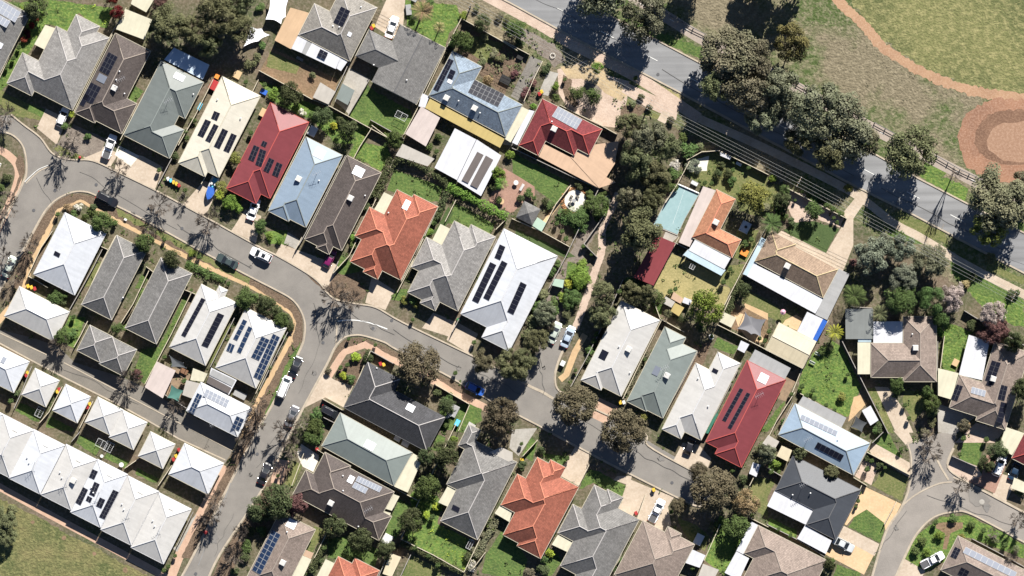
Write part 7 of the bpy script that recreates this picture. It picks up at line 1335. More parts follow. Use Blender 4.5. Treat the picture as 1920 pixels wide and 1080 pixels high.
# garden shrubs: t, x, y, r(photo px), colour
SHR = [
 ('00', 270, 140, 7, 'red'), ('00', 248, 190, 7, 'red'), ('00', 212, 255, 7, 'red'), ('00', 190, 305, 7, 'red'), ('00', 150, 360, 6, 'purple'), ('00', 100, 60, 12, 'green'), ('00', 160, 90, 9, 'bright'), ('00', 60, 500, 6, 'dark'), ('00', 110, 440, 6, 'dark'), ('00', 480, 950, 8, 'green'), ('00', 660, 1030, 7, 'green'), ('00', 1410, 1040, 6, 'bright'), ('00', 1450, 900, 7, 'green'), ('00', 1400, 990, 6, 'green'), ('00', 1850, 620, 6, 'bright'), ('00', 1880, 480, 10, 'gum'), ('00', 1890, 1000, 6, 'green'),
 ('01', 60, 250, 9, 'dark'), ('01', 20, 330, 7, 'green'), ('01', 1395, 350, 6, 'dark'), ('01', 1310, 90, 8, 'dark'), ('01', 1200, 200, 6, 'green'), ('01', 510, 480, 8, 'tan'), ('01', 590, 470, 8, 'white'), ('01', 640, 540, 7, 'green'), ('01', 560, 520, 7, 'green'), ('01', 700, 480, 7, 'dark'), ('01', 440, 530, 6, 'green'), ('01', 870, 600, 6, 'green'), ('01', 1780, 480, 10, 'bright'), ('01', 1700, 460, 9, 'green'), ('01', 1440, 820, 7, 'bright'), ('01', 1500, 850, 6, 'green'), ('01', 1560, 1010, 6, 'bright'), ('01', 1240, 720, 5, 'green'), ('01', 1720, 1050, 6, 'green'),
 ('01', 1320, 830, 5, 'green'), ('01', 1780, 400, 7, 'bright'), ('12', 60, 110, 10, 'dark'), ('12', 150, 180, 9, 'dark'), ('12', 200, 240, 10, 'green'), ('12', 250, 290, 9, 'dark'), ('12', 200, 370, 7, 'green'), ('12', 150, 480, 7, 'dark'), ('12', 110, 600, 6, 'green'), ('12', 730, 510, 9, 'lime'), ('12', 760, 520, 7, 'lime'), ('12', 690, 580, 6, 'lime'), ('12', 660, 660, 7, 'lime'), ('12', 710, 680, 9, 'green'), ('12', 840, 505, 9, 'dark'), ('12', 640, 600, 6, 'mulchy'), ('12', 1110, 90, 7, 'yellow'), ('12', 1170, 100, 9, 'green'), ('12', 1190, 125, 7, 'yellow'), ('12', 1440, 830, 11, 'green'), ('12', 1370, 790, 9, 'dark'),
 ('12', 540, 620, 7, 'dry'), ('12', 900, 430, 5, 'dry'), ('12', 700, 385, 5, 'dry'), ('12', 1080, 1000, 6, 'green'), ('12', 1430, 1020, 7, 'green'), ('12', 450, 940, 12, 'green'), ('12', 470, 1040, 10, 'green'), ('12', 1640, 410, 6, 'dark'), ('12', 1180, 240, 5, 'dry'), ('12', 1500, 640, 6, 'white'),
 ('11', 30, 600, 9, 'green'), ('11', 110, 690, 8, 'bright'), ('11', 170, 720, 7, 'bright'), ('11', 720, 700, 7, 'bright'), ('11', 740, 760, 8, 'green'), ('11', 1370, 520, 9, 'green'), ('11', 1330, 590, 8, 'green'), ('11', 1300, 660, 7, 'bright'), ('11', 860, 380, 11, 'dark'), ('11', 820, 480, 8, 'dark'), ('11', 1300, 20, 7, 'green'), ('11', 1360, 60, 6, 'green'), ('11', 1790, 210, 9, 'green'), ('11', 1900, 70, 10, 'bright'), ('11', 1780, 330, 8, 'dark'), ('11', 1830, 420, 7, 'green'), ('11', 1270, 700, 6, 'green'), ('11', 980, 10, 6, 'dark'), ('11', 900, 300, 9, 'dark'),
 ('10', 70, 640, 6, 'bright'), ('10', 130, 700, 10, 'bright'), ('10', 350, 840, 7, 'white'), ('10', 300, 800, 7, 'bright'), ('10', 430, 870, 9, 'green'), ('10', 590, 940, 8, 'lime'), ('10', 640, 900, 9, 'dark'), ('10', 990, 1010, 9, 'green'), ('10', 1060, 1050, 8, 'green'), ('10', 1310, 30, 9, 'green'), ('10', 1180, 130, 7, 'green'), ('10', 1480, 330, 9, 'green'), ('10', 1560, 300, 10, 'green'), ('10', 1740, 590, 10, 'tan'), ('10', 1690, 470, 8, 'gum'), ('10', 1780, 400, 9, 'dry'), ('10', 1830, 440, 8, 'gum'), ('10', 1720, 270, 9, 'gum'), ('10', 1830, 130, 8, 'dry'), ('10', 1890, 150, 7, 'gum'), ('10', 1650, 60, 7, 'gum'), ('10', 1560, 120, 8, 'bright'), ('10', 430, 560, 7, 'gum'), ('10', 60, 340, 8, 'green'), ('10', 20, 430, 9, 'gum'),
 ('10', 1530, 840, 8, 'green'), ('10', 1370, 1020, 8, 'green'), ('10', 30, 60, 8, 'green'), ('20', 20, 190, 10, 'gum'), ('20', 60, 320, 9, 'dark'), ('20', 20, 560, 8, 'purple'), ('20', 100, 700, 9, 'purple'), ('20', 160, 790, 7, 'bright'), ('20', 260, 510, 9, 'dark'), ('20', 170, 620, 8, 'purple'), ('20', 900, 780, 7, 'gum'), ('20', 1030, 800, 7, 'dry'), ('20', 970, 720, 7, 'gum'), ('20', 1200, 900, 8, 'dry'), ('20', 1290, 1020, 10, 'green'), ('20', 930, 590, 6, 'dry'), ('20', 400, 600, 5, 'green'),
 ('21', 1330, 40, 16, 'green'), ('21', 1380, 20, 12, 'gum'), ('21', 1210, 160, 12, 'white'), ('21', 1200, 230, 13, 'green'), ('21', 1190, 320, 12, 'green'), ('21', 1340, 170, 10, 'silver'), ('21', 1390, 190, 8, 'silver'), ('21', 1370, 130, 8, 'silver'), ('21', 1570, 160, 7, 'dark'), ('21', 1660, 200, 6, 'green'), ('21', 1650, 280, 9, 'green'), ('21', 1500, 300, 6, 'lime'), ('21', 1450, 295, 6, 'green'), ('21', 1780, 180, 6, 'dark'), ('21', 1660, 120, 7, 'dark'), ('21', 680, 380, 8, 'green'), ('21', 710, 420, 8, 'silver'), ('21', 130, 370, 9, 'green'), ('21', 170, 410, 6, 'green'), ('21', 240, 430, 8, 'dark'), ('21', 290, 460, 9, 'green'), ('21', 60, 400, 8, 'dark'), ('21', 400, 510, 10, 'green'), ('21', 480, 580, 10, 'green'), ('21', 540, 550, 10, 'green'), ('21', 560, 470, 9, 'green'), ('21', 590, 380, 9, 'green'), ('21', 500, 320, 8, 'dark'), ('21', 410, 715, 7, 'lime'), ('21', 340, 600, 6, 'dry'), ('21', 380, 660, 6, 'dry'), ('21', 540, 770, 6, 'dark'), ('21', 600, 830, 5, 'dark'), ('21', 690, 500, 9, 'bright'), ('21', 640, 540, 9, 'green'),
 ('21', 540, 900, 10, 'bright'), ('21', 480, 960, 10, 'green'), ('21', 550, 1000, 10, 'bright'), ('21', 430, 1040, 10, 'lime'), ('21', 350, 900, 8, 'green'), ('21', 300, 960, 8, 'green'), ('21', 870, 1020, 10, 'green'), ('21', 950, 1050, 9, 'dark'), ('21', 1800, 720, 7, 'green'), ('21', 1750, 740, 6, 'bright'), ('21', 1760, 760, 6, 'green'), ('21', 1640, 940, 6, 'tan'), ('21', 1590, 1040, 7, 'green'), ('21', 1700, 1040, 9, 'dark'), ('21', 1900, 480, 9, 'dry'), ('21', 1840, 560, 8, 'dry'),
 ('22', 230, 60, 12, 'gum'), ('22', 180, 130, 13, 'green'), ('22', 300, 110, 11, 'green'), ('22', 380, 80, 12, 'bright'), ('22', 330, 160, 10, 'green'), ('22', 170, 260, 14, 'gum'), ('22', 240, 220, 11, 'dry'), ('22', 110, 360, 12, 'gum'), ('22', 400, 190, 10, 'gum'), ('22', 450, 120, 9, 'green'), ('22', 460, 30, 9, 'bright'), ('22', 690, 280, 7, 'green'), ('22', 640, 350, 7, 'green'), ('22', 620, 400, 7, 'bright'), ('22', 590, 470, 9, 'green'), ('22', 570, 540, 8, 'dark'), ('22', 480, 620, 5, 'dry'), ('22', 1060, 480, 6, 'dry'), ('22', 1000, 540, 5, 'dry'), ('22', 1500, 365, 5, 'green'), ('22', 1270, 230, 8, 'dark'), ('22', 1420, 300, 9, 'dark'),
 ('22', 1190, 30, 7, 'green'), ('22', 1230, 10, 6, 'dry'), ('22', 1090, 60, 10, 'gum'), ('22', 1700, 600, 6, 'dark'), ('22', 1650, 700, 6, 'dark'), ('22', 1900, 400, 6, 'bright'), ('22', 1560, 860, 5, 'dark'), ('22', 1860, 380, 6, 'dry'), ('22', 810, 30, 7, 'green'),
 ('23', 75, 90, 5, 'dark'), ('23', 225, 130, 8, 'dark'), ('23', 80, 250, 9, 'dark'), ('23', 340, 200, 6, 'green'), ('23', 420, 200, 6, 'green'), ('23', 650, 370, 6, 'dry'), ('23', 730, 420, 7, 'green'), ('23', 290, 900, 9, 'lime'), ('23', 240, 950, 8, 'green'), ('23', 230, 1030, 10, 'dark'), ('23', 120, 1050, 12, 'dry'), ('23', 800, 960, 8, 'green'), ('23', 750, 1010, 8, 'green'), ('23', 730, 1060, 7, 'bright'), ('23', 1500, 730, 8, 'gum'), ('23', 1360, 1020, 6, 'green'), ('23', 1540, 700, 8, 'green'), ('23', 1650, 480, 12, 'tan'), ('23', 1200, 600, 6, 'dry'), ('23', 1880, 130, 14, 'gum'), ('23', 1880, 230, 9, 'dry'), ('23', 1660, 290, 6, 'tan'), ('23', 1730, 350, 9, 'dark'),
 ('13', 1730, 660, 9, 'dark'), ('13', 1760, 720, 8, 'bright'), ('13', 1690, 760, 8, 'dry'), ('13', 1640, 900, 10, 'dry'), ('13', 1600, 930, 9, 'dark'), ('13', 1620, 1000, 9, 'white'), ('13', 1250, 440, 12, 'green'), ('13', 1310, 400, 11, 'gum'), ('13', 1200, 500, 9, 'bright'), ('13', 1320, 350, 9, 'green'), ('13', 1340, 560, 8, 'lime'), ('13', 1270, 620, 8, 'lime'), ('13', 1330, 640, 7, 'bright'), ('13', 1480, 50, 9, 'bright'), ('13', 600, 640, 7, 'dark'), ('13', 650, 690, 8, 'green'), ('13', 560, 820, 7, 'dark'), ('13', 520, 870, 7, 'dark'), ('13', 470, 960, 8, 'dark'), ('13', 430, 1030, 9, 'dark'), ('13', 760, 820, 9, 'green'), ('13', 960, 870, 9, 'dark'), ('13', 1080, 860, 9, 'brown'), ('13', 1130, 800, 7, 'dark'), ('13', 1200, 870, 7, 'dark'), ('13', 1300, 930, 7, 'dark'),
 ('13', 1370, 1000, 7, 'purple'), ('13', 420, 60, 14, 'green'), ('13', 480, 20, 10, 'green'), ('13', 20, 640, 12, 'dark'), ('13', 40, 740, 10, 'green'), ('13', 300, 520, 8, 'purple'), ('13', 170, 330, 5, 'dry'), ('03', 90, 590, 10, 'gum'), ('03', 30, 660, 12, 'gum'), ('03', 1320, 930, 5, 'dark'), ('03', 1270, 1010, 6, 'dark'), ('03', 1235, 1040, 6, 'dark'), ('03', 1880, 740, 10, 'dark'), ('03', 1850, 850, 11, 'green'), ('03', 1830, 940, 10, 'dark'), ('03', 1900, 600, 9, 'dry'), ('03', 1760, 1040, 8, 'dark'),
 ('02', 410, 70, 9, 'green'), ('02', 480, 110, 8, 'dark'), ('02', 500, 60, 7, 'green'), ('02', 470, 300, 8, 'green'), ('02', 540, 340, 9, 'green'), ('02', 560, 220, 6, 'bright'), ('02', 1020, 640, 8, 'dark'), ('02', 120, 780, 9, 'dark'), ('02', 90, 850, 7, 'dark'), ('02', 1820, 60, 11, 'green'), ('02', 1870, 100, 8, 'dark'), ('02', 1440, 20, 5, 'green'), ('02', 1590, 30, 4, 'bright'), ('02', 1740, 290, 4, 'green'), ('02', 1240, 520, 6, 'lime'), ('02', 1390, 700, 7, 'dark'),
 ('31', 260, 360, 4, 'dark'), ('31', 205, 425, 4, 'gum'), ('31', 330, 420, 9, 'green'), ('31', 360, 400, 8, 'green'), ('31', 440, 460, 7, 'dark'), ('31', 490, 490, 7, 'green'), ('31', 540, 525, 6, 'bright'), ('31', 495, 558, 5, 'dark'), ('31', 518, 592, 5, 'dark'), ('31', 180, 580, 8, 'dark'), ('31', 100, 400, 9, 'dark'), ('31', 90, 480, 9, 'green'), ('31', 600, 320, 9, 'yellow'), ('31', 120, 540, 8, 'green'), ('31', 30, 250, 8, 'bright'), ('31', 80, 520, 7, 'bright'), ('31', 1680, 860, 12, 'gum'), ('31', 1540, 1000, 8, 'dark'), ('31', 1480, 1050, 8, 'tan'), ('31', 1000, 690, 9, 'green'), ('31', 870, 690, 9, 'silver'), ('31', 1440, 1070, 8, 'pinkbare'), ('31', 1150, 830, 10, 'gum'), ('31', 1280, 900, 9, 'dark'), ('31', 640, 900, 9, 'purple'),
 ('32', 1840, 40, 10, 'dark'), ('32', 1260, 270, 8, 'green'), ('32', 1290, 330, 8, 'bright'), ('32', 1240, 230, 8, 'gum'), ('32', 450, 440, 9, 'dark'), ('32', 400, 470, 8, 'green'), ('32', 545, 815, 9, 'yellow'), ('32', 600, 650, 5, 'dry'), ('32', 340, 770, 6, 'tan'), ('32', 290, 810, 7, 'lime'), ('32', 350, 830, 7, 'lime'), ('32', 260, 740, 7, 'green'), ('32', 440, 880, 6, 'green'), ('32', 500, 920, 6, 'bright'), ('32', 570, 980, 6, 'green'), ('32', 110, 1000, 8, 'green'), ('32', 180, 800, 6, 'green'), ('32', 830, 1050, 10, 'dark'), ('32', 800, 1070, 8, 'green'), ('32', 1200, 830, 12, 'green'), ('32', 1220, 920, 12, 'dark'), ('32', 1230, 1010, 9, 'gum'), ('32', 980, 760, 9, 'green'), ('32', 1470, 1030, 11, 'tan'), ('32', 1530, 280, 10, 'dark'), ('32', 1690, 340, 10, 'purple'), ('32', 1620, 350, 9, 'purple'),
 ('32', 1900, 380, 8, 'gum'), ('32', 10, 330, 6, 'dark'), ('32', 1030, 880, 6, 'mulchy'), ('32', 1060, 980, 6, 'mulchy'), ('32', 1720, 380, 8, 'dry'), ('33', 745, 280, 7, 'green'), ('33', 745, 180, 8, 'dark'), ('33', 840, 250, 8, 'dark'), ('33', 780, 220, 6, 'green'), ('33', 690, 460, 5, 'brown'), ('33', 680, 520, 5, 'brown'), ('33', 660, 560, 4, 'brown'), ('33', 880, 270, 5, 'bright'), ('33', 1440, 170, 6, 'brown'), ('33', 1470, 50, 7, 'purple'), ('33', 1640, 60, 7, 'dark'), ('33', 1620, 200, 7, 'dark'), ('33', 60, 240, 9, 'bright'), ('33', 30, 180, 8, 'gum'), ('33', 30, 300, 7, 'green'), ('33', 80, 730, 6, 'lime'), ('33', 170, 780, 6, 'bright'), ('33', 1150, 820, 9, 'green'), ('33', 1280, 780, 9, 'bright'), ('33', 1380, 650, 9, 'green'), ('33', 1520, 700, 8, 'green'), ('33', 1200, 900, 9, 'bright'), ('33', 1100, 900, 9, 'green'), ('33', 1620, 740, 7, 'brown'), ('33', 1700, 800, 8, 'gum'), ('33', 1850, 880, 8, 'gum'), ('33', 1780, 850, 7, 'dry'), ('33', 1890, 440, 10, 'dark'), ('33', 480, 980, 9, 'green'), ('33', 1180, 0, 9, 'dry'), ('33', 1260, 680, 7, 'green'), ('33', 1450, 780, 8, 'yellow'), ('33', 1000, 130, 6, 'brown'),
]
LK = dict(red='dark red', purple='purple brown', green='mid green', bright='bright green', dark='dark green', gum='olive', dry='dry brownish', tan='tan flowering', lime='lime green', yellow='yellow green', white='white flowering', silver='silvery', mulchy='dry brownish', pinkbare='pale twiggy', brown='brown leafed')
SHR.sort(key=lambda a: -a[3])
SMALL = SHR[255:]; SHR = SHR[:255]
gs = G(); sv = []; sf = []
for t, x, y, r, c in SMALL:       # past three hundred: the smallest shrubs as one mass
    me = proto('shrub')[int(x) % 5][0]; b0 = len(sv); wx, wy = W(t, (x, y)); rr_ = r*S*1.05
    sv += [(wx+v.co.x*rr_, wy+v.co.y*rr_, v.co.z*(.5+r*.2)) for v in me.vertices]; sf += [tuple(b0+i for i in p.vertices) for p in me.polygons]
tag(obj('small_shrubs', sv, sf, 'leaf_green'), 'smallest green garden shrubs dotted between the houses', 'shrubs', None, 'stuff')
for t, x, y, r, c in SHR:
    if c == 'mulchy': c = 'dry'
    sz = 'tiny' if r < 5.5 else 'small' if r < 8 else 'medium' if r < 10.5 else 'large'
    P(t, x, y, r*1.25, min(2.4, .35+r*.12), 'shrub', 'leaf_'+c, sz+' '+LK[c]+' shrub', group='garden shrubs')
# hedges
hedge('11', [(1440, 320), (1560, 375), (1760, 490), (1880, 550)], 1.9, 2.4, 'leaf_bright', 'bright green hedge running down right from the white garages')
hedge('11', [(1050, 110), (1150, 120), (1400, 265), (1440, 330)], 1.5, 2.2, 'leaf_dark', 'dark hedge along the top of the square lawn above the orange house', dens=20)
hedge('11', [(1030, 110), (960, 250), (900, 400)], 2.0, 2.2, 'leaf_dark', 'dark hedge down the left side of the square lawn', dens=20)
hedge('11', [(1440, 350), (1400, 440), (1350, 560)], 1.3, 2.0, 'leaf_dark', 'short dark hedge right of the orange tiled roof', dens=20)
hedge('01', [(1400, 895), (1540, 960), (1690, 1030)], 1.6, 1.0, 'leaf_green', 'low dark green hedge beside the tan footpath')
hedge('01', [(660, 500), (790, 550), (880, 600)], 1.2, 1.0, 'leaf_green', 'low green hedge inside the curve of the footpath')
hedge('31', [(290, 385), (420, 440), (560, 535)], 1.1, .9, 'leaf_green', 'low green hedge along the top of the pink gravel garden')
hedge('22', [(860, 0), (1090, 90), (1130, 60)], 2.2, 3.0, 'leaf_green', 'tall green hedge below the maroon shed', dens=20)
hedge('22', [(1700, -20), (1640, 120), (1590, 250)], 1.4, 1.8, 'leaf_dark', 'dark hedge between the straw yard and paved yard')
hedge('22', [(1010, 480), (900, 700), (840, 800)], .9, 1.0, 'leaf_dry', 'narrow dry hedge between the white and pale sage roofs')
hedge('12', [(0, 60), (110, 100), (240, 230), (270, 310)], 1.3, 1.1, 'leaf_dark', 'dark hedge inside the footpath bend right of the blue panels')
hedge('13', [(1090, 830), (1330, 950), (1540, 1050)], 1.2, 1.7, 'leaf_dark', 'dark hedge behind the fence below the weedy green yard')
hedge('13', [(560, 740), (500, 860), (430, 1020)], 1.4, 1.8, 'leaf_dark', 'dark hedge right of the tall blue panel array')
hedge('13', [(1880, 520), (1780, 700), (1650, 930)], 1.5, 1.6, 'leaf_dry', 'dry flowering hedge between long grey roof and green yard')
hedge('21', [(340, 520), (470, 610), (560, 640)], 2.2, 1.6, 'leaf_green', 'green hedge below the round patio')
# plants nobody could count
YG = [(t, p) for t, p, m in YARDS]
ground_cover('weeds', [(t, p) for t, p, m in YARDS if m == 'lawn_bright'], 'leaf_bright', 'bright green weeds and clover growing through the yards and verges', .5, .22, .2, 'weeds')
ground_cover('weeds', [('13', [(1200, 420), (1360, 480), (1400, 560), (1360, 690), (1640, 820), (1560, 1040), (1180, 800)]), ('00', [(600, 0), (860, 60), (790, 180), (600, 100)])], 'leaf_lime', 'yellow green flowering weeds in the overgrown yard beside the long grey house', .7, .28, .3, 'weeds')
ground_cover('dry_grass', [('f', [(1240, -10), (1620, 60), (1780, 180), (1800, 300), (1560, 180), (1380, 90)])], 'leaf_dry', 'dry brown grass tufts on the park between cycle path and oval', .22, .22, .12, 'grass')
ground_cover('leaf_litter', [('f', [(575, 515), (650, 567), (692, 545), (640, 505)]), ('21', [(400, 850), (620, 860), (560, 1080), (380, 1080)]), ('22', [(60, 60), (480, 60), (420, 300), (100, 380)]), ('13', [(0, 420), (240, 200), (240, 350), (60, 800)]), ('10', [(1560, 220), (1920, 360), (1860, 720), (1500, 400)]), ('03', [(1440, 900), (1720, 300), (1780, 300), (1500, 950)])], 'leaf_brown', 'brown leaf litter and bark scattered over garden beds and verges', .6, .25, .1, 'leaf litter')
ground_cover('garden_plants', [('f', [(0, 560), (130, 360), (200, 380), (560, 570), (560, 640), (440, 880), (0, 640)]), ('f', [(100, 10), (960, 400), (900, 640), (560, 500), (60, 240)]), ('f', [(960, 100), (1200, 250), (1200, 620), (900, 650)]), ('f', [(1240, 260), (1560, 340), (1560, 700), (1150, 620)]), ('f', [(600, 620), (1500, 760), (1500, 1080), (460, 1080)]), ('f', [(1500, 600), (1900, 560), (1920, 830), (1600, 900)])], 'leaf_green', 'low mixed green garden plants filling beds between the houses', .3, .4, .3, 'plants')
ground_cover('scrub', [('f', [(870, 50), (1020, 95), (1000, 180), (900, 130)]), ('20', [(-20, 250), (140, 330), (60, 700), (-20, 600)]), ('20', [(760, 640), (1100, 800), (1080, 1000), (760, 800)]), ('f', [(1000, 40), (1040, 70), (1030, 100), (960, 60)]), ('21', [(100, 300), (330, 460), (280, 520), (60, 420)])], 'leaf_gum', 'olive scrub over the rough ground by the main road and blue grey house', .9, .45, .5, 'scrub')
# ================================================================ FENCES
FN = [
 ('00', [(225, 118), (100, 370), (-10, 610)]), ('00', [(845, 262), (558, 838)]), ('00', [(1130, 620), (905, 1050)]), ('00', [(1600, 600), (1470, 860), (1340, 1090)]), ('00', [(950, 60), (870, 200), (800, 330)]), ('f', [(474, 178), (425, 262), (378, 345)]), ('f', [(583, 232), (505, 388)]), ('f', [(648, 292), (573, 438), (560, 460)]), ('f', [(738, 300), (700, 385), (655, 480), (625, 512)]), ('f', [(932, 448), (868, 585), (848, 622)]),
 ('f', [(820, 385), (770, 500), (745, 548)]), ('10', [(25, 530), (420, 745), (560, 800), (780, 920), (1000, 1040)]), ('10', [(700, 470), (640, 600), (540, 800)]), ('10', [(850, 600), (690, 870)]), ('10', [(1420, 380), (1240, 760), (1110, 1010)]), ('10', [(1540, 140), (1420, 380)]), ('10', [(870, 940), (1000, 1040)]), ('10', [(1560, 150), (1830, 300), (1960, 380)]), ('10', [(870, 960), (780, 1100), (690, 1270)]), ('10', [(1080, 180), (1310, 300), (1420, 370)]),
 ('10', [(20, 600), (-60, 760), (-100, 860)]), ('10', [(860, 900), (1110, 1040)]), ('20', [(230, 460), (160, 600), (90, 760)]), ('20', [(360, 790), (700, 960), (790, 1010)]), ('21', [(650, 335), (500, 640), (400, 850), (280, 1080)]), ('21', [(440, 310), (330, 450), (230, 640)]), ('21', [(0, 560), (230, 660), (430, 770)]), ('21', [(700, 520), (540, 750), (640, 850)]), ('21', [(650, 335), (440, 240), (0, 30)]), ('21', [(1330, 130), (1240, 300), (1150, 440)]), ('21', [(1310, 120), (1420, 60), (1550, 50)]), ('21', [(1550, 50), (1760, 150), (1920, 230)]),
 ('21', [(1220, 740), (1320, 790), (1280, 840)]), ('21', [(1250, 700), (1090, 1000), (1040, 1090)]), ('21', [(1920, 600), (1750, 900), (1560, 1270)]), ('31', [(140, 330), (330, 430), (590, 560)]), ('22', [(830, -60), (700, 240), (560, 520), (440, 740)]), ('22', [(1120, 240), (960, 560), (830, 830)]), ('22', [(1390, 480), (1290, 680), (1120, 990)]), ('22', [(1060, 90), (1110, 230), (1290, 330)]), ('22', [(1540, 275), (1740, 375), (1920, 470)]), ('22', [(1720, 560), (1620, 760), (1490, 1010)]), ('22', [(1640, 60), (1560, 240)]),
 ('32', [(450, 240), (350, 420), (255, 600), (180, 780)]), ('32', [(200, 780), (60, 1000), (0, 1120)]), ('32', [(185, 860), (90, 1060)]), ('32', [(555, 400), (690, 670), (800, 890), (900, 1090)]), ('32', [(1270, 400), (1265, 700), (1275, 1080)]), ('32', [(1320, 360), (1290, 600)]), ('32', [(1470, 170), (1600, 250), (1920, 430)]), ('32', [(575, 980), (240, 790)]), ('32', [(620, 140), (780, 150)]), ('33', [(0, 270), (100, 330)]), ('33', [(-10, 690), (210, 800), (420, 930)]), ('33', [(770, 60), (740, 140), (640, 330)]), ('33', [(860, 0), (780, 80)]), ('33', [(740, 150), (1060, 320)]), ('33', [(640, 340), (740, 400)]), ('33', [(1560, 260), (1380, 180)]), ('33', [(1530, 800), (1720, 900), (1920, 1010)]),
 ('13', [(1085, 800), (1330, 920), (1560, 1050)]), ('13', [(1500, -60), (1350, 250), (1230, 500), (1090, 790)]), ('13', [(1210, 510), (1080, 440), (960, 380)]), ('13', [(1000, 900), (920, 1080)]), ('13', [(1160, 920), (1080, 1090)]), ('13', [(1680, 800), (1560, 1050)]), ('13', [(360, 160), (270, 400)]), ('13', [(460, 130), (700, 280), (1020, 430)]), ('13', [(620, 560), (560, 700), (440, 940)]), ('13', [(1720, 900), (1630, 1020)]), ('12', [(860, 470), (1040, 570)]), ('12', [(860, 470), (730, 770)]), ('12', [(1340, 720), (1600, 870)]), ('12', [(1600, 880), (1520, 1070)]), ('12', [(500, 830), (660, 920)]),
 ('12', [(510, 970), (610, 1020)]), ('23', [(190, 60), (80, 180)]), ('23', [(580, 240), (500, 400)]), ('23', [(1000, 470), (940, 640)]), ('23', [(940, 650), (800, 960), (720, 1090)]), ('23', [(480, 450), (330, 740), (210, 960)]), ('23', [(1560, 690), (1440, 960)]), ('23', [(1700, 850), (1600, 1080)]), ('23', [(1780, 640), (1920, 710)]), ('23', [(1860, 240), (1780, 400)]),
 ('01', [(395, 655), (310, 780), (215, 985)]), ('01', [(770, 790), (700, 930), (600, 1110), (520, 1250)]), ('01', [(830, 800), (765, 770)]), ('01', [(1100, 920), (1160, 965)]), ('01', [(1120, 950), (1000, 1200), (905, 1350)]), ('01', [(870, 690), (770, 880), (690, 1050)]), ('01', [(215, 990), (360, 1075)]), ('01', [(1290, 110), (1190, 300)]), ('02', [(1440, 30), (1290, 340), (1090, 720)]), ('02', [(1380, 10), (1480, 50)]), ('02', [(1760, 225), (1580, 590)]), ('02', [(660, 250), (610, 350), (560, 440)]), ('02', [(530, 170), (420, 400)]), ('02', [(1240, 800), (1400, 900)]),
 ('02', [(240, 590), (170, 770), (110, 900)]), ('02', [(470, 740), (370, 930), (300, 1010)]), ('02', [(700, 850), (600, 1050)]), ('03', [(600, 0), (540, 70)]), ('03', [(1040, 200), (940, 270)]), ('03', [(1290, 250), (1190, 400)]), ('12', [(175, 420), (0, 790)]), ('12', [(240, 330), (110, 590), (30, 760)]), ('11', [(620, 880), (580, 960)]), ('11', [(300, 790), (345, 700)]), ('11', [(1370, 470), (1200, 830), (1090, 1030)]), ('11', [(1800, 640), (1880, 560)]), ('11', [(1500, 420), (1420, 580)]),
 ('03', [(1450, 600), (1330, 850)]), ('33', [(700, 400), (560, 690)]), ('33', [(960, 520), (870, 690)]), ('20', [(-80, 300), (130, 410)]),
]
for t, p in FN: fence(t, p, m='fence_cream' if _pn.random() < .7 else 'fence_grey', look=None)
fence('22', [(1550, 915), (1440, 1090)], 'dark green fence between the white roof and red roof with long panels', 'fence_green')
# rail fence along the cycle path
def rail(t, pts, label):
    p = [W(t, q) for q in pts]; cx = sum(a for a, b in p)/len(p); cy = sum(b for a, b in p)/len(p); root = empty('rail_fence', (cx, cy, 0), 0, label, 'fence'); g = G()
    for i in range(len(p)-1):
        a, b = p[i], p[i+1]; l = math.dist(a, b); n = max(1, round(l/2.6))
        for h in (.55, .95): g.tube((a[0]-cx, a[1]-cy, h), (b[0]-cx, b[1]-cy, h), .07, n=5)
        for k in range(n):
            x = a[0]+(b[0]-a[0])*k/n-cx; y = a[1]+(b[1]-a[1])*k/n-cy; q = G(); q.tube((x, y, 0), (x, y, 1.1), .11, n=7); q.out('post', 'dark_steel', root)
    g.out('rail', 'dark_steel', root)
rail('f', [(1235, 15), (1258, 30), (1300, 53), (1345, 75)], 'dark rail fence above the cycle path near the top edge'); rail('f', [(1495, 156), (1545, 186)], 'dark rail fence above the cycle path near the lone yellow green gum'); rail('f', [(1640, 230), (1680, 252)], 'short dark rail fence piece between road gums'); rail('f', [(1755, 292), (1800, 318), (1835, 334), (1880, 358)], 'dark rail fence above the cycle path near the dead tree')
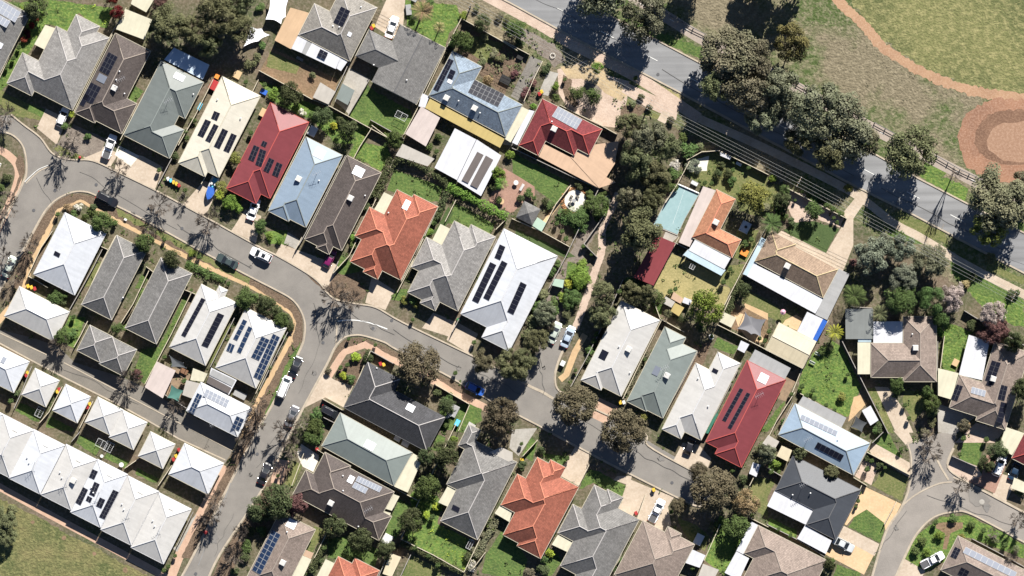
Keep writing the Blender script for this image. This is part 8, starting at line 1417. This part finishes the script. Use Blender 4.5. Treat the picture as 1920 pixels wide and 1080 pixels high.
# small things in the yards
table('11', (1840, 430), .6, 'round planted table in the red brick courtyard', 'plastic_tan'); table('21', (30, 290), .5, 'white garden table beside the courtyard steps'); bench('21', (75, 325), R(60), 'white garden bench beside the courtyard steps', 'plastic_white'); bench('10', (330, 440), R(150), 'pale garden bench below the white verandah sheets', 'plastic_grey')
table('12', (1490, 900), .5, 'round table in the yard right of the charcoal corner house', 'plastic_grey'); table('22', (1495, 365), .55, 'round white pool ring beside the small lawn', 'plastic_white'); table('23', (830, 985), .4, 'small white table between grey and brown roofs at the bottom'); table('03', (912, 245), .5, 'round white table on the paving behind the terraced row'); table('03', (765, 180), .35, 'small white table beside the twin clotheslines')
bench('12', (1450, 960), R(30), 'white bench frame in the yard right of the charcoal corner house', 'plastic_white'); bench('32', (370, 495), R(-27), 'white bracket on the fence above the bright green lawn, upper', 'plastic_white', 1.2, 'bracket'); bench('32', (330, 560), R(-27), 'white bracket on the fence above the bright green lawn, lower', 'plastic_white', 1.2, 'bracket')

# ================================================================ LABELS THAT FOLLOW FROM THE PLACE
def where(px, py):
    best = None
    for nm, hx, hy, hr, ol in HOUSES:
        d = math.hypot(px-hx, py-hy)-hr*.55
        if best is None or d < best[0]: best = (d, nm, hx, hy)
    d, nm, hx, hy = best; a = math.degrees(math.atan2(hy-py, px-hx)) % 360
    return ['right of', 'above right of', 'above', 'above left of', 'left of', 'below left of', 'below', 'below right of'][int((a+22.5)//45) % 8], nm
from collections import defaultdict
grp = defaultdict(list)
for o, look, px, py in AUTO:
    d, nm = where(px, py); grp[(look, d, nm)].append((px, py, o))
ORD = ['first', 'second', 'third', 'fourth', 'fifth', 'sixth', 'seventh', 'eighth', 'ninth']
for (look, d, nm), L_ in grp.items():
    if len(L_) == 1: L_[0][2]['label'] = f'{look} {d} the {nm}'
    else:
        xs = [a[0] for a in L_]; ys = [a[1] for a in L_]; hor = max(xs)-min(xs) >= (max(ys)-min(ys)); L_.sort(key=lambda a: a[0] if hor else a[1]); n = len(L_)
        for i, (px, py, o) in enumerate(L_):
            w_ = ('leftmost' if hor else 'topmost') if i == 0 else ('rightmost' if hor else 'lowest') if i == n-1 else ORD[i]
            o['label'] = f'{w_} {look} {d} the {nm}'
        if len(' '.join(o['label'] for _, _, o in L_[:1]).split()) > 16:
            for px, py, o in L_: o['label'] = o['label'].replace('thin cream ', '')
# children were modelled round their thing's base
for o in sc.objects:
    if o.parent is None and o.type == 'MESH' and 'label' not in o and 'kind' not in o: print('UNTAGGED', o.name)
